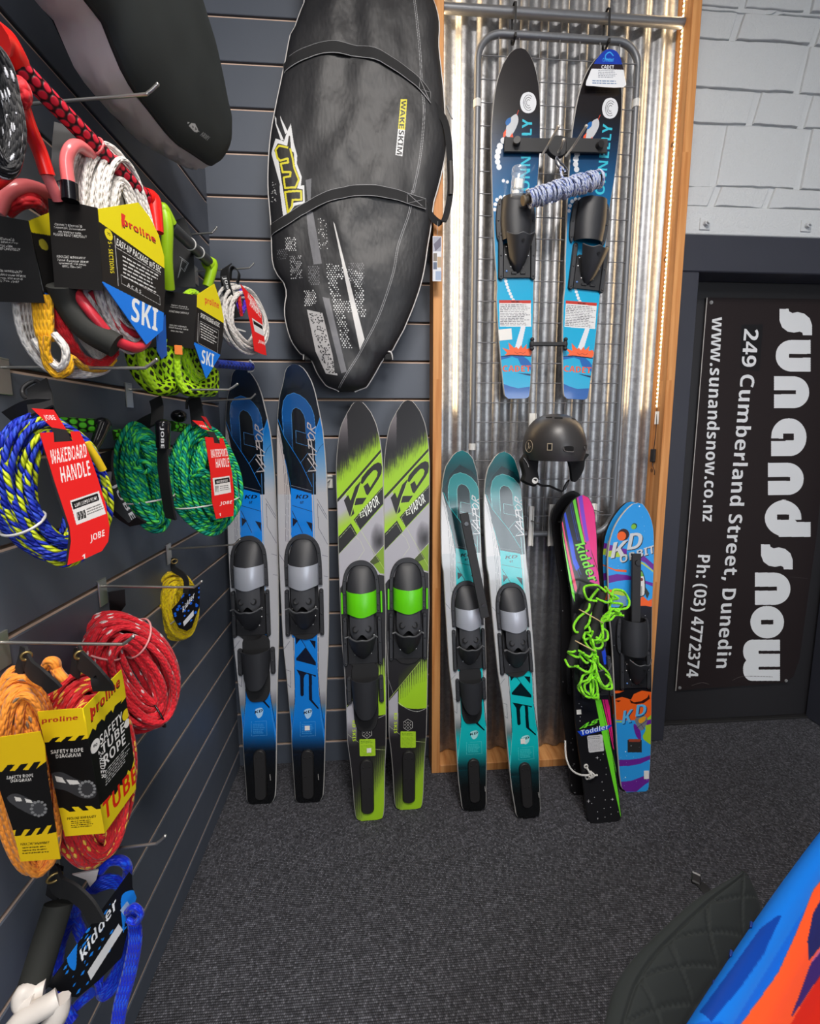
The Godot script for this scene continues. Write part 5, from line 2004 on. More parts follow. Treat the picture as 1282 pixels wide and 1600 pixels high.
# ---------------------------------------------------------------- things on the rack
func build_rack_things() -> void:
	var black := plain("black plastic", rgb(34, 33, 34), 0.5)
	var steel := plain("zinc wire", rgb(116, 116, 118), 0.45, 0.25)
	# three pronged display hook over the bar
	var t := thing("display_hook", "three pronged pale wire display hook with a dark backing, between the hung skis", "hook")
	var z := -1.735
	var q := func(x: float, y: float, zz: float) -> Vector3: return on_back(760 + x / 5.574, 60 + y / 5.574, zz)
	var pale := plain("pale wire", rgb(196, 190, 180), 0.4, 0.4)
	for s in [[[480, 1030, -1.73], [540, 930, -1.70], [630, 770, -1.62]], [[605, 1025, -1.73], [655, 950, -1.70], [675, 885, -1.62]], [[690, 1030, -1.73], [770, 925, -1.70], [872, 765, -1.62]]]:
		var p := PackedVector3Array()
		for k in s:
			p.append(q.call(k[0], k[1], k[2]))
		var w := MB.new()
		w.tube(smooth3(p), 0.0042, 8)
		w.ball(p[2], Vector3(0.0058, 0.0058, 0.0058), 6)
		put("prong", w, pale, t)
	var bk := MB.new()
	var c: Vector3 = q.call(605, 960, z)
	bk.x = Transform3D(Basis(), Vector3(c.x, c.y, z))
	bk.plate(smooth(pv([-0.022, 0.03, 0.028, 0.032, 0.034, -0.02, 0.008, -0.036, -0.012, -0.034, -0.034, -0.012]), 3), 0.0, 0.016, 0.003)
	put("backing", bk, plain("bar rubber", rgb(38, 38, 40), 0.6), t)
	# snap hook and the wound rope
	var cl := thing("snap_hook", "small steel snap hook hanging from the pronged hook and holding the wound rope", "snap hook")
	var sn := MB.new()
	var path := PackedVector3Array()
	for k in [[615, 1030], [608, 1075], [640, 1125], [690, 1160], [706, 1140], [672, 1100], [640, 1075]]:
		path.append(q.call(k[0], k[1], -1.695))
	sn.tube(smooth3(path, 4, true), 0.0032, 7, true)
	put("loop", sn, plain("worn steel", rgb(96, 98, 106), 0.35, 0.8), cl)
	var a: Vector3 = q.call(350, 1405, -1.665)
	var b: Vector3 = q.call(1010, 1215, -1.685)
	var ax := (b - a).normalized()
	var rp := thing("wound_rope", "blue and white flecked rope wound tightly round a dark handle, hanging before the two skis", "rope")
	var core := MB.new()
	core.rod(a - ax * 0.008, b + ax * 0.004, 0.014, 16)
	var hd := put("handle", core, plain("handle dark", rgb(62, 56, 48), 0.6), rp)
	var cap := MB.new()
	cap.rod(a - ax * 0.014, a - ax * 0.007, 0.0165, 16)
	put("end_cap", cap, plain("handle cap", rgb(104, 92, 74), 0.55), hd)
	var rw := MB.new()
	var rg := RandomNumberGenerator.new()
	rg.seed = 12
	var up := Vector3.UP
	up = (up - ax * up.dot(ax)).normalized()
	var sd := ax.cross(up)
	var L := a.distance_to(b)
	for layer in 3:
		var pts := PackedVector3Array()
		var turns := 21
		for k in turns * 14:
			var u := float(k) / (turns * 14)
			var e := 1.0 - pow(absf(u * 2.0 - 1.0), 6.0) * 0.35
			var rr := (0.018 + layer * 0.0055) * (0.82 + 0.18 * e) + 0.0018 * sin(u * 37.0 + layer)
			var th := u * TAU * turns * (1.0 if layer != 1 else -1.0)
			var along := clampf(u + 0.012 * sin(u * 50.0 + layer * 2.0), 0.0, 1.0)
			pts.append(a.lerp(b, 0.03 + along * 0.95) + (up * cos(th) + sd * sin(th)) * rr)
		rw.tube(pts, 0.0042, 6, false, 0.05)
	for k in 9:
		var u0 := rg.randf_range(0.1, 0.75)
		var pts := PackedVector3Array()
		for i in 14:
			var u := i / 13.0
			var th := rg.randf_range(0, 0.1) + PI * 1.3 * u + k
			pts.append(a.lerp(b, u0 + 0.2 * u) + (up * cos(th) + sd * sin(th)) * 0.0315)
		rw.tube(pts, 0.0042, 6, false, 0.05)
	put("rope", rw, rope_material("blue white rope", rgb(206, 214, 236), rgb(66, 96, 186), 0.42, 4), rp)
	var tie := MB.new()
	tie.tube(smooth3(PackedVector3Array([q.call(690, 1165, -1.695), q.call(650, 1120, -1.697), q.call(660, 1200, -1.68), q.call(700, 1240, -1.655)])), 0.0042, 6, false, 0.05)
	put("rope_end", tie, M["blue white rope"], rp)
	# clear tube with a lid
	var tb := thing("clear_tube", "clear ribbed plastic tube leaning upright against the left hung ski", "tube")
	var g := StandardMaterial3D.new()
	g.resource_name = "clear plastic"
	g.albedo_color = Color(0.9, 0.95, 1.0, 0.16)
	g.transparency = BaseMaterial3D.TRANSPARENCY_ALPHA
	g.roughness = 0.12
	var v0: Vector3 = q.call(262, 1400, -1.71)
	var v1: Vector3 = q.call(290, 1130, -1.71)
	var bt := MB.new()
	bt.x = Transform3D(frame(v0, v1 - v0, Vector3.BACK).basis, v0)
	var hh := v0.distance_to(v1)
	bt.lathe(PackedVector2Array([Vector2(0.0001, 0), Vector2(0.022, 0), Vector2(0.0235, 0.004), Vector2(0.0235, hh * 0.72), Vector2(0.021, hh * 0.76), Vector2(0.021, hh * 0.8)]), 20)
	put("tube_body", bt, g, tb)
	var lid := MB.new()
	lid.x = bt.x
	lid.lathe(PackedVector2Array([Vector2(0.0225, hh * 0.79), Vector2(0.026, hh * 0.8), Vector2(0.026, hh * 0.99), Vector2(0.024, hh), Vector2(0.0001, hh)]), 20)
	var lm := plain("milky lid", rgb(216, 220, 226), 0.3)
	put("lid", lid, g, tb)
	var pr := MB.new()
	pr.x = bt.x
	pr.box(Vector3(0.002, hh * 0.5, 0), Vector3(0.03, hh * 0.32, 0.012), 0.002)
	pr.box(Vector3(-0.004, hh * 0.18, 0), Vector3(0.024, hh * 0.2, 0.014), 0.003)
	put("folded_leaflet", pr, plain("paper", rgb(232, 230, 224), 0.7), tb)
	# white channel brackets on the wires
	var wm := plain("white bracket", rgb(226, 224, 218), 0.45)
	var spots := [[[515, 562, 532, 765], "white plastic hook bracket on the wire rack, nearer the teal skis", 1], [[618, 553, 646, 765], "white plastic hook bracket on the wire rack, just left of the pink striped ski", 1], [[832, 548, 856, 640], "white plastic hook bracket showing behind the pink striped ski, to its right", 1], [[514, 85, 548, 170], "white bracket tip showing above the left of the black helmet", 0]]
	for s in spots:
		var p0 := on_back(670 + s[0][0] / 3.287, 620 + s[0][1] / 3.287, -1.764)
		var p1 := on_back(670 + s[0][2] / 3.287, 620 + s[0][3] / 3.287, -1.764)
		var br := thing("hook_bracket", s[1], "bracket", Transform3D(Basis(), Vector3((p0.x + p1.x) * 0.5, (p0.y + p1.y) * 0.5, -1.766)), "white brackets on the wire rack")
		var w := absf(p1.x - p0.x)
		var h := absf(p1.y - p0.y)
		var m := MB.new()
		m.box(Vector3(0, 0, 0.002), Vector3(w, h, 0.004), 0.001)
		m.box(Vector3(-w * 0.45, 0, 0.007), Vector3(0.003, h, 0.012), 0.0008)
		m.box(Vector3(w * 0.45, 0, 0.007), Vector3(0.003, h, 0.012), 0.0008)
		put("channel", m, wm, br)
		if s[2]:
			var pn := MB.new()
			pn.tube(smooth3(pv3([0.002, h * 0.14, 0.004, 0.008, h * 0.13, 0.03, 0.014, h * 0.125, 0.045, 0.019, h * 0.15, 0.05])), 0.0022, 7)
			put("pin", pn, steel, br)
	build_helmet()
	build_lime_rope()

func build_helmet() -> void:
	var c := on_back(866, 690, -1.60)
	var t := thing("helmet", "matt black water sports helmet with ear flaps and chin strap, hanging on the wire rack", "helmet", Transform3D(Basis(), c))
	var inv := Vector3(-c.x, -c.y, -c.z)
	var q := func(x: float, y: float, zz: float) -> Vector3: return on_back(800 + x / 9.862, 630 + y / 9.862, zz) + inv
	var sm := plain("helmet shell", rgb(52, 50, 50), 0.38)
	var R := Vector3(0.1085, 0.118, 0.125)
	var pos := func(az: float, el: float) -> Vector3:      # az 0 towards the viewer, positive right
		var ce := pow(maxf(0.0, cos(el)), 0.8) if el > 0.0 else 1.0 - 0.06 * el * el
		return Vector3(sin(az) * ce * R.x, (sin(el) * R.y - 0.018) if el > 0.0 else el * R.y * 0.42 - 0.018, cos(az) * ce * R.z)
	var rows := []
	for i in 19:
		var el := lerpf(PI / 2, -0.95, i / 18.0)
		var line := PackedVector3Array()
		for k in 48:
			var az := TAU * k / 48
			var p: Vector3 = pos.call(az, el)
			if el < 0.0:
				p.x *= 1.0 - 0.03 * el * el
			line.append(p)
		rows.append(line)
	var sh := MB.new()
	sh.sheet(rows, true, false, true, 0.006)
	put("shell", sh, sm, t)
	var li := MB.new()
	var lrows := []
	for i in 13:
		var el := lerpf(PI / 2, -0.8, i / 12.0)
		var line := PackedVector3Array()
		for k in 32:
			line.append((pos.call(TAU * k / 32, el) as Vector3) * 0.92)
		lrows.append(line)
	li.sheet(lrows, true, false, true, 0.004)
	put("liner", li, plain("helmet liner", rgb(18, 18, 19), 0.9), t)
	var dk := plain("vent dark", rgb(3, 3, 4), 0.95)
	for v in [[0.02, -0.08, 0.034, 0.017], [0.83, -0.02, 0.03, 0.017], [-0.24, 1.02, 0.026, 0.008], [-0.75, 1.06, 0.022, 0.005], [0.72, 0.98, 0.02, 0.008]]:
		var p: Vector3 = pos.call(v[0], v[1])
		var n := (p + Vector3(0, 0.03, 0)) * Vector3(1.0 / R.x, 1.0 / R.y, 1.0 / R.z) * Vector3(1.0 / R.x, 1.0 / R.y, 1.0 / R.z)
		if v[1] < 0.3:
			n.y = 0.0
		n = n.normalized()
		var upv := (Vector3.UP - n * n.y).normalized()
		var fr := Transform3D(Basis(upv.cross(n), upv, n), p)
		var m := MB.new()
		m.x = fr
		m.plate(smooth(pv([-v[2] * 0.5, v[3] * 0.45, v[2] * 0.4, v[3] * 0.5, v[2] * 0.5, -v[3] * 0.3, v[2] * 0.3, -v[3] * 0.5, -v[2] * 0.4, -v[3] * 0.3]), 3), -0.008, 0.0006, 0.0)
		var vent := put("vent", m, dk, t)
		if v[1] < 0.3:
			var lp := MB.new()
			lp.x = fr
			lp.tube(smooth3(pv3([-v[2] * 0.52, v[3] * 0.3, 0.0, -v[2] * 0.42, -v[3] * 0.4, 0.002, v[2] * 0.3, -v[3] * 0.62, 0.003, v[2] * 0.5, -v[3] * 0.5, 0.002])), 0.0016, 6)
			put("vent_lip", lp, plain("vent lip", rgb(98, 94, 92), 0.4), vent)
	# badges
	var bp: Vector3 = pos.call(-0.55, 0.02)
	var bm := MB.new()
	bm.x = Transform3D(Basis(Vector3.UP, -0.52), bp)
	bm.box(Vector3(0, 0, 0.0006), Vector3(0.0175, 0.025, 0.0012), 0.0004)
	var badge := put("badge", bm, plain("badge tan", rgb(160, 146, 124), 0.5), t)
	var b2 := MB.new()
	b2.x = bm.x
	b2.box(Vector3(0, 0, 0.0012), Vector3(0.012, 0.019, 0.001))
	b2.box(Vector3(0, -0.001, 0.0018), Vector3(0.003, 0.011, 0.0006))
	put("badge_face", b2, dk, badge)
	var sp: Vector3 = pos.call(-1.28, 0.02)
	var sb := MB.new()
	sb.x = Transform3D(Basis(Vector3.UP, -1.2), sp)
	var rp := PackedVector3Array()
	for k in 20:
		rp.append(Vector3(cos(TAU * k / 20) * 0.019, sin(TAU * k / 20) * 0.0215, 0.0008))
	sb.tube(rp, 0.0009, 5, true)
	sb.tube(pv3([-0.008, -0.012, 0.001, 0.0, 0.004, 0.001, 0.008, 0.0, 0.001, 0.001, -0.009, 0.001, -0.004, 0.013, 0.001]), 0.0012, 5)
	put("side_mark", sb, M["badge tan"], t)
	# ear flaps, straps, buckle
	var cloth := plain("black cloth", rgb(17, 17, 18), 0.85)
	var fl := MB.new()
	var o := PackedVector2Array()
	for p in pv([150, 850, 260, 740, 400, 800, 395, 1040, 412, 1170, 370, 1270, 300, 1278, 150, 1205, 172, 1100, 130, 920]):
		var k: Vector3 = q.call(p.x, p.y, -1.60)
		o.append(Vector2(k.x, k.y))
	fl.plate(smooth(o, 3), -0.012, 0.012, 0.008)
	var ef := put("ear_flap", fl, cloth, t)
	var st := MB.new()
	var sc: Vector3 = q.call(343, 1187, -1.60)
	st.x = Transform3D(Basis(), sc + Vector3(0, 0, 0.0115))
	st.disc(Vector3(), 0.0115, 0.001, 18)
	var stk := put("round_patch", st, plain("paper", rgb(232, 230, 224), 0.7), ef)
	var s2 := MB.new()
	s2.x = st.x
	s2.plate(smooth(pv([-0.007, 0.003, 0.0, 0.006, 0.007, 0.003, 0.004, 0.0, 0.003, -0.004, 0.001, 0.001]), 3), 0.001, 0.0014)
	put("patch_mark", s2, dk, stk)
	var sl := MB.new()
	sl.tube(PackedVector3Array([q.call(185, 840, -1.585), q.call(245, 930, -1.585), q.call(262, 985, -1.585)]), 0.0016, 6)
	put("adjuster", sl, steel_grey(), ef)
	fl = MB.new()
	o = PackedVector2Array()
	for p in pv([800, 780, 1090, 770, 1040, 860, 1020, 1000, 960, 1120, 895, 1190, 850, 1165, 832, 1000]):
		var k: Vector3 = q.call(p.x, p.y, -1.64)
		o.append(Vector2(k.x, k.y))
	fl.plate(smooth(o, 3), -0.01, 0.01, 0.007)
	put("ear_flap", fl, cloth, t)
	var sr := MB.new()
	sr.band(smooth3(PackedVector3Array([q.call(395, 1235, -1.6), q.call(480, 1270, -1.59), q.call(580, 1275, -1.585), q.call(680, 1320, -1.58), q.call(780, 1362, -1.58)])), Vector3(0.2, 0.9, 0.4), 0.008, 0.0018)
	sr.band(smooth3(PackedVector3Array([q.call(780, 1362, -1.58), q.call(820, 1290, -1.6), q.call(880, 1180, -1.635)])), Vector3(0.9, 0.4, 0.2), 0.007, 0.0018)
	put("chin_strap", sr, cloth, t)
	var bu := MB.new()
	var bc: Vector3 = q.call(835, 1270, -1.592)
	bu.x = Transform3D(Basis(Vector3.BACK, -0.45), bc)
	bu.box(Vector3(), Vector3(0.011, 0.03, 0.008), 0.002)
	put("buckle", bu, plain("black plastic", rgb(34, 33, 34), 0.5), t)

func steel_grey() -> StandardMaterial3D:
	return plain("grey trim", rgb(150, 150, 150), 0.4, 0.3)

func build_lime_rope() -> void:
	var pl := lean(Vector2(944, 1284), Vector2(907.5, 774), -1.69)
	var t := thing("tow_rope", "bright lime tow rope bundled round two black foam handles, tied on the pink striped ski", "rope", pl)
	var q := func(x: float, y: float, h: float) -> Vector3:
		var f := flat(pl, 860 + x / 7.122, 900 + y / 7.122)
		return Vector3(f.x, f.y, h)
	var foam := plain("black foam", rgb(30, 31, 27), 0.8)
	var i := 0
	for s in [[[505, 150], [385, 640]], [[385, 250], [225, 650]], [[225, 640], [150, 930]]]:
		var m := MB.new()
		m.rod(q.call(s[0][0], s[0][1], 0.052), q.call(s[1][0], s[1][1], 0.055), 0.0165, 14)
		put("foam_handle", m, foam, t)
	var lime := rope_material("lime rope", rgb(138, 236, 26), rgb(160, 244, 60), 0.3, 8, 0.5)
	var m := MB.new()
	var loops := [
		[430, 245, 340, 230, 290, 160, 310, 95, 400, 68, 480, 100, 510, 140],
		[430, 110, 370, 230, 330, 330, 240, 420, 180, 510, 200, 575, 270, 560, 330, 480, 380, 350],
		[435, 220, 520, 255, 590, 240, 640, 210, 600, 190, 570, 260],
		[520, 90, 560, 150, 590, 200, 580, 300, 540, 420, 480, 480],
		[580, 190, 620, 130, 690, 130, 750, 180, 778, 260, 740, 320, 650, 335, 580, 330, 510, 420],
		[600, 270, 680, 270, 690, 330, 640, 350, 590, 330, 560, 380, 500, 440],
		[690, 380, 620, 370, 540, 410, 490, 450, 480, 620, 460, 700],
		[705, 395, 640, 400, 570, 440, 500, 470, 490, 560, 450, 640, 430, 700],
		[330, 470, 340, 560, 300, 600, 280, 650, 330, 660, 350, 620, 310, 590, 290, 660, 340, 740, 400, 780],
		[500, 540, 545, 580, 530, 650, 480, 680, 420, 650, 390, 700, 400, 780],
		[370, 560, 370, 680, 400, 740, 470, 750, 490, 700, 440, 640, 390, 640, 380, 700, 410, 790],
		[400, 800, 330, 830, 240, 780, 160, 780, 130, 800, 180, 830, 240, 850],
		[410, 800, 420, 870, 370, 890, 300, 830, 270, 790, 260, 830, 290, 890, 350, 910],
		[205, 935, 250, 970, 320, 1000, 370, 970, 390, 880, 400, 810],
		[100, 880, 110, 930, 170, 955, 215, 930],
		[415, 800, 440, 900, 530, 1000, 585, 1090, 570, 1170, 500, 1180, 440, 1100, 400, 980, 400, 850],
		[420, 830, 470, 960, 560, 1070, 560, 1140, 510, 1160, 455, 1090, 420, 960],
		[390, 840, 380, 960, 300, 1050, 240, 1100, 240, 1190, 310, 1260, 390, 1270, 430, 1220, 420, 1100],
		[395, 850, 390, 980, 320, 1080, 260, 1130, 270, 1220, 350, 1280, 420, 1260, 440, 1180, 400, 1040],
		[400, 850, 400, 1000, 340, 1090, 300, 1140, 310, 1210, 370, 1240, 400, 1180, 370, 1060],
		[405, 850, 410, 1010, 380, 1120, 350, 1200, 390, 1280, 430, 1280, 440, 1200, 410, 1090, 360, 1040],
	]
	for lp in loops:
		var p := PackedVector3Array()
		for k in range(0, lp.size(), 2):
			p.append(q.call(lp[k], lp[k + 1], 0.066 + 0.012 * sin(k * 1.7 + i * 2.1)))
		m.tube(smooth3(p, 5), 0.0046, 8, false, 0.05)
		i += 1
	put("rope", m, lime, t)
	var rb := plain("rubber band", rgb(206, 178, 132), 0.6)
	for s in [[260, 345, 500, 485], [190, 665, 420, 785]]:
		var a: Vector3 = q.call(s[0], s[1], 0.055)
		var b: Vector3 = q.call(s[2], s[3], 0.055)
		var o := MB.new()
		var u := (b - a) * 0.5
		var ring := PackedVector3Array()
		for k in 26:
			var an := TAU * k / 26
			ring.append((a + b) * 0.5 + u * cos(an) + Vector3(0, 0, 1) * sin(an) * 0.029)
		o.tube(ring, 0.0024, 6, true)
		put("rubber_band", o, rb, t)
	# white cord with its knot, low on the same ski
	var wt := thing("white_cord", "short white cord knotted through two eyelets low on the starry black ski", "cord", pl)
	var q2 := func(x: float, y: float, h: float) -> Vector3:
		var f := flat(pl, 860 + x / 7.122, 1090 + y / 7.122)
		return Vector3(f.x, f.y, h)
	var wm := rope_material("white cord rope", rgb(226, 224, 218), rgb(206, 204, 198), 0.4, 9)
	var wc := MB.new()
	wc.tube(smooth3(PackedVector3Array([q2.call(205, 520, -0.03), q2.call(186, 620, -0.012), q2.call(188, 700, 0.0), q2.call(225, 785, 0.008), q2.call(300, 835, 0.01), q2.call(385, 845, 0.012), q2.call(440, 830, 0.014), q2.call(470, 850, 0.01), q2.call(515, 848, 0.008)])), 0.0036, 8, false, 0.05)
	put("cord", wc, wm, wt)
	var kn := MB.new()
	kn.tube(smooth3(PackedVector3Array([q2.call(398, 765, 0.006), q2.call(415, 800, 0.014), q2.call(440, 850, 0.02), q2.call(420, 890, 0.008)])), 0.0038, 8, false, 0.05)
	kn.tube(smooth3(PackedVector3Array([q2.call(430, 800, 0.012), q2.call(465, 830, 0.018), q2.call(450, 865, 0.014), q2.call(412, 850, 0.016)])), 0.0038, 8, false, 0.05)
	put("knot", kn, wm, wt)
	for s in [[398, 762], [410, 884]]:
		var e := MB.new()
		var c: Vector3 = q2.call(s[0], s[1], 0.001)
		var rp := PackedVector3Array()
		for k in 14:
			rp.append(c + Vector3(cos(TAU * k / 14), sin(TAU * k / 14), 0.15) * 0.0062)
		e.tube(rp, 0.0032, 6, true)
		put("eyelet", e, wm, wt)

# ---------------------------------------------------------------- banner, bags, kayak
func banner_letter(a: Art, kind: String, y0: float, y1: float, x0: float, x1: float, ink: Color, bg: Color) -> void:
	# u runs along the reading direction (down the banner), v towards the letter's top (to the right)
	var f := func(p: Array) -> PackedVector2Array:
		var r := []
		for i in range(0, p.size(), 2):
			r.append(lerpf(x0, x1, p[i + 1]))
			r.append(lerpf(y0, y1, p[i]))
		return a.pts(r)
	var rnd := func(l: float, r: float, b: float, t: float, rb: float, rt: float) -> Array:    # box with rounded bottom and top corners
		var o := []
		var w := r - l
		var h := t - b
		for c in [[l, b, 180, rb], [r, b, 270, rb], [r, t, 0, rt], [l, t, 90, rt]]:
			if c[3] <= 0.0:
				o.append_array([c[0], c[1]])
				continue
			var cx: float = c[0] + (c[3] * w if c[0] == l else -c[3] * w)
			var cy: float = c[1] + (c[3] * w if c[1] == b else -c[3] * w) * 0.95
			for k in 9:
				var an := deg_to_rad(c[2] + k * 11.25)
				o.append_array([cx + cos(an) * c[3] * w, cy + sin(an) * c[3] * w * 0.95])
		return o
	match kind:
		"n":
			a.fill(f.call(rnd.call(0, 1, 0, 1, 0.0, 0.48)), ink)
			a.fill(f.call(rnd.call(0.44, 0.56, -0.02, 0.62, 0.0, 0.06)), bg)
		"u":
			a.fill(f.call(rnd.call(0, 1, 0, 1, 0.48, 0.0)), ink)
			a.fill(f.call(rnd.call(0.44, 0.56, 0.38, 1.02, 0.06, 0.0)), bg)
		"o":
			a.fill(f.call(rnd.call(0, 1, 0, 1, 0.5, 0.5)), ink)
			a.fill(f.call(rnd.call(0.43, 0.57, 0.32, 0.68, 0.07, 0.07)), bg)
		"a":
			a.fill(f.call(rnd.call(0, 1, 0, 1, 0.5, 0.5)), ink)
			a.fill(f.call([0.6, 0.0, 1.0, 0.0, 1.0, 0.5, 0.6, 0.5]), ink)
			a.fill(f.call(rnd.call(0.4, 0.58, 0.34, 0.64, 0.08, 0.08)), bg)
			a.fill(f.call([0.535, -0.02, 0.6, -0.02, 0.6, 0.4, 0.535, 0.45]), bg)
		"d":
			a.fill(f.call(rnd.call(0, 1, 0, 0.8, 0.5, 0.48)), ink)
			a.fill(f.call([0.6, 0.4, 1.0, 0.3, 1.0, 1.0, 0.6, 1.0]), ink)
			a.fill(f.call(rnd.call(0.4, 0.54, 0.27, 0.53, 0.06, 0.06)), bg)
			a.fill(f.call([0.54, 0.66, 0.6, 0.7, 0.6, 0.82, 0.54, 0.82]), bg)
		"s":
			a.fill(f.call([0.0, 0.0, 0.45, 0.0, 0.7, 0.08, 0.86, 0.25, 0.9, 0.45, 0.86, 0.62, 0.9, 0.7, 1.0, 0.72, 1.0, 1.0, 0.62, 1.0, 0.36, 0.93, 0.18, 0.76, 0.12, 0.56, 0.16, 0.4, 0.1, 0.3, 0.0, 0.28]), ink)
		"w":
			a.fill(f.call(rnd.call(0, 0.56, 0, 1, 0.46, 0.0)), ink)
			a.fill(f.call(rnd.call(0.44, 1, 0, 1, 0.46, 0.0)), ink)
			a.fill(f.call(rnd.call(0.27, 0.34, 0.42, 1.02, 0.03, 0.0)), bg)
			a.fill(f.call(rnd.call(0.655, 0.725, 0.42, 1.02, 0.03, 0.0)), bg)

func build_banner() -> void:
	var z := -1.988
	var pl := Transform3D(Basis(), Vector3(0, 0, z))
	var o := PackedVector2Array()
	for p in pv([1105, 465, 1056, 1079, 1150, 1072, 1228, 1066, 1240, 1056, 1249, 1030, 1276, 836, 1296, 640, 1308, 468]):
		o.append(flat(pl, p.x, p.y))
	var rect := Rect2(1.45, 0.15, 0.66, 1.92)
	var bg := rgb(38, 31, 32)
	var a := art(pl, rect, 760, bg)
	var ink := rgb(226, 228, 230)
	a.crop(1000, 440, 2.223)
	for l in [["s", 95, 187, 484, 597], ["u", 203, 313, 471, 592], ["n", 329, 440, 465, 587], ["a", 475, 606, 455, 578], ["n", 629, 741, 444, 568], ["d", 757, 886, 433, 592], ["s", 912, 999, 420, 530], ["n", 1010, 1122, 399, 522], ["o", 1126, 1238, 383, 500], ["w", 1243, 1386, 358, 486]]:
		banner_letter(a, l[0], l[1], l[2], l[3], l[4], ink, bg)
	a.poly([352, 150, 428, 148, 414, 312, 348, 302], rgb(26, 25, 28))
	a.words("249 Cumberland Street, Dunedin", [354, 164, 256, 1342, 416, 166], ink)
	a.words("www.sunandsnow.co.nz", [250, 122, 216, 832, 297, 124], ink)
	a.words("Ph: (03) 4772374", [193, 948, 152, 1374, 247, 950], ink)
	for s in [[320, 1385, 360, 1370, 460, 1372], [180, 1402, 215, 1392, 240, 1398]]:
		a.arc(s, 0.002, rgb(96, 88, 86))
	a.line([520, 1025, 600, 1032], 0.0012, rgb(80, 74, 74))
	var t := thing("shop_banner", "dark brown shop banner with big white letters, hung sideways on the door", "banner")
	var m := MB.new()
	m.x = Transform3D(Basis(), Vector3(0, 0, z))
	m.plate(o, 0.0, 0.0025, 0.0, rect)
	put("panel", m, printed("banner print", a.im, 0.45), t)
	# a light edge of the board on its left, the rolled right edge, and screws
	var ed := MB.new()
	ed.x = m.x
	ed.tube(PackedVector3Array([Vector3(o[0].x, o[0].y, 0.0015), Vector3(o[1].x, o[1].y, 0.0015)]), 0.0022, 6)
	put("board_edge", ed, plain("board edge", rgb(176, 172, 168), 0.6), t)
	var sc := plain("grey trim", rgb(150, 150, 150), 0.4, 0.3)
	for p in [[1111, 473], [1062, 1074], [1228, 1063]]:
		var s := MB.new()
		var q := flat(pl, p[0], p[1])
		s.x = Transform3D(Basis(), Vector3(q.x, q.y, z + 0.0025))
		s.disc(Vector3(), 0.008, 0.003, 14)
		s.disc(Vector3(0, 0, 0.003), 0.0045, 0.002, 8)
		put("screw_cap", s, sc, t)

# rows between two edges, swelling h towards the middle; returns rows for a sheet
func swell(L: PackedVector2Array, R: PackedVector2Array, n: int, cols: int, h: float, fold: FastNoiseLite, amp: float) -> Array:
	var top := maxf(L[0].y, R[0].y)
	var bot := minf(L[L.size() - 1].y, R[R.size() - 1].y)
	var rows := []
	for i in n + 1:
		var u := i / float(n)
		u = 0.5 - 0.5 * cos(PI * u) if true else u
		var y := lerpf(top, bot, u)
		var xl := edge_x(L, y)
		var xr := edge_x(R, y)
		var line := PackedVector3Array()
		var e := minf(1.0, minf(top - y, y - bot) / 0.09)
		e = sqrt(clampf(1.0 - pow(1.0 - e, 2.0), 0.0, 1.0))
		for k in cols + 1:
			var s := -cos(PI * k / cols)
			var x := lerpf(xl, xr, s * 0.5 + 0.5)
			var z := pow(maxf(0.0, 1.0 - s * s), 0.45) * h * e
			z += amp * fold.get_noise_2d(x * 40.0, y * 26.0) * (1.0 - s * s) * e
			line.append(Vector3(x, y, z))
		rows.append(line)
	return rows

func at_rows(rows: Array, x: float, y: float) -> float:      # height of a swollen sheet
	for i in rows.size() - 1:
		if y <= rows[i][0].y and y >= rows[i + 1][0].y:
			var r: PackedVector3Array = rows[i]
			for k in r.size() - 1:
				if x >= r[k].x and x <= r[k + 1].x:
					return lerpf(r[k].z, r[k + 1].z, (x - r[k].x) / maxf(1e-6, r[k + 1].x - r[k].x))
	return 0.0

func rows_uv(rows: Array, rect: Rect2) -> Array:
	var r := []
	for row in rows:
		var l := PackedVector2Array()
		for p in row:
			l.append(Vector2((p.x - rect.position.x) / rect.size.x, 1.0 - (p.y - rect.position.y) / rect.size.y))
		r.append(l)
	return r

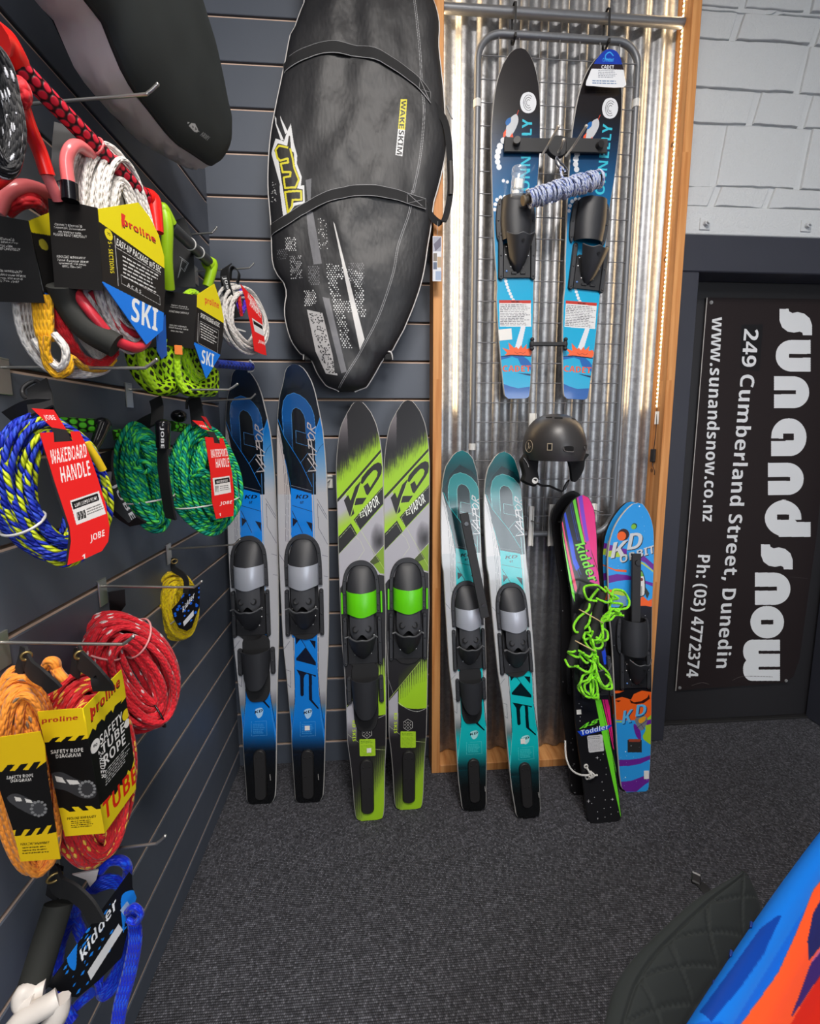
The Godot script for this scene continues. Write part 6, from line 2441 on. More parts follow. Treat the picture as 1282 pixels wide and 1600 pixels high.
func build_bags() -> void:
	var fold := FastNoiseLite.new()
	fold.frequency = 0.16
	fold.fractal_octaves = 2
	fold.seed = 3
	# ---- the big board bag on the far wall
	var z := -1.735
	var pl := Transform3D(Basis(Vector3.UP, 0.02), Vector3(0, 0, z))
	var l := []
	var r := []
	for c in [[400, 0, 3.561, 330, -640, 300, -500, 270, -300, 262, -100, 275, 0, 245, 80, 215, 168, 190, 205, 175, 290, 150, 410, 112, 600, 85, 750, 72, 900, 70, 1050], [400, 300, 3.561, 76, 60, 87, 200, 90, 300, 95, 390, 115, 450, 160, 510, 172, 570, 162, 640, 168, 720, 200, 830, 250, 900, 310, 935, 345, 1010, 395, 1080, 460, 1106]]:
		l.append(c)
	for c in [[400, 0, 3.561, 420, -660, 560, -640, 760, -480, 880, -280, 960, -100, 985, 0, 1007, 60, 1020, 140, 1016, 250, 1026, 350, 1042, 500, 1052, 660, 1060, 800, 1042, 920, 1010, 1060], [400, 300, 3.561, 988, 60, 975, 180, 955, 300, 932, 450, 892, 590, 825, 760, 760, 880, 705, 935, 660, 1015, 615, 1085, 550, 1112]]:
		r.append(c)
	var e := edges(pl, l, r)
	var rect := Rect2(-0.42, 1.45, 0.85, 2.0)
	var a := art(pl, rect, 1000, rgb(30, 30, 33))
	var white := rgb(222, 222, 222)
	var yellow := rgb(214, 202, 40)
	var grey := rgb(110, 110, 114)
	a.crop(400, 0, 3.561)
	a.crop(415, 170, 6.436)
	a.poly([75, 450, 115, 340, 200, 382, 240, 270, 270, 205, 300, 400, 335, 530, 332, 610, 382, 745, 372, 830, 405, 828, 412, 1005, 310, 1030, 240, 1120, 195, 1130, 160, 870, 160, 800, 70, 480], white)
	a.poly([98, 90, 120, 130, 122, 185, 202, 372, 170, 368, 112, 190], white)
	a.poly([162, 115, 180, 160, 242, 290, 215, 310, 165, 160], white)
	a.poly([100, 455, 140, 395, 235, 430, 250, 330, 262, 330, 275, 480, 300, 500, 312, 630, 362, 765, 335, 858, 390, 868, 395, 985, 290, 1002, 235, 1112, 195, 860, 180, 780, 150, 580], rgb(30, 25, 18))
	a.line([240, 446, 150, 420, 115, 455, 135, 540, 165, 572, 240, 555, 245, 595, 170, 602, 190, 688, 270, 690, 265, 735, 200, 742, 215, 850, 320, 850, 352, 770, 305, 650, 290, 560, 265, 460], 0.0068, yellow)
	a.line([215, 890, 375, 885, 378, 970, 290, 972, 285, 1030, 245, 1095, 215, 890], 0.0068, yellow)
	a.crop(560, 150, 5.556)
	a.poly([361, 108, 416, 106, 398, 370, 338, 366], yellow)
	a.poly([338, 366, 398, 370, 376, 588, 317, 580], white)
	a.words("WAKE", [370, 118, 347, 360, 408, 118], rgb(34, 34, 26))
	a.words("SKIM", [347, 374, 327, 574, 390, 376], rgb(34, 34, 37))
	a.crop(400, 0, 3.561)
	var rg := RandomNumberGenerator.new()
	rg.seed = 2
	for i in 26:
		a.dot(rg.randf_range(90, 125), rg.randf_range(1030, 1140), 0.0014, white)
	a.poly([285, 1035, 318, 1030, 312, 1180, 300, 1180], grey)
	a.crop(400, 300, 3.561)
	# dotted fields and blades
	a.poly([288, 130, 325, 140, 375, 425, 330, 428, 300, 260], grey)
	for w in [[400, 430, 600, 880, 0.0030, white, 0.9], [180, 280, 240, 350, 0.0026, white, 0.9], [200, 380, 265, 500, 0.0026, rgb(180, 180, 182), 0.8], [300, 440, 360, 540, 0.003, grey, 0.9], [270, 570, 335, 650, 0.0028, white, 0.9], [365, 180, 410, 350, 0.0022, white, 0.5], [400, 760, 450, 880, 0.002, grey, 0.8], [520, 430, 600, 540, 0.0026, grey, 0.9], [130, 340, 190, 390, 0.0024, grey, 0.9]]:
		var st := 14.0 if w[0] == 400 else 12.0
		var yy: float = w[1]
		var odd := 0
		while yy < w[3]:
			var xx: float = w[0] + (st * 0.5 if odd % 2 else 0.0)
			while xx < w[2]:
				var keep: bool = rg.randf() < float(w[6])
				if w[0] == 400:
					var u := (yy - 430.0) / 450.0
					keep = keep and ((absf(xx - (410 + 80 * u)) < 26.0) or (absf(yy - (450 + (xx - 400) * 0.35)) < 34.0 and xx < 590) or (absf(yy - (640 + (xx - 440) * 0.3)) < 30.0 and xx > 430) or (absf(xx - 570) < 26 and yy > 500 and yy < 690))
				if keep:
					a.dot(xx + yy * 0.05 - 20, yy, w[4] * rg.randf_range(0.5, 1.0), w[5])
				xx += st
			yy += st * 0.8
			odd += 1
	a.poly([292, 670, 378, 692, 460, 1030, 395, 1018, 340, 900], rgb(176, 174, 174))
	for i in 150:
		var u := rg.randf()
		var v := rg.randf()
		a.dot(lerpf(lerpf(305, 372, u), lerpf(395, 450, u), v), lerpf(690, 1015, v), 0.0022, rgb(40, 40, 42))
	a.poly([378, 605, 415, 612, 510, 1010, 480, 1018], grey)
	a.poly([432, 905, 448, 900, 475, 1015, 445, 1018], rgb(36, 36, 39))
	a.poly([436, 200, 445, 215, 606, 835, 580, 890], rgb(216, 214, 212))
	# stitched panel line
	for k in [0, 9]:
		a.crop(400, 0, 3.561)
		a.arc([870 + k, -300, 868 + k, 0, 885 + k, 160, 905 + k, 360, 912 + k, 520, 925 + k, 660, 905 + k, 900, 865 + k, 1100], 0.0015, rgb(170, 170, 172))
		a.crop(400, 300, 3.561)
		a.arc([862 + k, 20, 845 + k, 140, 785 + k, 320, 755 + k, 480, 680 + k, 700, 590 + k, 880, 460 + k, 1095], 0.0015, rgb(170, 170, 172))
	var fabric := printed("board bag fabric", a.im, 0.5)
	fabric.metallic_specular = 0.5
	fabric.normal_enabled = true
	var nt := noise_tex(0.25, Color.BLACK, Color.WHITE, 256, 31, 2)
	nt.as_normal_map = true
	nt.bump_strength = 1.2
	fabric.normal_texture = nt
	fabric.normal_scale = 0.12
	var rows := swell(e[0], e[1], 90, 34, 0.05, fold, 0.014)
	var t := thing("board_bag", "large black padded board bag with white piping, hung on the far wall", "board bag", pl)
	var m := MB.new()
	m.sheet(rows, false, false, true, 0.0, rows_uv(rows, rect))
	put("front_panel", m, fabric, t)
	var bk := MB.new()
	var brows := []
	for row in rows:
		var line := PackedVector3Array()
		for p in row:
			line.append(Vector3(p.x, p.y, -0.035 * pow(maxf(0.0, p.z) / 0.05, 0.5)))
		brows.append(line)
	bk.sheet(brows, false, false, false)
	put("back_panel", bk, plain("black bag cloth", rgb(30, 30, 32), 0.75), t)
	var pip := MB.new()
	for k in 2:
		var p := PackedVector3Array()
		for row in rows:
			var c: Vector3 = row[0] if k == 0 else row[row.size() - 1]
			p.append(c)
		pip.tube(p, 0.0036, 7)
	put("piping", pip, plain("white piping", rgb(222, 218, 214), 0.6), t)
	var web := plain("black webbing", rgb(22, 22, 24), 0.8)
	var thread := plain("pale thread", rgb(150, 150, 152), 0.7)
	for s in [[[400, 0, 3.561], [150, 395, 250, 360, 360, 340, 470, 340, 600, 365, 720, 405, 840, 465, 920, 530, 965, 585]], [[400, 300, 3.561], [88, 222, 180, 185, 290, 120, 400, 70, 520, 42, 640, 40, 760, 55, 860, 75, 940, 92]]]:
		var c: Array = s[0]
		var p := PackedVector3Array()
		var lo := PackedVector3Array()
		var hi := PackedVector3Array()
		for q in smooth(pv(s[1]), 4, false):
			var f := flat(pl, c[0] + q.x / c[2], c[1] + q.y / c[2])
			f.x = clampf(f.x, edge_x(e[0], f.y) + 0.001, edge_x(e[1], f.y) - 0.001)
			p.append(Vector3(f.x, f.y, at_rows(rows, f.x, f.y) + 0.004))
			for k in [-1.0, 1.0]:
				var v := Vector3(f.x, f.y + k * 0.017, 0)
				v.z = maxf(p[p.size() - 1].z, at_rows(rows, v.x, v.y) + 0.003) + 0.001
				if k < 0:
					lo.append(v)
				else:
					hi.append(v)
		var sm := MB.new()
		sm.sheet([lo, p, hi], false, false, true, 0.002)
		var strap := put("webbing_strap", sm, web, t)
		var th := MB.new()
		for w in [lo, hi]:
			var w2 := PackedVector3Array()
			for v in w:
				w2.append(v + Vector3(0, 0, 0.001))
			th.tube(w2, 0.0013, 5)
		var n := p.size()
		var A := lo[n - 6] + Vector3(0, 0, 0.001)
		var B := hi[n - 6] + Vector3(0, 0, 0.001)
		var C := hi[n - 1] + Vector3(0, 0, 0.001)
		var D := lo[n - 1] + Vector3(0, 0, 0.001)
		th.tube(PackedVector3Array([A, B, C, D, A, C]), 0.0013, 5)
		th.tube(PackedVector3Array([B, D]), 0.0013, 5)
		put("stitching", th, thread, strap)
	# carry handle on the right edge, zip pull, corner loops
	var q := func(x: float, y: float, h: float) -> Vector3:
		var f := flat(pl, 400 + x / 3.561, y / 3.561)
		return Vector3(f.x, f.y, h)
	var hm := MB.new()
	hm.band(smooth3(PackedVector3Array([q.call(975, 600, 0.02), q.call(1040, 690, 0.025), q.call(1065, 800, 0.028), q.call(1072, 920, 0.03), q.call(1075, 1080, 0.03), q.call(1060, 1190, 0.028), q.call(1030, 1260, 0.025), q.call(975, 1220, 0.02), q.call(935, 1150, 0.02)])), Vector3(0.9, 0.3, 0.4), 0.022, 0.003)
	var hs := put("carry_strap", hm, web, t)
	var gm := MB.new()
	gm.tube(PackedVector3Array([q.call(1074, 930, 0.032), q.call(1076, 1020, 0.034), q.call(1075, 1110, 0.032)]), 0.0085, 10)
	put("grip", gm, plain("grip rubber", rgb(62, 58, 54), 0.55), hs)
	var zp := MB.new()
	zp.tube(PackedVector3Array([q.call(1060, 600, 0.01), q.call(1072, 640, 0.016), q.call(1090, 680, 0.016)]), 0.003, 6)
	put("zip_pull", zp, steel_grey(), t)
	for s in [[292, 300 * 3.561 + 912], [735, 300 * 3.561 + 912]]:
		var lm := MB.new()
		lm.x = Transform3D(Basis(), q.call(s[0], s[1], 0.004))
		lm.tube(smooth3(pv3([-0.016, -0.014, 0, -0.013, 0.008, 0.006, 0, 0.014, 0.01, 0.013, 0.008, 0.006, 0.016, -0.014, 0])), 0.0035, 7)
		var pp := put("corner_piping", lm, M["white piping"], t)
		var bx := MB.new()
		bx.x = lm.x
		bx.box(Vector3(0, -0.006, 0.002), Vector3(0.032, 0.03, 0.016), 0.006)
		put("corner_tab", bx, web, pp)
	# swing tag
	var tz := z + 0.035
	var p0 := on_back(400 + 985 / 3.561, 300 + 245 / 3.561, tz)
	var p1 := on_back(400 + 1033 / 3.561, 300 + 497 / 3.561, tz)
	var tr := Rect2(p0.x, p1.y, p1.x - p0.x, p0.y - p1.y)
	var ta := art(Transform3D(Basis(), Vector3(0, 0, tz)), tr, 4000, rgb(206, 208, 214))
	ta.crop(400, 300, 3.561)
	ta.poly([988, 250, 1030, 250, 1030, 330, 988, 330], rgb(150, 152, 166))
	ta.poly([990, 290, 1030, 250, 1030, 300, 1000, 330], rgb(96, 92, 110))
	ta.poly([988, 340, 1008, 340, 1008, 385, 988, 385], rgb(120, 110, 100))
	ta.poly([1010, 360, 1032, 360, 1032, 420, 1010, 420], rgb(176, 150, 120))
	ta.poly([988, 390, 1008, 390, 1008, 430, 988, 430], rgb(90, 100, 120))
	ta.poly([1000, 440, 1032, 440, 1032, 490, 1000, 490], rgb(150, 164, 190))
	var tt := thing("swing_tag", "narrow printed swing tag hanging on a thread at the board bag's right edge", "tag")
	var tm := MB.new()
	tm.plate(PackedVector2Array([tr.position, tr.position + Vector2(tr.size.x, 0), tr.end, tr.position + Vector2(0, tr.size.y)]), tz - 0.001, tz, 0.0, tr)
	put("card", tm, printed("swing tag print", ta.im, 0.4), tt)
	var ts := MB.new()
	ts.rod(Vector3(tr.get_center().x, tr.end.y - 0.006, tz), Vector3(tr.get_center().x + 0.002, tr.end.y + 0.05, tz), 0.0007, 5)
	put("thread", ts, thread, tt)
	# ---- the dark bag high on the left wall
	var xx := -0.43
	var bl := Transform3D(Basis(Vector3.UP, Vector3(0, 0, 1), Vector3(1, 0, 0)), Vector3(xx, 0, 0))      # its length runs along the wall, tip away from the viewer
	e = edges(bl, [[0, 0, 2.981, 60, -520, 180, -330, 390, 0, 480, 120, 540, 280, 610, 410, 690, 515, 800, 650, 900, 722, 975, 772, 1005, 748, 1018, 660, 1027, 540]], [[0, 0, 2.981, 40, -2100, 161, -1866, 400, -1300, 644, -755, 800, -340, 905, 0, 935, 130, 985, 370, 1010, 430, 1021, 480, 1027, 538]])
	rect = Rect2(1.85, -1.3, 0.85, 1.0)
	a = art(bl, rect, 900, rgb(44, 49, 50))
	a.crop(240, 170, 11.65)
	var pale := rgb(198, 200, 200)
	a.poly([425, 245, 485, 255, 545, 350, 560, 420, 510, 410, 400, 300], pale)
	a.poly([440, 290, 480, 320, 470, 340], rgb(44, 49, 50))
	a.poly([500, 320, 530, 370, 515, 380], rgb(44, 49, 50))
	a.poly([360, 230, 400, 235, 380, 268], pale)
	a.poly([548, 375, 585, 410, 550, 400], pale)
	a.words("ARMY", [605, 470, 750, 575, 630, 400], rgb(150, 153, 153))
	var fab := printed("dark bag fabric", a.im, 0.7)
	fold.seed = 8
	rows = swell(e[0], e[1], 44, 20, 0.05, fold, 0.005)
	t = thing("board_bag", "charcoal board bag with a silver grey side wall, hung high on the left wall", "board bag", bl)
	m = MB.new()
	m.sheet(rows, false, false, true, 0.0, rows_uv(rows, rect))
	put("front_panel", m, fab, t)
	var g := MB.new()
	var gr := []
	for k in 9:
		var line := PackedVector3Array()
		var zz := -0.075 * k / 8.0
		for row in rows:
			var c: Vector3 = row[0]
			line.append(Vector3(c.x - (0.012 + 0.008 * fold.get_noise_2d(c.y * 160.0, k * 3.0)) * sin(PI * k / 8.0), c.y, zz + 0.004 * fold.get_noise_2d(c.y * 120.0, k * 5.0)))
		for i in range(rows.size() - 1, -1, -1):
			var row: PackedVector3Array = rows[i]
			var c: Vector3 = row[row.size() - 1]
			line.append(Vector3(c.x + 0.01 * sin(PI * k / 8.0), c.y, zz))
		gr.append(line)
	g.sheet(gr, true, false, false)
	put("side_wall", g, plain("silver cloth", rgb(196, 187, 189), 0.45), t)
	var bb := MB.new()
	var br := []
	for row in rows:
		var line := PackedVector3Array()
		for p in row:
			line.append(Vector3(p.x, p.y, -0.075))
		br.append(line)
	bb.sheet(br)
	put("back_panel", bb, M["black bag cloth"], t)
	var sm2 := MB.new()
	var sp := PackedVector3Array()
	for row in rows:
		sp.append(row[0] + Vector3(0.003, 0, 0.002))
	sm2.tube(sp, 0.0045, 7)
	put("seam", sm2, M["black webbing"], t)

func build_floor_things() -> void:
	# ---- kayak corner at the lower right
	var yk := 0.62
	var pl := Transform3D(Basis(Vector3(1, 0, 0), Vector3(0, 0, -1), Vector3(0, 1, 0)), Vector3(0, yk, 0))
	var A := flat(pl, 1290, 1286)
	var B := flat(pl, 1060, 1608)
	var d := (B - A).normalized()
	var n := Vector2(d.y, -d.x)
	if n.x < 0.0:
		n = -n
	var rect := Rect2(-0.1, -0.6, 1.9, 1.9)
	var a := art(pl, rect, 620, rgb(10, 92, 196))
	# along the hull: strips by their distance from the gunwale
	var S := func(s: float, w: float) -> Array:
		var p := A + d * s + n * w
		return [p.x, p.y]
	a.crop(900, 1200, 3.356)
	var blue2 := rgb(16, 110, 206)
	a.poly([1060, 600, 1300, 300, 1500, 300, 1300, 560, 1180, 760, 1060, 960, 800, 1400, 560, 1400], blue2)
	a.poly([1072, 810, 1050, 810, 960, 880, 800, 1110, 640, 1330, 700, 1400, 860, 1200, 980, 1010], rgb(6, 58, 148))
	a.poly([1300, 560, 1240, 640, 1160, 840, 1060, 1060, 960, 1210, 830, 1400, 600, 1900, 900, 1900, 1130, 1400, 1200, 1260, 1300, 1050, 1500, 880, 2300, 500, 2300, 60, 1700, 160], rgb(240, 82, 36))
	a.poly([1300, 640, 1245, 740, 1215, 890, 1220, 1010, 1260, 960, 1400, 800, 1400, 640], rgb(30, 34, 88))
	a.poly([1300, 930, 1230, 1030, 1170, 1200, 1120, 1340, 1180, 1260, 1300, 1080, 1400, 960], rgb(56, 32, 100))
	a.poly([1300, 920, 1240, 1000, 1190, 1120, 1230, 1030, 1300, 950], rgb(196, 90, 120))
	a.poly([1300, 1080, 1190, 1250, 1110, 1400, 900, 1900, 2400, 1900, 2400, 600, 1500, 900], rgb(204, 34, 10))
	var pm := printed("kayak plastic", a.im, 0.42)
	var t := thing("kayak", "blue and orange moulded plastic kayak hull at the lower right corner", "kayak")
	var rows := []
	var uvs := []
	var prof := [[-0.004, -0.012], [0.0, 0.0], [0.012, 0.009], [0.028, 0.010], [0.036, -0.004], [0.05, -0.012], [0.066, -0.008], [0.085, 0.004], [0.12, 0.022], [0.18, 0.046], [0.26, 0.066], [0.36, 0.072], [0.48, 0.06]]
	for i in 31:
		var s := lerpf(-0.75, 0.85, i / 30.0)
		var line := PackedVector3Array()
		var tv := PackedVector2Array()
		for p in prof:
			var q: Vector2 = A + d * s + n * (p[0] + 0.05 * pow((s - 0.2), 2.0))
			line.append(Vector3(q.x, yk + p[1] + 0.04 * s * s, -q.y))
			tv.append(Vector2((q.x - rect.position.x) / rect.size.x, 1.0 - (q.y - rect.position.y) / rect.size.y))
		rows.append(line)
		uvs.append(tv)
	var m := MB.new()
	m.sheet(rows, false, false, true, 0.006, uvs)
	put("deck", m, pm, t)
	# hull side down to the floor
	var hr := []
	for i in 31:
		var s := lerpf(-0.75, 0.85, i / 30.0)
		var line := PackedVector3Array()
		for p in [[-0.004, yk - 0.012], [0.0, yk - 0.05], [0.012, yk - 0.2], [0.05, 0.26], [0.14, 0.1], [0.3, 0.02], [0.48, 0.0]]:
			var q: Vector2 = A + d * s + n * (p[0] + 0.05 * pow((s - 0.2), 2.0))
			line.append(Vector3(q.x, p[1] + 0.04 * s * s * p[1] / yk, -q.y))
		hr.append(line)
	var hm := MB.new()
	hm.sheet(hr, false, false, false, 0.006)
	put("hull", hm, plain("kayak blue", rgb(10, 92, 196), 0.42), t)
	var rb := plain("kayak slot", rgb(8, 40, 110), 0.5)
	for p in [[918, 845], [812, 998], [722, 1160]]:
		var sl := MB.new()
		var f := flat(pl, 900 + p[0] / 3.356, 1200 + p[1] / 3.356)
		sl.x = Transform3D(Basis(Vector3.UP, 0.75), Vector3(f.x, yk + 0.006, -f.y))
		sl.box(Vector3(), Vector3(0.012, 0.01, 0.004), 0.001)
		put("rim_slot", sl, rb, t)
	# ---- quilted black seat pad leaning by the kayak
	var yq := 0.30
	var qp := Transform3D(Basis(Vector3(1, 0, 0), Vector3(0, 0, -1), Vector3(0, 1, 0)), Vector3(0, yq, 0))
	var fo := FastNoiseLite.new()
	fo.frequency = 0.3
	var o := pv([140, 1360, 200, 1160, 300, 1010, 450, 860, 620, 710, 800, 605, 880, 575, 960, 590, 1040, 640, 1000, 740, 880, 900, 800, 1010, 720, 1130, 620, 1300, 560, 1400])
	var path := PackedVector2Array()
	for p in o:
		path.append(flat(qp, 900 + p.x / 3.356, 1200 + p.y / 3.356))
	# left and right long edges of the pad, from its far end to the near one
	var le := smooth(pv([860, 578, 800, 605, 620, 710, 450, 860, 300, 1010, 200, 1160, 150, 1340, 120, 1480]), 10, false)
	var re := smooth(pv([960, 585, 1010, 640, 960, 790, 880, 900, 800, 1010, 700, 1150, 600, 1330, 540, 1480]), 10, false)
	var prow := []
	for i in le.size():
		var p0 := flat(qp, 900 + le[i].x / 3.356, 1200 + le[i].y / 3.356)
		var p1 := flat(qp, 900 + re[i].x / 3.356, 1200 + re[i].y / 3.356)
		var line := PackedVector3Array()
		for k in 57:
			var u := k / 56.0
			var q := p0.lerp(p1, u)
			var s := u * 2.0 - 1.0
			var h := 0.03 * pow(maxf(0.0, 1.0 - s * s), 0.4)
			# quilting: a border seam and slanting seams
			var seam := exp(-pow((u - 0.24) / 0.02, 2.0)) + exp(-pow((u - 0.86) / 0.02, 2.0))
			if u > 0.24 and u < 0.86:
				var g := absf(fposmod(i / 14.0 + (u - 0.24) * 1.7, 1.0) - 0.5)
				var g2 := absf(fposmod(i / 14.0 - (u - 0.24) * 1.7, 1.0) - 0.5)
				seam += exp(-pow(g / 0.05, 2.0)) * 0.8 + exp(-pow(g2 / 0.05, 2.0)) * 0.8
			h -= 0.008 * minf(seam, 1.0)
			line.append(Vector3(q.x, yq + h - 0.10 * u * u + 0.0, -q.y))
		prow.append(line)
	var qm := MB.new()
	qm.sheet(prow, false, false, true, 0.006)
	var pad := thing("seat_pad", "black quilted padded kayak seat back resting by the blue kayak", "seat pad")
	var qc := plain("quilted cloth", rgb(46, 51, 51), 0.9)
	qc.rim_enabled = true
	qc.rim = 0.15
	put("quilted_panel", qm, qc, pad)
	var st := MB.new()
	var q0 := flat(qp, 900 + 690 / 3.356, 1200 + 672 / 3.356)
	var q1 := flat(qp, 900 + 630 / 3.356, 1200 + 600 / 3.356)
	st.band(PackedVector3Array([Vector3(q0.x, yq + 0.012, -q0.y), Vector3((q0.x + q1.x) * 0.5, yq + 0.012, -(q0.y + q1.y) * 0.5), Vector3(q1.x, yq + 0.004, -q1.y)]), Vector3(1, 0.3, 0.6), 0.022, 0.003)
	var sp := put("strap", st, M["black webbing"], pad)
	var bu := MB.new()
	bu.x = Transform3D(Basis(Vector3.UP, 0.9), Vector3(q1.x, yq + 0.008, -q1.y))
	bu.box(Vector3(), Vector3(0.028, 0.012, 0.022), 0.003)
	var bk := put("buckle", bu, plain("black plastic", rgb(34, 33, 34), 0.5), sp)
	var bl := MB.new()
	bl.x = bu.x
	bl.box(Vector3(0.012, 0.006, 0.0), Vector3(0.005, 0.005, 0.018), 0.001)
	put("buckle_edge", bl, steel_grey(), bk)
	# small white hook on the far slats between the blue and lime skis
	var hk := on_back(516, 752, WZ)
	var ht := thing("slat_hook", "small white acrylic hook in a groove between the blue and lime skis", "hook", Transform3D(Basis(), hk))
	var hb := MB.new()
	hb.box(Vector3(0, 0, 0.004), Vector3(0.022, 0.056, 0.006), 0.001)
	hb.box(Vector3(0, 0.024, 0.01), Vector3(0.024, 0.008, 0.014), 0.001)
	put("plate", hb, plain("white bracket", rgb(226, 224, 218), 0.45), ht)
	var hw := MB.new()
	hw.tube(smooth3(pv3([0, 0.005, 0.006, -0.004, 0.0, 0.03, -0.012, -0.004, 0.05, -0.016, 0.004, 0.056])), 0.0022, 7)
	put("pin", hw, M["zinc wire"], ht)

# ---------------------------------------------------------------- ropes on the left wall
var C := Vector3(0, 0, 1)      # cut-out that the following coordinates are read in

func cut(x: float, y: float, s: float) -> void:
	C = Vector3(x, y, s)

func at_z(x: float, y: float, z: float) -> Vector3:
	return on_back(C.x + x / C.z, C.y + y / C.z, z)

func yawed(o: Vector3, deg: float, tilt := 0.0) -> Transform3D:      # 0 faces straight out from the left wall, 90 faces the viewer
	var n := Vector3(cos(deg_to_rad(deg)), 0, sin(deg_to_rad(deg)))
	var u := Vector3.UP.cross(n)
	var b := Basis(u, Vector3.UP, n)
	return Transform3D(b * Basis(Vector3.BACK, tilt), o)

# the frame of a hank whose outline spans l, t, r, b in the cut-out, standing at depth z; returns [frame, half width, half height]
func span(l: float, t: float, r: float, b: float, z: float, deg: float, tilt := 0.0) -> Array:
	var pl := yawed(at_z((l + r) * 0.5, (t + b) * 0.5, z), deg, 0.0)
	var q := func(x: float, y: float) -> Vector2: return flat(pl, C.x + x / C.z, C.y + y / C.z)
	var w: float = ((q.call(r, (t + b) * 0.5) as Vector2).x - (q.call(l, (t + b) * 0.5) as Vector2).x) * 0.5
	var h: float = ((q.call((l + r) * 0.5, t) as Vector2).y - (q.call((l + r) * 0.5, b) as Vector2).y) * 0.5
	pl = yawed(pl.origin, deg, tilt)
	return [pl, absf(w), absf(h)]

func tube3(m: MB, a: Array, r: float, sides := 8, r2 := -1.0) -> void:   # a smooth tube through x, y, depth of the cut-out
	var p := PackedVector3Array()
	for i in range(0, a.size(), 3):
		p.append(at_z(a[i], a[i + 1], a[i + 2]))
	m.tube(smooth3(p, 5) if p.size() > 2 else p, r, sides, false, 0.06, r2)

# a printed card: outline in the cut-out on the plane through "o" facing "deg"; draw paints it
func card(called: String, parent: Node3D, outline: Array, o: Vector3, deg: float, base: Color, k: float, draw, th := 0.0015, bend := 0.0) -> MeshInstance3D:
	var pl := yawed(o, deg)
	var p := PackedVector2Array()
	var lo := Vector2(1e9, 1e9)
	var hi := -lo
	for i in range(0, outline.size(), 2):
		var q := flat(pl, C.x + outline[i] / C.z, C.y + outline[i + 1] / C.z)
		p.append(q)
		lo = lo.min(q)
		hi = hi.max(q)
	var rect := Rect2(lo - Vector2(0.002, 0.002), hi - lo + Vector2(0.004, 0.004))
	var m := MB.new()
	m.x = pl
	m.plate(p, -th, 0.0, 0.0, rect)
	var mat: Material
	if draw == null:
		mat = plain("card %s" % base.to_html(false), base, 0.45)
	else:
		var a := art(pl, rect, k, base)
		a.crop(C.x, C.y, C.z)
		draw.call(a)
		mat = printed(called + " print", a.im, 0.4)
	return put(called, m, mat, parent)

func strap3(called: String, parent: Node3D, a: Array, side: Vector3, w: float, m: Material, th := 0.002) -> MeshInstance3D:
	var p := PackedVector3Array()
	for i in range(0, a.size(), 3):
		p.append(at_z(a[i], a[i + 1], a[i + 2]))
	var b := MB.new()
	b.band(smooth3(p, 5), side, w, th)
	return put(called, b, m, parent)

func wall_hook(label: String, z: float, y: float, length: float, rise: float) -> void:
	var t := thing("wall_hook", label, "hook", Transform3D(Basis(), Vector3(WX, y, z)), "steel hooks in the slats of the left wall")
	var st := plain("hook steel", rgb(186, 184, 178), 0.28, 0.85)
	var p := MB.new()
	p.box(Vector3(0.0025, -0.016, 0), Vector3(0.003, 0.058, 0.03), 0.0008)
	p.box(Vector3(-0.002, 0.0145, 0), Vector3(0.012, 0.003, 0.03), 0.0006)
	put("bracket", p, st, t)
	var w := MB.new()
	w.tube(smooth3(PackedVector3Array([Vector3(0.003, 0.0, 0), Vector3(length * 0.3, rise * 0.3, 0), Vector3(length * 0.86, rise * 0.86, 0), Vector3(length * 0.93, rise * 0.93 + 0.002, 0), Vector3(length, rise + 0.014, 0)]), 5), 0.0028, 9)
	w.ball(Vector3(length, rise + 0.014, 0), Vector3(0.0034, 0.0034, 0.0034), 5)
	put("peg", w, st, t)

func scale_grip(a: Vector3, b: Vector3, r: float, called: String, c: Color, ink: Color, parent: Node3D) -> void:
	# rubber grip with raised rounded scales
	var key := "grip " + called
	if not M.has(key):
		var im := Image.create(96, 96, false, Image.FORMAT_RGB8)
		var hm := Image.create(96, 96, false, Image.FORMAT_RGB8)
		for y in 96:
			for x in 96:
				var row := y / 16
				var xx := fposmod(x + (row % 2) * 8.0, 16.0) - 8.0
				var yy := fposmod(y, 16.0) - 8.0
				var d := maxf(Vector2(xx, yy).length() / 8.3, 0.0)
				var h := clampf((1.0 - d) * 4.0, 0.0, 1.0)
				im.set_pixel(x, y, ink.lerp(c, h))
				hm.set_pixel(x, y, Color(h, h, h))
		var m := printed(key, im, 0.5)
		m.heightmap_enabled = true
		m.heightmap_texture = ImageTexture.create_from_image(hm)
		m.heightmap_scale = 0.2
	var g := MB.new()
	var p := PackedVector3Array()
	for i in 9:
		p.append(a.lerp(b, i / 8.0))
	g.tube(p, r, 16, false, TAU * r)
	put("grip", g, M[key], parent)

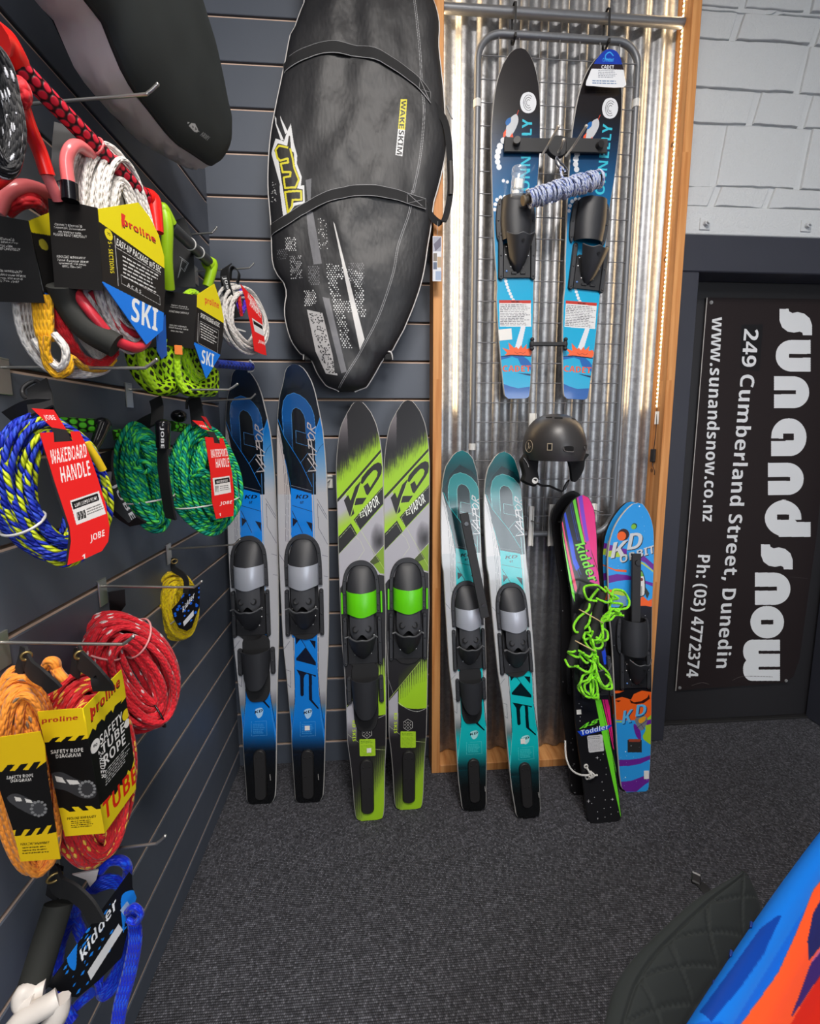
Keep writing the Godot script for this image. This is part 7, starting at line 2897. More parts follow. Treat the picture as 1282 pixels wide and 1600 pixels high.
func proline_face(a: Art, ski: bool) -> void:
	a.poly([540, 150, 800, 110, 960, 420, 960, 525, 555, 236], rgb(228, 212, 20))
	a.poly([570, 572, 940, 762, 960, 900, 832, 960], rgb(20, 118, 222))
	a.words("proline", [700, 276, 888, 384, 690, 210], rgb(40, 30, 20))
	a.words("proline", [702, 268, 884, 372, 694, 212], rgb(222, 50, 44))
	a.poly([686, 190, 712, 205, 704, 240, 692, 285], rgb(222, 50, 44))
	a.words("EASY-UP PACKAGE w/5 SEC", [660, 372, 912, 532, 664, 334], rgb(232, 232, 228))
	a.line([650, 320, 672, 604], 0.0012, rgb(200, 200, 200))
	a.line([656, 384, 910, 540], 0.001, rgb(200, 200, 200))
	a.lines(6, [700, 560, 905, 660, 695, 425], rgb(206, 206, 204), 4)
	a.line([686, 540, 690, 590, 908, 712, 906, 664], 0.0008, rgb(200, 200, 200), true)
	a.words("A C A S", [722, 606, 800, 648, 722, 586], rgb(210, 210, 208))
	a.dot(617, 313, 0.0085, rgb(222, 206, 30))
	a.words("75", [608, 315, 626, 322, 608, 300], rgb(40, 36, 20))
	a.words("5 - SECTIONS", [612, 352, 626, 532, 636, 355], rgb(222, 206, 30))
	if ski:
		a.words("SKI", [744, 800, 893, 862, 748, 664], rgb(228, 230, 232))

func proline_side(a: Art) -> void:
	var w := rgb(190, 188, 184)
	a.words("Owner's Manual &", [310, 262, 465, 276, 311, 246], w)
	a.words("Important Information", [305, 282, 482, 296, 306, 266], w)
	a.words("on reverse side.", [330, 302, 462, 314, 331, 288], w)
	a.words("PLEASE READ CAREFULLY", [303, 320, 490, 334, 304, 304], w)
	a.words("PROLINE WARRANTY", [322, 444, 484, 454, 323, 430], w)
	a.words("72nd Avenue West", [322, 464, 500, 476, 323, 450], w)
	a.words("Lynnwood, WA 98036", [334, 482, 486, 494, 335, 468], w)
	a.words("(800) 756-7547", [352, 500, 462, 508, 353, 486], w)

func card_lettering(a: Art, top: String, low: String, p: Array) -> void:
	a.words(top, p[0], rgb(238, 226, 222))
	a.words(low, p[1], rgb(238, 226, 222))

func build_left_wall() -> void:
	wall_hook("steel hook at the top left that carries the two ski rope packages", -0.90, 2.023, 0.25, 0.03)
	wall_hook("short steel hook above the grey lime-ended handle", -1.42, 2.023, 0.17, 0.015)
	wall_hook("steel hook that carries the white rope with the red card", -1.70, 2.023, 0.2, 0.016)
	wall_hook("steel hook that carries the blue and yellow wakeboard rope", -0.815, 1.573, 0.252, 0.0)
	wall_hook("steel hook that carries the two green ropes", -1.2, 1.573, 0.27, 0.0)
	wall_hook("thin steel hook just before the tall blue ski in the corner", -1.645, 1.573, 0.198, 0.012)
	wall_hook("steel hook that carries the yellow rope hank", -1.345, 1.123, 0.21, 0.01)
	wall_hook("steel hook over the red and white rope, its tip before the yellow hank", -1.02, 1.123, 0.22, -0.01)
	wall_hook("steel hook that carries the orange and the red tube ropes", -0.745, 1.123, 0.212, -0.012)
	wall_hook("steel hook low on the wall that carries the dark blue rope", -0.795, 0.673, 0.21, 0.012)
	var web := plain("black webbing", rgb(22, 22, 24), 0.8)
	var brass := plain("brass eyelet", rgb(150, 128, 80), 0.35, 0.8)
	var redp := plain("red plastic", rgb(226, 26, 20), 0.3)
	var hose := plain("red hose", rgb(196, 44, 58), 0.35)
	var clearish := plain("pink hose", rgb(222, 110, 112), 0.25)
	var white := rope_material("white rope", rgb(226, 220, 214), rgb(206, 200, 192), 0.3, 21)
	var yellow := rope_material("gold rope", rgb(240, 176, 20), rgb(226, 158, 10), 0.3, 22)
	var red := rope_material("red rope", rgb(206, 24, 36), rgb(186, 18, 30), 0.3, 23)
	var pipe := plain("black plastic", rgb(34, 33, 34), 0.5)
	var tie := plain("pale plastic", rgb(205, 204, 200), 0.45)

	# ---- first ski package: white hank, red hose, wrap-round card, red scaled handle
	cut(0, 280, 3.63)
	var zc := -0.765
	var t := thing("ski_rope", "white ski rope package with red scaled handle and a yellow, black and blue card", "ski rope", Transform3D(), "packaged ski ropes with printed cards")
	var s := span(440, -130, 860, 960, -0.87, 12)
	var pl: Transform3D = s[0]
	var m := hank(52, s[1], s[2], 0.075, s[1] * 0.9, 0.0046, 41, 0.05)
	var hk := put("rope", m, white, t)
	hk.transform = pl
	var face := [558, 168, 785, 132, 850, 215, 900, 315, 932, 440, 936, 640, 925, 855, 832, 938, 583, 588]
	var side := [272, 108, 400, 128, 552, 162, 570, 400, 584, 632, 310, 616, 290, 360]
	card("face_panel", t, face, at_z(565, 380, zc), 10, rgb(24, 23, 24), 1700, func(a): proline_face(a, true))
	card("side_panel", t, side, at_z(565, 380, zc), 84, rgb(23, 21, 20), 1500, func(a): proline_side(a))
	m = MB.new()
	tube3(m, [430, 640, -0.78, 520, 760, -0.78, 640, 900, -0.80, 760, 955, -0.83, 815, 935, -0.87, 838, 890, -0.90], 0.0085, 10)
	tube3(m, [520, 630, -0.80, 600, 740, -0.82, 700, 850, -0.84, 775, 880, -0.87], 0.0075, 10)
	put("hose", m, hose, t)
	m = MB.new()
	tube3(m, [350, 600, -0.77, 400, 720, -0.785, 500, 850, -0.79, 660, 945, -0.80], 0.021, 12)
	put("black_sleeve", m, plain("black foam", rgb(24, 25, 22), 0.8), t)
	cut(60, 190, 4.667)
	m = MB.new()
	tube3(m, [225, 480, -0.755, 205, 300, -0.755, 235, 200, -0.76, 290, 175, -0.78, 350, 210, -0.80, 400, 270, -0.83], 0.0088, 10)
	put("hose_loop", m, clearish, t)
	m = MB.new()
	tube3(m, [235, 580, -0.752, 225, 450, -0.752], 0.0115, 12)
	put("hose_sleeve", m, plain("gloss black", rgb(14, 13, 18), 0.2), t)
	card("hang_strap", t, [115, 0, 250, 40, 300, 200, 200, 420, 90, 440, 100, 160], at_z(200, 250, -0.80), 60, rgb(26, 25, 25), 500, null, 0.003)
	cut(0, 30, 4.369)
	var g0 := at_z(105, 300, -0.70)
	cut(60, 190, 4.667)
	var g1 := at_z(800, 575, -0.93)
	scale_grip(g0, g1, 0.0128, "red scales", rgb(206, 36, 58), rgb(34, 22, 24), t)
	for u in [0.52, 0.66]:
		var rr := MB.new()
		var c := g0.lerp(g1, u)
		var ax := (g1 - g0).normalized()
		var uu := Vector3.UP - ax * ax.y
		rr = ring_tie(c, ax, 0.0142, 0.0142, uu.normalized(), 0.0018)
		put("grip_ring", rr, clearish, t)
	m = MB.new()
	tube3(m, [785, 555, -0.925, 830, 570, -0.935, 850, 650, -0.935, 868, 810, -0.935], 0.0165, 12, 0.011)
	put("handle_end", m, redp, t)
	m = MB.new()
	cut(0, 30, 4.369)
	tube3(m, [115, 305, -0.705, 60, 215, -0.69, 10, 150, -0.68, -40, 130, -0.67], 0.0155, 12, 0.02)
	put("handle_end", m, redp, t)
	m = MB.new()
	m.ball(at_z(142, 500, -0.69), Vector3(0.0125, 0.019, 0.0125), 9)
	put("knot", m, red, t)
	m = MB.new()
	tube3(m, [150, 590, -0.70, 200, 740, -0.71, 270, 900, -0.73, 325, 1065, -0.74], 0.0095, 12)
	put("float", m, redp, t)
	m = MB.new()
	tube3(m, [318, 1060, -0.742, 360, 1150, -0.75, 400, 1240, -0.76], 0.0078, 10)
	put("hose_end", m, clearish, t)

	# ---- second package, further back on the same hook
	cut(0, 280, 3.63)
	t = thing("ski_rope", "ski rope package with white, gold and red strands hanging below its black card", "ski rope", Transform3D(), "packaged ski ropes with printed cards")
	var z2 := -0.75
	card("side_panel", t, [-160, 190, 0, 208, 160, 236, 205, 460, 252, 702, -120, 690], at_z(170, 400, z2), 84, rgb(22, 21, 21), 1300, func(a):
		var w := rgb(178, 176, 172)
		a.words("Owner's Manual &", [-80, 336, 80, 352, -79, 320], w)
		a.words("Important Information", [-85, 356, 98, 372, -84, 340], w)
		a.words("on reverse side.", [-70, 375, 74, 388, -69, 360], w)
		a.words("PLEASE READ CAREFULLY", [-90, 393, 112, 408, -89, 377], w)
		a.words("PROLINE WARRANTY", [-60, 520, 124, 534, -59, 506], w)
		a.words("72nd Avenue West", [-60, 541, 144, 556, -59, 526], w)
		a.words("Lynnwood, WA 98036", [-60, 562, 126, 576, -59, 547], w)
		a.words("(800) 756-7547", [-40, 580, 106, 590, -39, 566], w))
	card("face_panel", t, [162, 236, 330, 170, 400, 300, 440, 600, 380, 780, 258, 650], at_z(170, 400, z2), 10, rgb(22, 21, 21), 900, func(a):
		a.poly([150, 240, 340, 160, 420, 340, 180, 302], rgb(206, 190, 20))
		a.poly([240, 640, 460, 680, 380, 800], rgb(16, 84, 190))
		a.dot(246, 370, 0.008, rgb(150, 140, 40)))
	m = MB.new()
	for i in 5:
		tube3(m, [90 + i * 22, 640, -0.77 - i * 0.008, 105 + i * 22, 790, -0.775 - i * 0.008, 150 + i * 16, 930, -0.78 - i * 0.008, 240 + i * 12, 1050 - i * 8, -0.79 - i * 0.006, 330 + i * 10, 1100 - i * 6, -0.81, 480, 1110 - i * 10, -0.84, 600, 1080 - i * 10, -0.87, 650, 990 - i * 20, -0.89], 0.0062, 7)
	for i in 4:
		tube3(m, [420 + i * 20, 700, -0.86, 440 + i * 25, 850, -0.87, 520 + i * 20, 980, -0.88, 600, 1030 - i * 10, -0.89, 650, 970 - i * 15, -0.9], 0.0058, 7)
	tube3(m, [310, 880, -0.765, 370, 960, -0.762, 365, 1050, -0.765, 320, 1060, -0.77, 230, 960, -0.77, 200, 910, -0.772], 0.006, 7)
	put("white_strand", m, white, t)
	m = MB.new()
	for i in 4:
		tube3(m, [205 + i * 24, 660, -0.768, 210 + i * 24, 780, -0.768, 225 + i * 20, 880 + i * 4, -0.768, 250 + i * 18, 900, -0.775], 0.0062, 7)
	tube3(m, [235, 890, -0.762, 250, 980, -0.765, 270, 1060, -0.77, 330, 1115, -0.775, 395, 1080, -0.77, 400, 1010, -0.775, 480, 1070, -0.81, 590, 1075, -0.86, 650, 1020, -0.88], 0.0055, 7)
	tube3(m, [270, 890, -0.76, 265, 980, -0.763, 290, 1040, -0.768], 0.0055, 7)
	put("gold_strand", m, yellow, t)
	m = MB.new()
	for i in 3:
		tube3(m, [285 + i * 20, 720, -0.785, 330 + i * 18, 830, -0.79, 400 + i * 14, 950, -0.8, 490, 1040 - i * 10, -0.83, 590, 1055 - i * 10, -0.86, 660, 985 - i * 12, -0.88], 0.0058, 7)
	tube3(m, [20, 180, -0.77, 70, 130, -0.77, 130, 90, -0.78, 200, 100, -0.8, 250, 150, -0.83], 0.009, 8)
	tube3(m, [40, 190, -0.775, 110, 140, -0.775, 190, 130, -0.79, 240, 170, -0.82], 0.009, 8)
	put("red_strand", m, red, t)
	m = MB.new()
	tube3(m, [-20, 190, -0.755, 20, 110, -0.76, 90, 55, -0.77, 170, 45, -0.79, 250, 75, -0.81, 290, 130, -0.83], 0.011, 9)
	put("hose", m, clearish, t)

	# ---- black and white rope at the picture's edge
	cut(0, 30, 4.369)
	t = thing("tow_rope", "black and white flecked tow rope with red tail, cut by the left picture edge", "rope")
	s = span(-230, 230, 105, 1060, -0.66, 30)
	m = hank(30, s[1], s[2], 0.05, s[1] * 0.55, 0.0052, 51, 0.0, 0.3)
	put("rope", m, rope_material("black white rope", rgb(22, 22, 26), rgb(216, 216, 222), 0.34, 5), t).transform = s[0]
	m = MB.new()
	for i in 5:
		tube3(m, [-30, 980 + i * 40, -0.66, 40, 1000 + i * 22, -0.66, 100, 940 + i * 22, -0.67, 130, 890 + i * 10, -0.69], 0.0055, 7)
	put("red_tail", m, redp, t)
	card("card_edge", t, [100, 620, 130, 640, 165, 880, 150, 905, 100, 870], at_z(125, 760, -0.69), 60, rgb(214, 170, 30), 500, null)

	# ---- lime package
	cut(200, 320, 4.078)
	t = thing("ski_rope", "lime ski rope package with grey handle, small yellow, black and blue card", "ski rope", Transform3D(), "packaged ski ropes with printed cards")
	var zl := -1.17
	s = span(265, 490, 550, 1190, -1.26, 14)
	var lime := rope_material("lime webbing", rgb(166, 214, 20), rgb(120, 168, 10), 0.25, 61)
	if not M.has("lime mesh"):
		var im := Image.create(64, 64, false, Image.FORMAT_RGB8)
		for y in 64:
			for x in 64:
				var row := y / 16
				var u := fposmod(x / 10.667 + (row % 2) * 0.5, 1.0) - 0.5
				var v := fposmod(y / 16.0, 1.0) - 0.5
				im.set_pixel(x, y, rgb(22, 26, 12) if absf(u) * 1.25 + absf(v) * 0.8 < 0.42 else rgb(166, 214, 20))
		printed("lime mesh", im, 0.6)
	m = hank(9, s[1] * 0.96, s[2] * 0.96, 0.05, s[1] * 0.45, 0.0062, 62, 0.0)
	put("rope", m, lime, t).transform = s[0]
	m = MB.new()
	for i in 4:
		tube3(m, [250 + i * 62, 860, -1.175 - i * 0.03, 262 + i * 58, 1000, -1.18 - i * 0.03, 300 + i * 54, 1110, -1.19 - i * 0.03, 390 + i * 40, 1180, -1.21 - i * 0.03, 480 + i * 20, 1170, -1.25 - i * 0.02, 540, 1060, -1.30], 0.0165, 10)
	put("mesh_sleeve", m, M["lime mesh"], t)
	m = MB.new()
	tube3(m, [330, 900, -1.165, 315, 1000, -1.165, 330, 1120, -1.168, 370, 1190, -1.175], 0.009, 9)
	put("lime_tube", m, lime, t)
	m = MB.new()
	m.box(Vector3(), Vector3(0.017, 0.022, 0.003), 0.0005)
	var lab := put("orange_label", m, plain("orange tag", rgb(232, 122, 30), 0.6), t)
	lab.transform = yawed(at_z(322, 925, -1.152), 70)
	card("face_panel", t, [440, 575, 552, 503, 590, 620, 612, 730, 605, 860, 588, 960, 500, 1108, 460, 1010, 425, 902], at_z(434, 730, zl), 12, rgb(24, 23, 24), 2200, func(a):
		a.poly([430, 580, 556, 498, 620, 720, 614, 756, 438, 650], rgb(226, 210, 24))
		a.poly([418, 872, 592, 956, 600, 985, 500, 1115], rgb(20, 118, 222))
		a.words("proline", [492, 640, 580, 676, 490, 580], rgb(222, 60, 48))
		a.words("SPORT PACKAGE w/3 SEC", [463, 716, 584, 782, 464, 686], rgb(232, 232, 228))
		a.lines(6, [466, 850, 572, 905, 462, 745], rgb(206, 206, 204), 6)
		a.line([450, 690, 442, 870], 0.0012, rgb(200, 200, 200))
		a.line([460, 740, 578, 800, 570, 945, 448, 880], 0.0008, rgb(190, 190, 190), true)
		a.words("SKI", [468, 1008, 546, 1036, 472, 920], rgb(228, 230, 232)))
	card("side_panel", t, [240, 548, 440, 575, 428, 920, 190, 886], at_z(434, 730, zl), 82, rgb(23, 21, 20), 1800, func(a):
		var w := rgb(190, 188, 184)
		a.words("Owner's Manual &", [276, 642, 378, 656, 277, 632], w)
		a.words("Important Information", [270, 655, 386, 671, 271, 645], w)
		a.words("PLEASE READ CAREFULLY", [262, 682, 388, 698, 263, 670], w)
		a.words("PROLINE WARRANTY", [265, 770, 374, 784, 266, 760], w)
		a.words("72nd Avenue West", [260, 783, 384, 800, 261, 773], w)
		a.words("(800) 756-7547", [272, 806, 352, 818, 273, 796], w))
	card("hang_card", t, [305, 97, 360, 80, 412, 210, 432, 525, 272, 525, 268, 250], at_z(350, 300, -1.28), 62, rgb(28, 28, 28), 1500, func(a):
		var w := rgb(140, 142, 144)
		a.line([330, 330, 385, 370, 360, 425, 340, 400, 318, 465, 345, 345], 0.0016, w)
		a.line([345, 350, 378, 375, 358, 412], 0.0012, w))
	var ga := at_z(268, 128, -1.12)
	var gb := at_z(520, 368, -1.38)
	m = MB.new()
	m.rod(ga, gb, 0.0135, 16)
	var gp := put("handle_bar", m, plain("grey handle", rgb(62, 66, 70), 0.45), t)
	for u in [0.45, 0.68]:
		var ax := (gb - ga).normalized()
		put("ring", ring_tie(ga.lerp(gb, u), ax, 0.0142, 0.0142, (Vector3.UP - ax * ax.y).normalized(), 0.0017), tie, gp)
	m = MB.new()
	tube3(m, [500, 385, -1.37, 535, 370, -1.385, 530, 430, -1.385, 505, 520, -1.385], 0.017, 12, 0.013)
	put("handle_end", m, plain("lime plastic", rgb(170, 216, 24), 0.4), t)
	m = MB.new()
	tube3(m, [275, 120, -1.12, 235, 40, -1.1, 222, 30, -1.1, 250, 130, -1.1, 248, 350, -1.12, 262, 535, -1.15], 0.0125, 10)
	put("handle_end", m, plain("lime plastic", rgb(170, 216, 24), 0.4), t)
	# a second lime rope behind it
	t = thing("ski_rope", "lime mesh rope behind the lime package, seen below the big blue SKI card corner", "ski rope", Transform3D(), "packaged ski ropes with printed cards")
	m = MB.new()
	for i in 4:
		tube3(m, [20 + i * 60, 800, -1.08 - i * 0.03, 30 + i * 62, 960, -1.085 - i * 0.03, 80 + i * 55, 1090, -1.09 - i * 0.03, 160 + i * 36, 1165, -1.11 - i * 0.03, 240 + i * 18, 1170, -1.14 - i * 0.02, 290, 1110, -1.2], 0.0155, 10)
	put("mesh_sleeve", m, M["lime mesh"], t)
	m = MB.new()
	tube3(m, [85, 820, -1.062, 80, 960, -1.064, 110, 1080, -1.07, 170, 1170, -1.09], 0.009, 9)
	put("lime_tube", m, lime, t)
	card("side_panel", t, [20, 560, 200, 600, 190, 900, 60, 930], at_z(190, 700, -1.10), 82, rgb(24, 23, 23), 500, null)
	card("face_panel", t, [186, 820, 240, 700, 250, 960, 215, 985, 186, 930], at_z(190, 850, -1.10), 12, rgb(18, 88, 180), 500, null)

	# ---- white rope with red card
	t = thing("tow_rope", "white wakeboard rope with black strap and red card, before the far wall's corner", "rope")
	s = span(592, 520, 890, 968, -1.58, 26, 0.2)
	m = hank(14, s[1], s[2], 0.05, s[1] * 0.5, 0.0052, 71, 0.0, 0.4)
	put("rope", m, white, t).transform = s[0]
	m = MB.new()
	tube3(m, [690, 700, -1.54, 700, 600, -1.545, 735, 545, -1.56, 745, 640, -1.57, 720, 700, -1.56], 0.0075, 8)
	put("purple_cord", m, rope_material("purple rope", rgb(96, 50, 210), rgb(70, 30, 170), 0.3, 72), t)
	m = MB.new()
	tube3(m, [705, 560, -1.535, 715, 640, -1.535, 725, 710, -1.54], 0.006, 8)
	put("red_cord", m, red, t)
	card("red_card", t, [718, 505, 800, 590, 850, 690, 884, 960, 850, 950, 806, 930, 790, 800, 745, 585], at_z(800, 760, -1.52), 24, rgb(222, 34, 34), 1900, func(a):
		card_lettering(a, "WAKEBOARD", "HANDLE", [[762, 590, 838, 690, 766, 560], [776, 640, 846, 720, 780, 605]])
		a.poly([790, 720, 858, 765, 872, 840, 808, 806], rgb(216, 214, 212))
		a.poly([798, 736, 856, 772, 860, 795, 802, 760], rgb(24, 22, 22))
		a.words("JOBE", [830, 880, 876, 900, 832, 858], rgb(238, 226, 222)))
	strap3("black_strap", t, [640, 395, -1.56, 620, 420, -1.53, 625, 500, -1.52, 655, 610, -1.52, 690, 720, -1.53], Vector3(0.85, 0.35, 0.35), 0.032, web, 0.004)
	card("strap_print", t, [592, 456, 630, 450, 645, 560, 628, 566], at_z(618, 505, -1.505), 66, rgb(22, 22, 24), 2600, func(a): a.words("JOBE", [600, 462, 634, 560, 625, 456], rgb(206, 206, 206)))
	strap3("hang_loop", t, [650, 470, -1.6, 655, 410, -1.6, 680, 396, -1.6, 712, 440, -1.6, 700, 500, -1.6], Vector3(0, 0, 1), 0.02, web, 0.003)
	put("zip_tie", ring_tie(at_z(690, 790, -1.535), Vector3(0.3, 0.9, 0.2).normalized(), 0.03, 0.02, Vector3(1, -0.3, 0).normalized(), 0.0015), tie, t)
	t = thing("tow_bar", "dark blue ribbed handle bar with a white end ring, below the white rope", "handle")
	m = MB.new()
	var b0 := at_z(560, 1012, -1.48)
	var b1 := at_z(790, 1032, -1.60)
	m.rod(b0, b1, 0.0135, 16)
	put("bar", m, rope_material("blue grip", rgb(24, 46, 140), rgb(14, 26, 90), 0.5, 73, 0.5), t)
	m = MB.new()
	tube3(m, [775, 990, -1.59, 800, 1020, -1.6, 795, 1055, -1.6, 765, 1062, -1.6], 0.004, 7)
	put("end_ring", m, tie, t)

	# ---- wakeboard rope, blue and yellow
	cut(0, 580, 3.947)
	t = thing("tow_rope", "blue and yellow wakeboard rope hank with a large red card", "rope")
	s = span(-20, 285, 660, 1195, -0.76, 36, 0.1)
	var nh := hank(30, s[1], s[2], 0.085, s[1] * 0.62, 0.0042, 81, 0.0, 0.5)
	put("rope", nh, laid_material("blue yellow rope", [rgb(34, 54, 186), rgb(28, 44, 160), rgb(54, 84, 206)]), t).transform = s[0]
	nh = hank(22, s[1] * 1.01, s[2] * 1.01, 0.09, s[1] * 0.64, 0.0041, 82, 0.0, 0.5)
	put("yellow_turns", nh, laid_material("yellow blue rope", [rgb(204, 218, 44), rgb(34, 54, 186), rgb(204, 218, 44)]), t).transform = s[0]
	card("red_card", t, [245, 380, 330, 376, 335, 438, 450, 430, 436, 372, 490, 370, 530, 450, 600, 650, 655, 830, 676, 960, 668, 1050, 630, 1108, 540, 1150, 418, 1196, 440, 1050, 430, 960, 340, 690], at_z(460, 780, -0.70), 34, rgb(226, 36, 34), 1500, func(a):
		card_lettering(a, "WAKEBOARD", "HANDLE", [[316, 574, 535, 530, 308, 484], [380, 688, 560, 640, 366, 592]])
		a.poly([430, 798, 608, 738, 652, 878, 470, 948], rgb(222, 218, 214))
		a.poly([440, 808, 600, 752, 610, 795, 452, 852], rgb(24, 22, 22))
		a.words("WAKE COMBO PRIME", [462, 840, 600, 790, 456, 818], rgb(222, 218, 214))
		for i in 9:
			a.line([472 + i * 6, 872 - i * 2, 480 + i * 6, 918 - i * 2], 0.0006 + 0.0004 * (i % 3), rgb(50, 48, 46))
		a.lines(3, [540, 890, 640, 850, 530, 845], rgb(90, 88, 86))
		a.words("JOBE", [555, 1062, 645, 1025, 552, 1010], rgb(240, 234, 230))
		a.words("1", [505, 1166, 524, 1160, 505, 1130], rgb(240, 220, 216)))
	card("card_edge", t, [262, 470, 342, 700, 436, 985, 440, 1050, 418, 1196, 405, 1190, 425, 1000, 335, 720], at_z(420, 900, -0.706), 70, rgb(20, 16, 16), 500, null)
	card("red_tab", t, [195, 228, 332, 238, 412, 362, 318, 346], at_z(300, 290, -0.72), 42, rgb(222, 34, 34), 1600, func(a): a.words("JOBE", [282, 305, 352, 308, 262, 268], rgb(240, 230, 226)))
	card("tab_strap", t, [318, 346, 410, 362, 448, 432, 338, 440], at_z(370, 390, -0.698), 38, rgb(34, 30, 30), 500, null, 0.002)
	strap3("hang_strap", t, [250, 240, -0.735, 245, 190, -0.755, 235, 130, -0.785, 225, 75, -0.80], Vector3(0.95, 0, 0.3), 0.036, web, 0.003)
	m = MB.new()
	tube3(m, [300, 130, -0.79, 225, 62, -0.805, 150, 95, -0.795, 140, 140, -0.79, 170, 175, -0.78], 0.0035, 8)
	put("buckle_ring", m, pipe, t)
	strap3("back_strap", t, [330, 225, -0.76, 200, 230, -0.76, 60, 300, -0.78], Vector3(0, 0.8, 0.5), 0.03, web, 0.003)
	put("zip_tie", hank_tie(s, 0.085, s[1] * 0.62, 205.0), tie, t)
	m = MB.new()
	tube3(m, [530, 440, -0.75, 590, 530, -0.76, 635, 610, -0.77], 0.0062, 9)
	put("yellow_tube", m, plain("yellow plastic", rgb(226, 190, 24), 0.4), t)
	scale_grip(at_z(-20, 308, -0.84), at_z(610, 338, -0.93), 0.0135, "green scales", rgb(96, 214, 40), rgb(20, 26, 16), t)
	m = MB.new()
	m.ball(at_z(632, 332, -0.925), Vector3(0.016, 0.015, 0.014), 9)
	tube3(m, [640, 330, -0.92, 600, 430, -0.9, 560, 500, -0.88], 0.012, 9, 0.008)
	put("handle_end", m, plain("gloss black", rgb(14, 13, 18), 0.2), t)
	card("handle_sleeve", t, [610, 640, 690, 620, 680, 760, 640, 800, 612, 720], at_z(650, 700, -0.86), 50, rgb(56, 58, 60), 500, null, 0.012)

	# ---- two green ropes
	cut(140, 580, 3.92)
	var green := laid_material("green rope", [rgb(6, 128, 116), rgb(12, 158, 126), rgb(84, 206, 84)])
	t = thing("tow_rope", "green wakesports rope hank with a black handle, left of the one with a red card", "rope", Transform3D(), "green rope hanks")
	s = span(185, 335, 505, 985, -1.14, 52, 0.12)
	put("rope", hank(40, s[1], s[2], 0.085, s[1] * 0.95, 0.0056, 91, 0.0, 0.6), green, t).transform = s[0]
	m = MB.new()
	tube3(m, [270, 600, -1.085, 300, 555, -1.075, 350, 560, -1.07, 370, 600, -1.072, 330, 620, -1.075, 280, 590, -1.08], 0.0055, 8)
	put("knot", m, green, t)
	m = MB.new()
	tube3(m, [450, 330, -1.07, 450, 390, -1.065, 450, 470, -1.065], 0.0165, 12, 0.0145)
	m.ball(at_z(450, 325, -1.07), Vector3(0.0165, 0.012, 0.0165), 9)
	var he := put("handle_end", m, plain("gloss black", rgb(14, 13, 18), 0.2), t)
	card("handle_print", t, [424, 336, 456, 336, 458, 476, 428, 476], at_z(440, 400, -1.045), 78, rgb(16, 15, 20), 3000, func(a): a.words("JOBE", [430, 340, 432, 472, 455, 340], rgb(222, 222, 222)))
	strap3("neoprene_sleeve", t, [455, 470, -1.07, 455, 560, -1.07, 470, 700, -1.075, 490, 830, -1.09, 505, 900, -1.1], Vector3(0.9, 0, 0.4), 0.03, plain("neoprene", rgb(22, 23, 25), 0.7), 0.005)
	strap3("neoprene_loop", t, [110, 500, -1.0, 105, 620, -0.985, 140, 760, -0.99, 200, 860, -1.01, 300, 930, -1.05], Vector3(0.9, 0.35, 0.3), 0.04, plain("neoprene", rgb(22, 23, 25), 0.7), 0.005)
	card("sleeve_print", t, [118, 672, 160, 668, 185, 760, 290, 890, 240, 930, 150, 850], at_z(190, 800, -0.965), 66, rgb(22, 23, 25), 1800, func(a):
		a.words("JOBE", [124, 690, 250, 915, 158, 672], rgb(190, 190, 190)))
	put("zip_tie", ring_tie(s[0] * Vector3(0, -s[2] * 0.38, 0), Vector3.UP, s[1] * 0.98, 0.052, s[0].basis.x, 0.0022), tie, t)
	strap3("hang_strap", t, [410, 320, -1.1, 412, 260, -1.12, 412, 210, -1.14, 400, 165, -1.16], Vector3(0.95, 0, 0.3), 0.03, web, 0.003)
	strap3("back_strap", t, [400, 290, -1.15, 340, 320, -1.16, 280, 360, -1.18], Vector3(0, 0.8, 0.5), 0.03, web, 0.003)
	scale_grip(at_z(135, 392, -1.12), at_z(330, 372, -1.2), 0.0125, "green scales", rgb(96, 214, 40), rgb(20, 26, 16), t)
	t = thing("tow_rope", "green wakesports rope hank with a red card, beside the tall blue ski", "rope", Transform3D(), "green rope hanks")
	s = span(512, 330, 905, 1000, -1.3, 46, 0.08)
	put("rope", hank(42, s[1], s[2], 0.09, s[1] * 0.95, 0.006, 92, 0.0, 0.6), green, t).transform = s[0]
	m = MB.new()
	tube3(m, [610, 660, -1.235, 650, 610, -1.225, 710, 610, -1.22, 740, 660, -1.225, 690, 640, -1.225, 620, 640, -1.23], 0.006, 8)
	put("knot", m, green, t)
	card("red_card", t, [708, 402, 758, 406, 764, 440, 802, 444, 798, 410, 818, 412, 845, 490, 872, 620, 886, 750, 882, 886, 776, 905, 752, 800, 742, 620], at_z(800, 650, -1.215), 30, rgb(222, 36, 34), 1900, func(a):
		card_lettering(a, "WATERSPORTS", "HANDLE", [[744, 530, 848, 520, 742, 480], [775, 592, 856, 584, 772, 536]])
		a.poly([754, 655, 858, 640, 868, 742, 766, 762], rgb(220, 216, 212))
		a.poly([766, 664, 856, 650, 860, 678, 770, 694], rgb(24, 22, 22))
		a.words("WATERSPORT", [778, 688, 848, 676, 777, 672], rgb(220, 216, 212))
		a.lines(3, [800, 735, 860, 726, 798, 700], rgb(100, 98, 96))
		for i in 6:
			a.line([770 + i * 4, 702, 772 + i * 4, 740], 0.0008, rgb(50, 48, 46))
		a.words("JOBE", [797, 826, 872, 816, 800, 800], rgb(240, 230, 226))
		a.words("1", [793, 888, 804, 886, 793, 870], rgb(240, 220, 216)))
	card("red_tab", t, [628, 300, 694, 306, 738, 366, 690, 350], at_z(680, 330, -1.23), 46, rgb(222, 34, 34), 1800, func(a): a.words("JOBE", [676, 342, 722, 350, 668, 326], rgb(240, 230, 226)))
	card("red_tab", t, [684, 274, 712, 280, 752, 350, 738, 352], at_z(720, 310, -1.25), 40, rgb(176, 24, 30), 900, null)
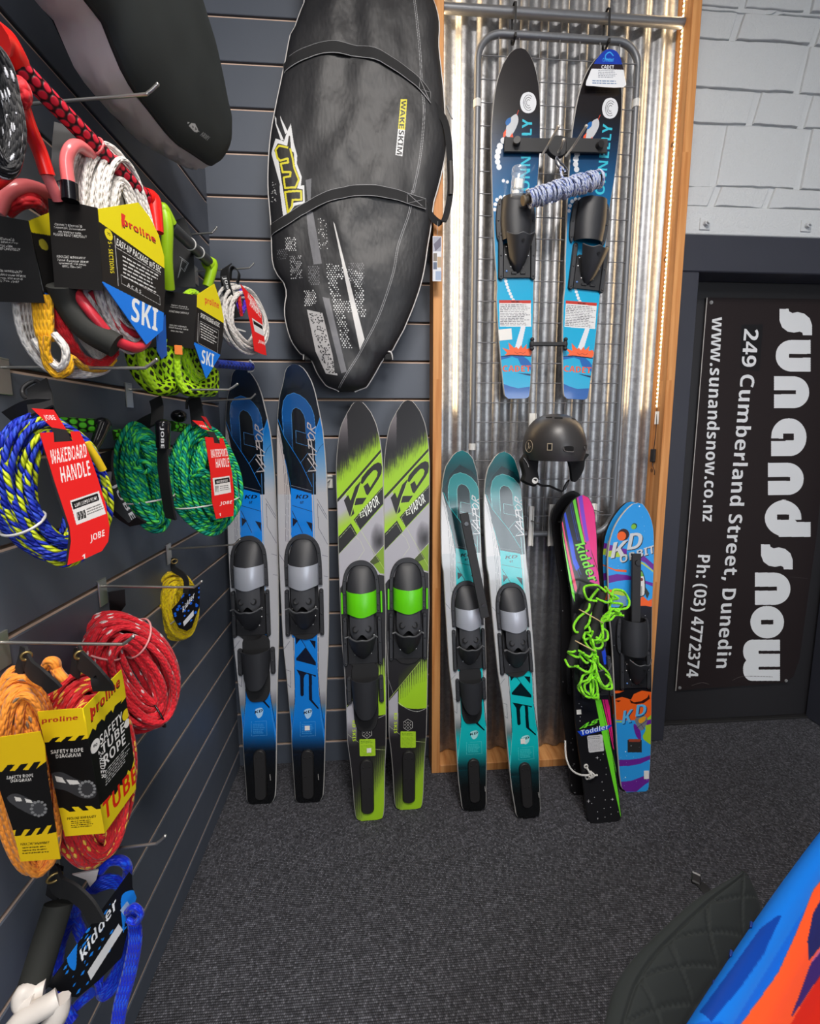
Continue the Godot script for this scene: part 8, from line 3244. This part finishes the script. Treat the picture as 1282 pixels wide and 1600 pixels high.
	card("tab_strap", t, [716, 366, 764, 372, 800, 440, 764, 440], at_z(755, 405, -1.212), 34, rgb(40, 36, 36), 500, null, 0.002)
	strap3("hang_strap", t, [665, 320, -1.25, 655, 260, -1.27, 645, 200, -1.28, 630, 160, -1.29], Vector3(0.95, 0, 0.3), 0.038, web, 0.003)
	m = MB.new()
	tube3(m, [690, 210, -1.28, 640, 162, -1.29, 600, 180, -1.28, 596, 230, -1.27], 0.0035, 8)
	put("buckle_ring", m, pipe, t)
	put("zip_tie", ring_tie(s[0] * Vector3(0, -s[2] * 0.42, 0), Vector3.UP, s[1] * 0.98, 0.054, s[0].basis.x, 0.0022), tie, t)
	m = MB.new()
	m.ball(at_z(548, 275, -1.34), Vector3(0.022, 0.018, 0.02), 9)
	put("handle_end", m, plain("gloss black", rgb(14, 13, 18), 0.2), t)
	scale_grip(at_z(500, 335, -1.30), at_z(612, 355, -1.36), 0.014, "green scales", rgb(96, 214, 40), rgb(20, 26, 16), t)

	# ---- orange tube rope
	cut(0, 1000, 3.396)
	t = thing("tube_rope", "orange safety tube rope in a yellow and black sleeve, cut by the picture's left edge", "tube rope", Transform3D(), "safety tube ropes in printed sleeves")
	s = span(-50, 185, 330, 1205, -0.70, 48, 0.0)
	put("rope", hank(54, s[1], s[2], 0.1, s[1] * 0.98, 0.006, 101, 0.0, 0.25), rope_material("orange rope", rgb(240, 146, 50), rgb(140, 120, 100), 0.07, 31), t).transform = s[0]
	card("side_panel", t, [-90, 530, 210, 486, 236, 560, 250, 720, 320, 1162, 110, 1176, 66, 1000], at_z(110, 800, -0.625), 84, rgb(18, 17, 17), 1500, func(a):
		var ye := rgb(212, 176, 20)
		a.poly([-120, 500, 260, 470, 250, 640, 190, 685, 215, 645, 180, 650, 150, 690, 120, 690, 150, 655, 110, 660, 80, 695, 50, 695, 80, 660, 40, 664, 10, 700, -120, 710], ye)
		a.poly([60, 1010, 84, 1008, 78, 1040, 110, 1038, 130, 1005, 160, 1004, 132, 1040, 165, 1035, 190, 1000, 215, 996, 190, 1035, 220, 1028, 250, 985, 275, 980, 250, 1030, 310, 1015, 340, 1190, 90, 1200], ye)
		var w := rgb(206, 202, 196)
		a.words("SAFETY ROPE", [36, 740, 178, 726, 34, 722], w)
		a.words("DIAGRAM", [56, 756, 166, 748, 55, 740], w)
		a.curve([40, 830, 90, 815, 170, 850, 240, 880, 245, 920, 190, 935, 110, 900, 50, 860], rgb(60, 60, 62))
		a.poly([75, 830, 110, 838, 118, 856, 84, 856], w)
		a.poly([130, 840, 165, 850, 175, 866, 140, 862], w)
		for i in 12:
			a.dot(205 + cos(i * 0.52) * 38, 895 + sin(i * 0.52) * 38, 0.0022, rgb(120, 120, 120))
		a.words("PROLINE WARRANTY", [110, 1090, 262, 1080, 109, 1078], rgb(60, 48, 10))
		a.lines(3, [120, 1140, 258, 1130, 118, 1096], rgb(90, 74, 14)))
	strap3("hang_strap", t, [135, 60, -0.71, 150, 110, -0.70, 180, 160, -0.68, 240, 200, -0.66, 300, 260, -0.66], Vector3(0.5, 0.8, 0.3), 0.03, web, 0.004)
	strap3("strap_tail", t, [140, 40, -0.72, 130, 100, -0.72, 100, 190, -0.72], Vector3(0.9, 0, 0.4), 0.022, web, 0.003)
	put("eyelet", ring_tie(at_z(140, 85, -0.695), Vector3(0.6, 0, 0.8).normalized(), 0.006, 0.006, Vector3.UP, 0.0022), brass, t)
	m = MB.new()
	tube3(m, [240, 150, -0.70, 260, 115, -0.70, 290, 120, -0.70, 300, 160, -0.70, 320, 190, -0.69, 340, 210, -0.69], 0.008, 8)
	put("rope_tail", m, M["orange rope"], t)

	# ---- red tube rope
	t = thing("tube_rope", "red and yellow safety tube rope in a folded yellow and black sleeve reading TUBE", "tube rope", Transform3D(), "safety tube ropes in printed sleeves")
	s = span(212, 195, 715, 1188, -0.76, 40, 0.0)
	put("rope", hank(54, s[1], s[2], 0.1, s[1] * 0.98, 0.006, 111, 0.0, 0.25), rope_material("red yellow rope", rgb(206, 34, 40), rgb(240, 190, 70), 0.2, 33), t).transform = s[0]
	var zt := -0.675
	card("side_panel", t, [198, 382, 300, 372, 442, 362, 470, 540, 556, 1026, 345, 1042, 312, 890, 240, 560], at_z(480, 700, zt), 86, rgb(16, 15, 15), 1600, func(a):
		var ye := rgb(220, 188, 24)
		a.poly([180, 370, 450, 350, 478, 520, 430, 530, 450, 505, 420, 508, 395, 535, 360, 535, 385, 510, 350, 515, 325, 540, 290, 540, 318, 515, 280, 520, 260, 542, 225, 545], ye)
		a.poly([305, 892, 335, 890, 370, 912, 400, 908, 380, 886, 415, 884, 440, 905, 470, 902, 450, 882, 485, 880, 510, 898, 545, 894, 570, 1040, 345, 1055], ye)
		a.words("proline", [222, 450, 412, 432, 222, 415], rgb(170, 50, 34))
		var w := rgb(206, 202, 196)
		a.words("SAFETY ROPE", [270, 605, 442, 592, 268, 585], w)
		a.words("DIAGRAM", [296, 628, 428, 618, 294, 608], w)
		a.curve([262, 720, 320, 700, 410, 740, 500, 770, 505, 830, 440, 840, 350, 800, 280, 780], rgb(52, 52, 54))
		a.poly([290, 720, 330, 730, 350, 760, 300, 752], w)
		a.poly([350, 740, 410, 745, 425, 765, 370, 768], w)
		for i in 14:
			a.dot(462 + cos(i * 0.45) * 40, 790 + sin(i * 0.45) * 40, 0.0024, rgb(126, 126, 126))
		a.words("PROLINE WARRANTY", [356, 955, 510, 942, 355, 942], rgb(56, 44, 8))
		a.lines(4, [378, 1000, 495, 990, 376, 958], rgb(70, 56, 10)))
	card("face_panel", t, [442, 362, 645, 158, 662, 250, 690, 470, 712, 640, 722, 790, 556, 1026, 515, 850, 462, 520], at_z(480, 700, zt), 4, rgb(16, 15, 15), 1500, func(a):
		var ye := rgb(224, 200, 24)
		a.poly([430, 365, 650, 145, 672, 300, 640, 340, 648, 318, 610, 350, 600, 385, 590, 372, 560, 405, 555, 430, 540, 420, 515, 450, 508, 480, 492, 468, 470, 520], ye)
		a.poly([530, 880, 560, 850, 570, 862, 600, 810, 612, 822, 640, 770, 655, 770, 680, 690, 695, 700, 715, 620, 740, 800, 556, 1050], ye)
		a.words("proline", [486, 440, 640, 262, 478, 362], rgb(40, 20, 10))
		a.words("proline", [488, 430, 640, 252, 480, 364], rgb(200, 40, 30))
		a.poly([478, 360, 500, 362, 490, 400, 484, 436], rgb(200, 40, 30))
		var w := rgb(228, 226, 222)
		a.words("SAFETY", [534, 560, 652, 425, 528, 510], w)
		a.words("TUBE", [542, 612, 662, 480, 536, 562], w)
		a.words("ROPE", [556, 672, 668, 545, 548, 618], w)
		a.words("2-RIDER", [522, 590, 540, 735, 548, 590], w)
		a.dot(506, 562, 0.011, w)
		a.words("60", [496, 572, 516, 560, 496, 556], rgb(20, 20, 20))
		a.lines(6, [560, 780, 690, 620, 560, 690], rgb(190, 190, 188), 9)
		a.dot(668, 395, 0.01, ye)
		a.dot(674, 442, 0.008, w)
		a.words("TUBE", [555, 965, 728, 745, 545, 868], rgb(214, 36, 22)))
	strap3("hang_strap", t, [420, 70, -0.74, 440, 110, -0.72, 480, 140, -0.70, 530, 190, -0.69, 556, 260, -0.70], Vector3(0.5, 0.8, 0.3), 0.03, web, 0.004)
	strap3("strap_tail", t, [425, 50, -0.75, 415, 110, -0.75, 400, 190, -0.75], Vector3(0.9, 0, 0.4), 0.022, web, 0.003)
	put("eyelet", ring_tie(at_z(423, 80, -0.722), Vector3(0.6, 0, 0.8).normalized(), 0.006, 0.006, Vector3.UP, 0.0022), brass, t)

	# ---- red and white hank
	cut(0, 860, 2.981)
	t = thing("tow_rope", "red tow rope with white flecks, tied into a thick folded hank", "rope")
	var rw := rope_material("red white rope", rgb(212, 30, 44), rgb(236, 216, 214), 0.1, 35)
	s = span(420, 262, 820, 870, -0.99, 46, 0.35)
	put("rope", hank(48, s[1] * 0.98, s[2], 0.1, s[1] * 0.86, 0.0066, 121, 0.0, 0.35), rw, t).transform = s[0]
	for d in [35.0, 130.0, 265.0]:
		put("tie", hank_tie(s, 0.1, s[1] * 0.86, d), plain("pink tie", rgb(222, 150, 150), 0.5) if d < 200.0 else plain("gloss black", rgb(14, 13, 18), 0.2), t)
	card("black_card", t, [500, 195, 582, 182, 586, 255, 560, 290, 480, 400, 380, 560, 330, 580, 420, 430, 492, 300], at_z(500, 320, -1.04), 58, rgb(20, 20, 21), 700, func(a): a.line([497, 200, 500, 300, 330, 585], 0.0012, rgb(206, 206, 206)))

	# ---- yellow hank
	cut(200, 860, 6.4)
	t = thing("tow_rope", "small yellow rope hank with a blue and black splash printed card", "rope")
	s = span(275, 215, 715, 925, -1.33, 44, 0.12)
	put("rope", hank(44, s[1], s[2], 0.06, s[1] * 0.95, 0.0048, 131, 0.0, 0.2), rope_material("yellow rope", rgb(238, 206, 10), rgb(216, 180, 4), 0.3, 36), t).transform = s[0]
	card("splash_card", t, [440, 592, 505, 520, 610, 350, 650, 352, 716, 346, 718, 560, 680, 660, 640, 772, 590, 806, 510, 776, 460, 680], at_z(590, 580, -1.285), 42, rgb(16, 17, 20), 2200, func(a):
		var rg2 := RandomNumberGenerator.new()
		rg2.seed = 6
		for i in 46:
			a.dot(rg2.randf_range(470, 715), rg2.randf_range(360, 740), rg2.randf_range(0.0012, 0.0045), rgb(24, 92, 204))
		a.words("kidder", [548, 622, 664, 470, 548, 560], rgb(220, 222, 226))
		a.poly([552, 715, 655, 596, 660, 650, 560, 760], rgb(206, 208, 212)))
	strap3("hang_strap", t, [462, 75, -1.33, 455, 170, -1.32, 500, 210, -1.30, 560, 250, -1.285, 590, 320, -1.28, 580, 430, -1.28], Vector3(0.75, 0.6, 0.3), 0.018, web, 0.003)
	put("eyelet", ring_tie(at_z(465, 110, -1.315), Vector3(0.6, 0, 0.8).normalized(), 0.0065, 0.008, Vector3.UP, 0.0022), brass, t)
	m = MB.new()
	tube3(m, [400, 752, -1.29, 440, 725, -1.285, 485, 690, -1.28], 0.0022, 6)
	put("tie_tail", m, tie, t)

	# ---- dark blue rope with foam handle
	cut(0, 1320, 3.63)
	t = thing("tow_rope", "dark blue tow rope with a black foam handle and a slanting splash printed card", "rope")
	var db := rope_material("dark blue rope", rgb(12, 42, 196), rgb(24, 84, 226), 0.3, 37, 0.4)
	m = MB.new()
	for i in 6:
		var o := i * 9.0
		tube3(m, [500 + o, 260, -0.76, 560 + o * 0.6, 195 + o, -0.76, 660, 190 + o, -0.77, 730 - o * 0.4, 270 + o, -0.78, 760 - o, 420, -0.78, 740 - o, 600, -0.77, 690 - o * 1.5, 760, -0.76, 610 - o, 860 - o, -0.75, 560, 840 - o, -0.75, 570 - o, 700, -0.76, 480 - o, 500, -0.77, 440 - o * 0.6, 400, -0.77, 470 - o * 0.4, 310, -0.765], 0.0058, 8)
	for i in 4:
		tube3(m, [760 - i * 10, 380, -0.74, 790 - i * 14, 520, -0.735, 760 - i * 16, 720, -0.73, 710 - i * 16, 900, -0.72, 680 - i * 14, 1090, -0.71], 0.0058, 8)
	tube3(m, [720, 380, -0.73, 760, 350, -0.725, 800, 390, -0.725, 770, 440, -0.725, 725, 420, -0.728], 0.0058, 8)
	tube3(m, [570, 150, -0.76, 620, 95, -0.765, 690, 90, -0.77, 725, 130, -0.775, 715, 200, -0.78], 0.0085, 8)
	tube3(m, [400, 430, -0.765, 350, 560, -0.76, 330, 720, -0.75, 360, 900, -0.74, 420, 1000, -0.73], 0.0085, 8)
	tube3(m, [520, 840, -0.755, 450, 900, -0.75, 380, 980, -0.74, 340, 1060, -0.73], 0.0085, 8)
	put("rope", m, db, t)
	card("splash_card", t, [268, 802, 735, 156, 750, 172, 752, 240, 775, 300, 745, 400, 690, 640, 560, 770, 440, 866, 400, 862], at_z(530, 560, -0.70), 42, rgb(16, 17, 20), 1400, func(a):
		var bl := rgb(26, 122, 216)
		var rg2 := RandomNumberGenerator.new()
		rg2.seed = 16
		a.curve([690, 290, 760, 260, 775, 330, 720, 380, 700, 500, 690, 420], bl)
		a.curve([400, 500, 450, 440, 470, 520, 440, 560, 430, 700, 400, 700, 380, 640], bl)
		for i in 60:
			var u := rg2.randf()
			var v := rg2.randf_range(-90, 150)
			var p := Vector2(340 + 360 * u, 760 - 500 * u) + Vector2(0.8, 0.6) * v
			var r := rg2.randf_range(4, 15)
			a.poly([p.x - r, p.y + r * 1.3, p.x - r * 0.2, p.y - r * 0.4, p.x + r, p.y - r * 1.4, p.x + r * 0.4, p.y + r * 0.5], bl)
		a.words("kidder", [462, 672, 668, 352, 446, 592], rgb(16, 17, 20))
		a.words("kidder", [464, 664, 664, 352, 450, 602], rgb(232, 234, 236))
		a.poly([495, 722, 672, 448, 697, 482, 515, 768], rgb(206, 206, 206))
		a.poly([680, 372, 720, 320, 740, 348, 704, 402], rgb(150, 176, 206)))
	m = MB.new()
	tube3(m, [335, 330, -0.72, 262, 560, -0.69, 185, 815, -0.66], 0.0225, 16)
	put("foam_handle", m, plain("black foam", rgb(24, 25, 22), 0.8), t)
	var cream := plain("cream plastic", rgb(216, 208, 200), 0.45)
	m = MB.new()
	tube3(m, [255, 815, -0.655, 190, 835, -0.65, 130, 840, -0.645, 130, 900, -0.64, 200, 890, -0.64], 0.013, 10)
	tube3(m, [330, 870, -0.64, 290, 900, -0.635, 200, 950, -0.63, 120, 1000, -0.625, 60, 1070, -0.62], 0.0155, 10)
	tube3(m, [335, 880, -0.64, 330, 960, -0.635, 280, 1040, -0.63], 0.0155, 10)
	put("knot", m, cream, t)
	card("white_tab", t, [410, 170, 560, 142, 545, 200, 510, 240, 490, 200], at_z(490, 180, -0.735), 50, rgb(214, 206, 204), 500, null, 0.003)
	strap3("hang_strap", t, [315, 175, -0.735, 350, 225, -0.72, 420, 260, -0.71, 500, 330, -0.70, 560, 430, -0.695], Vector3(0.65, 0.7, 0.3), 0.045, web, 0.004)
	strap3("strap_tail", t, [330, 110, -0.75, 320, 180, -0.745, 300, 300, -0.74], Vector3(0.9, 0, 0.4), 0.03, web, 0.003)
	put("eyelet", ring_tie(at_z(310, 185, -0.722), Vector3(0.6, 0, 0.8).normalized(), 0.007, 0.01, Vector3.UP, 0.0025), brass, t)

func build_rest() -> void:
	build_display()
	build_skis()
	build_junior()
	build_rack_things()
	build_banner()
	build_bags()
	build_floor_things()
	build_left_wall()
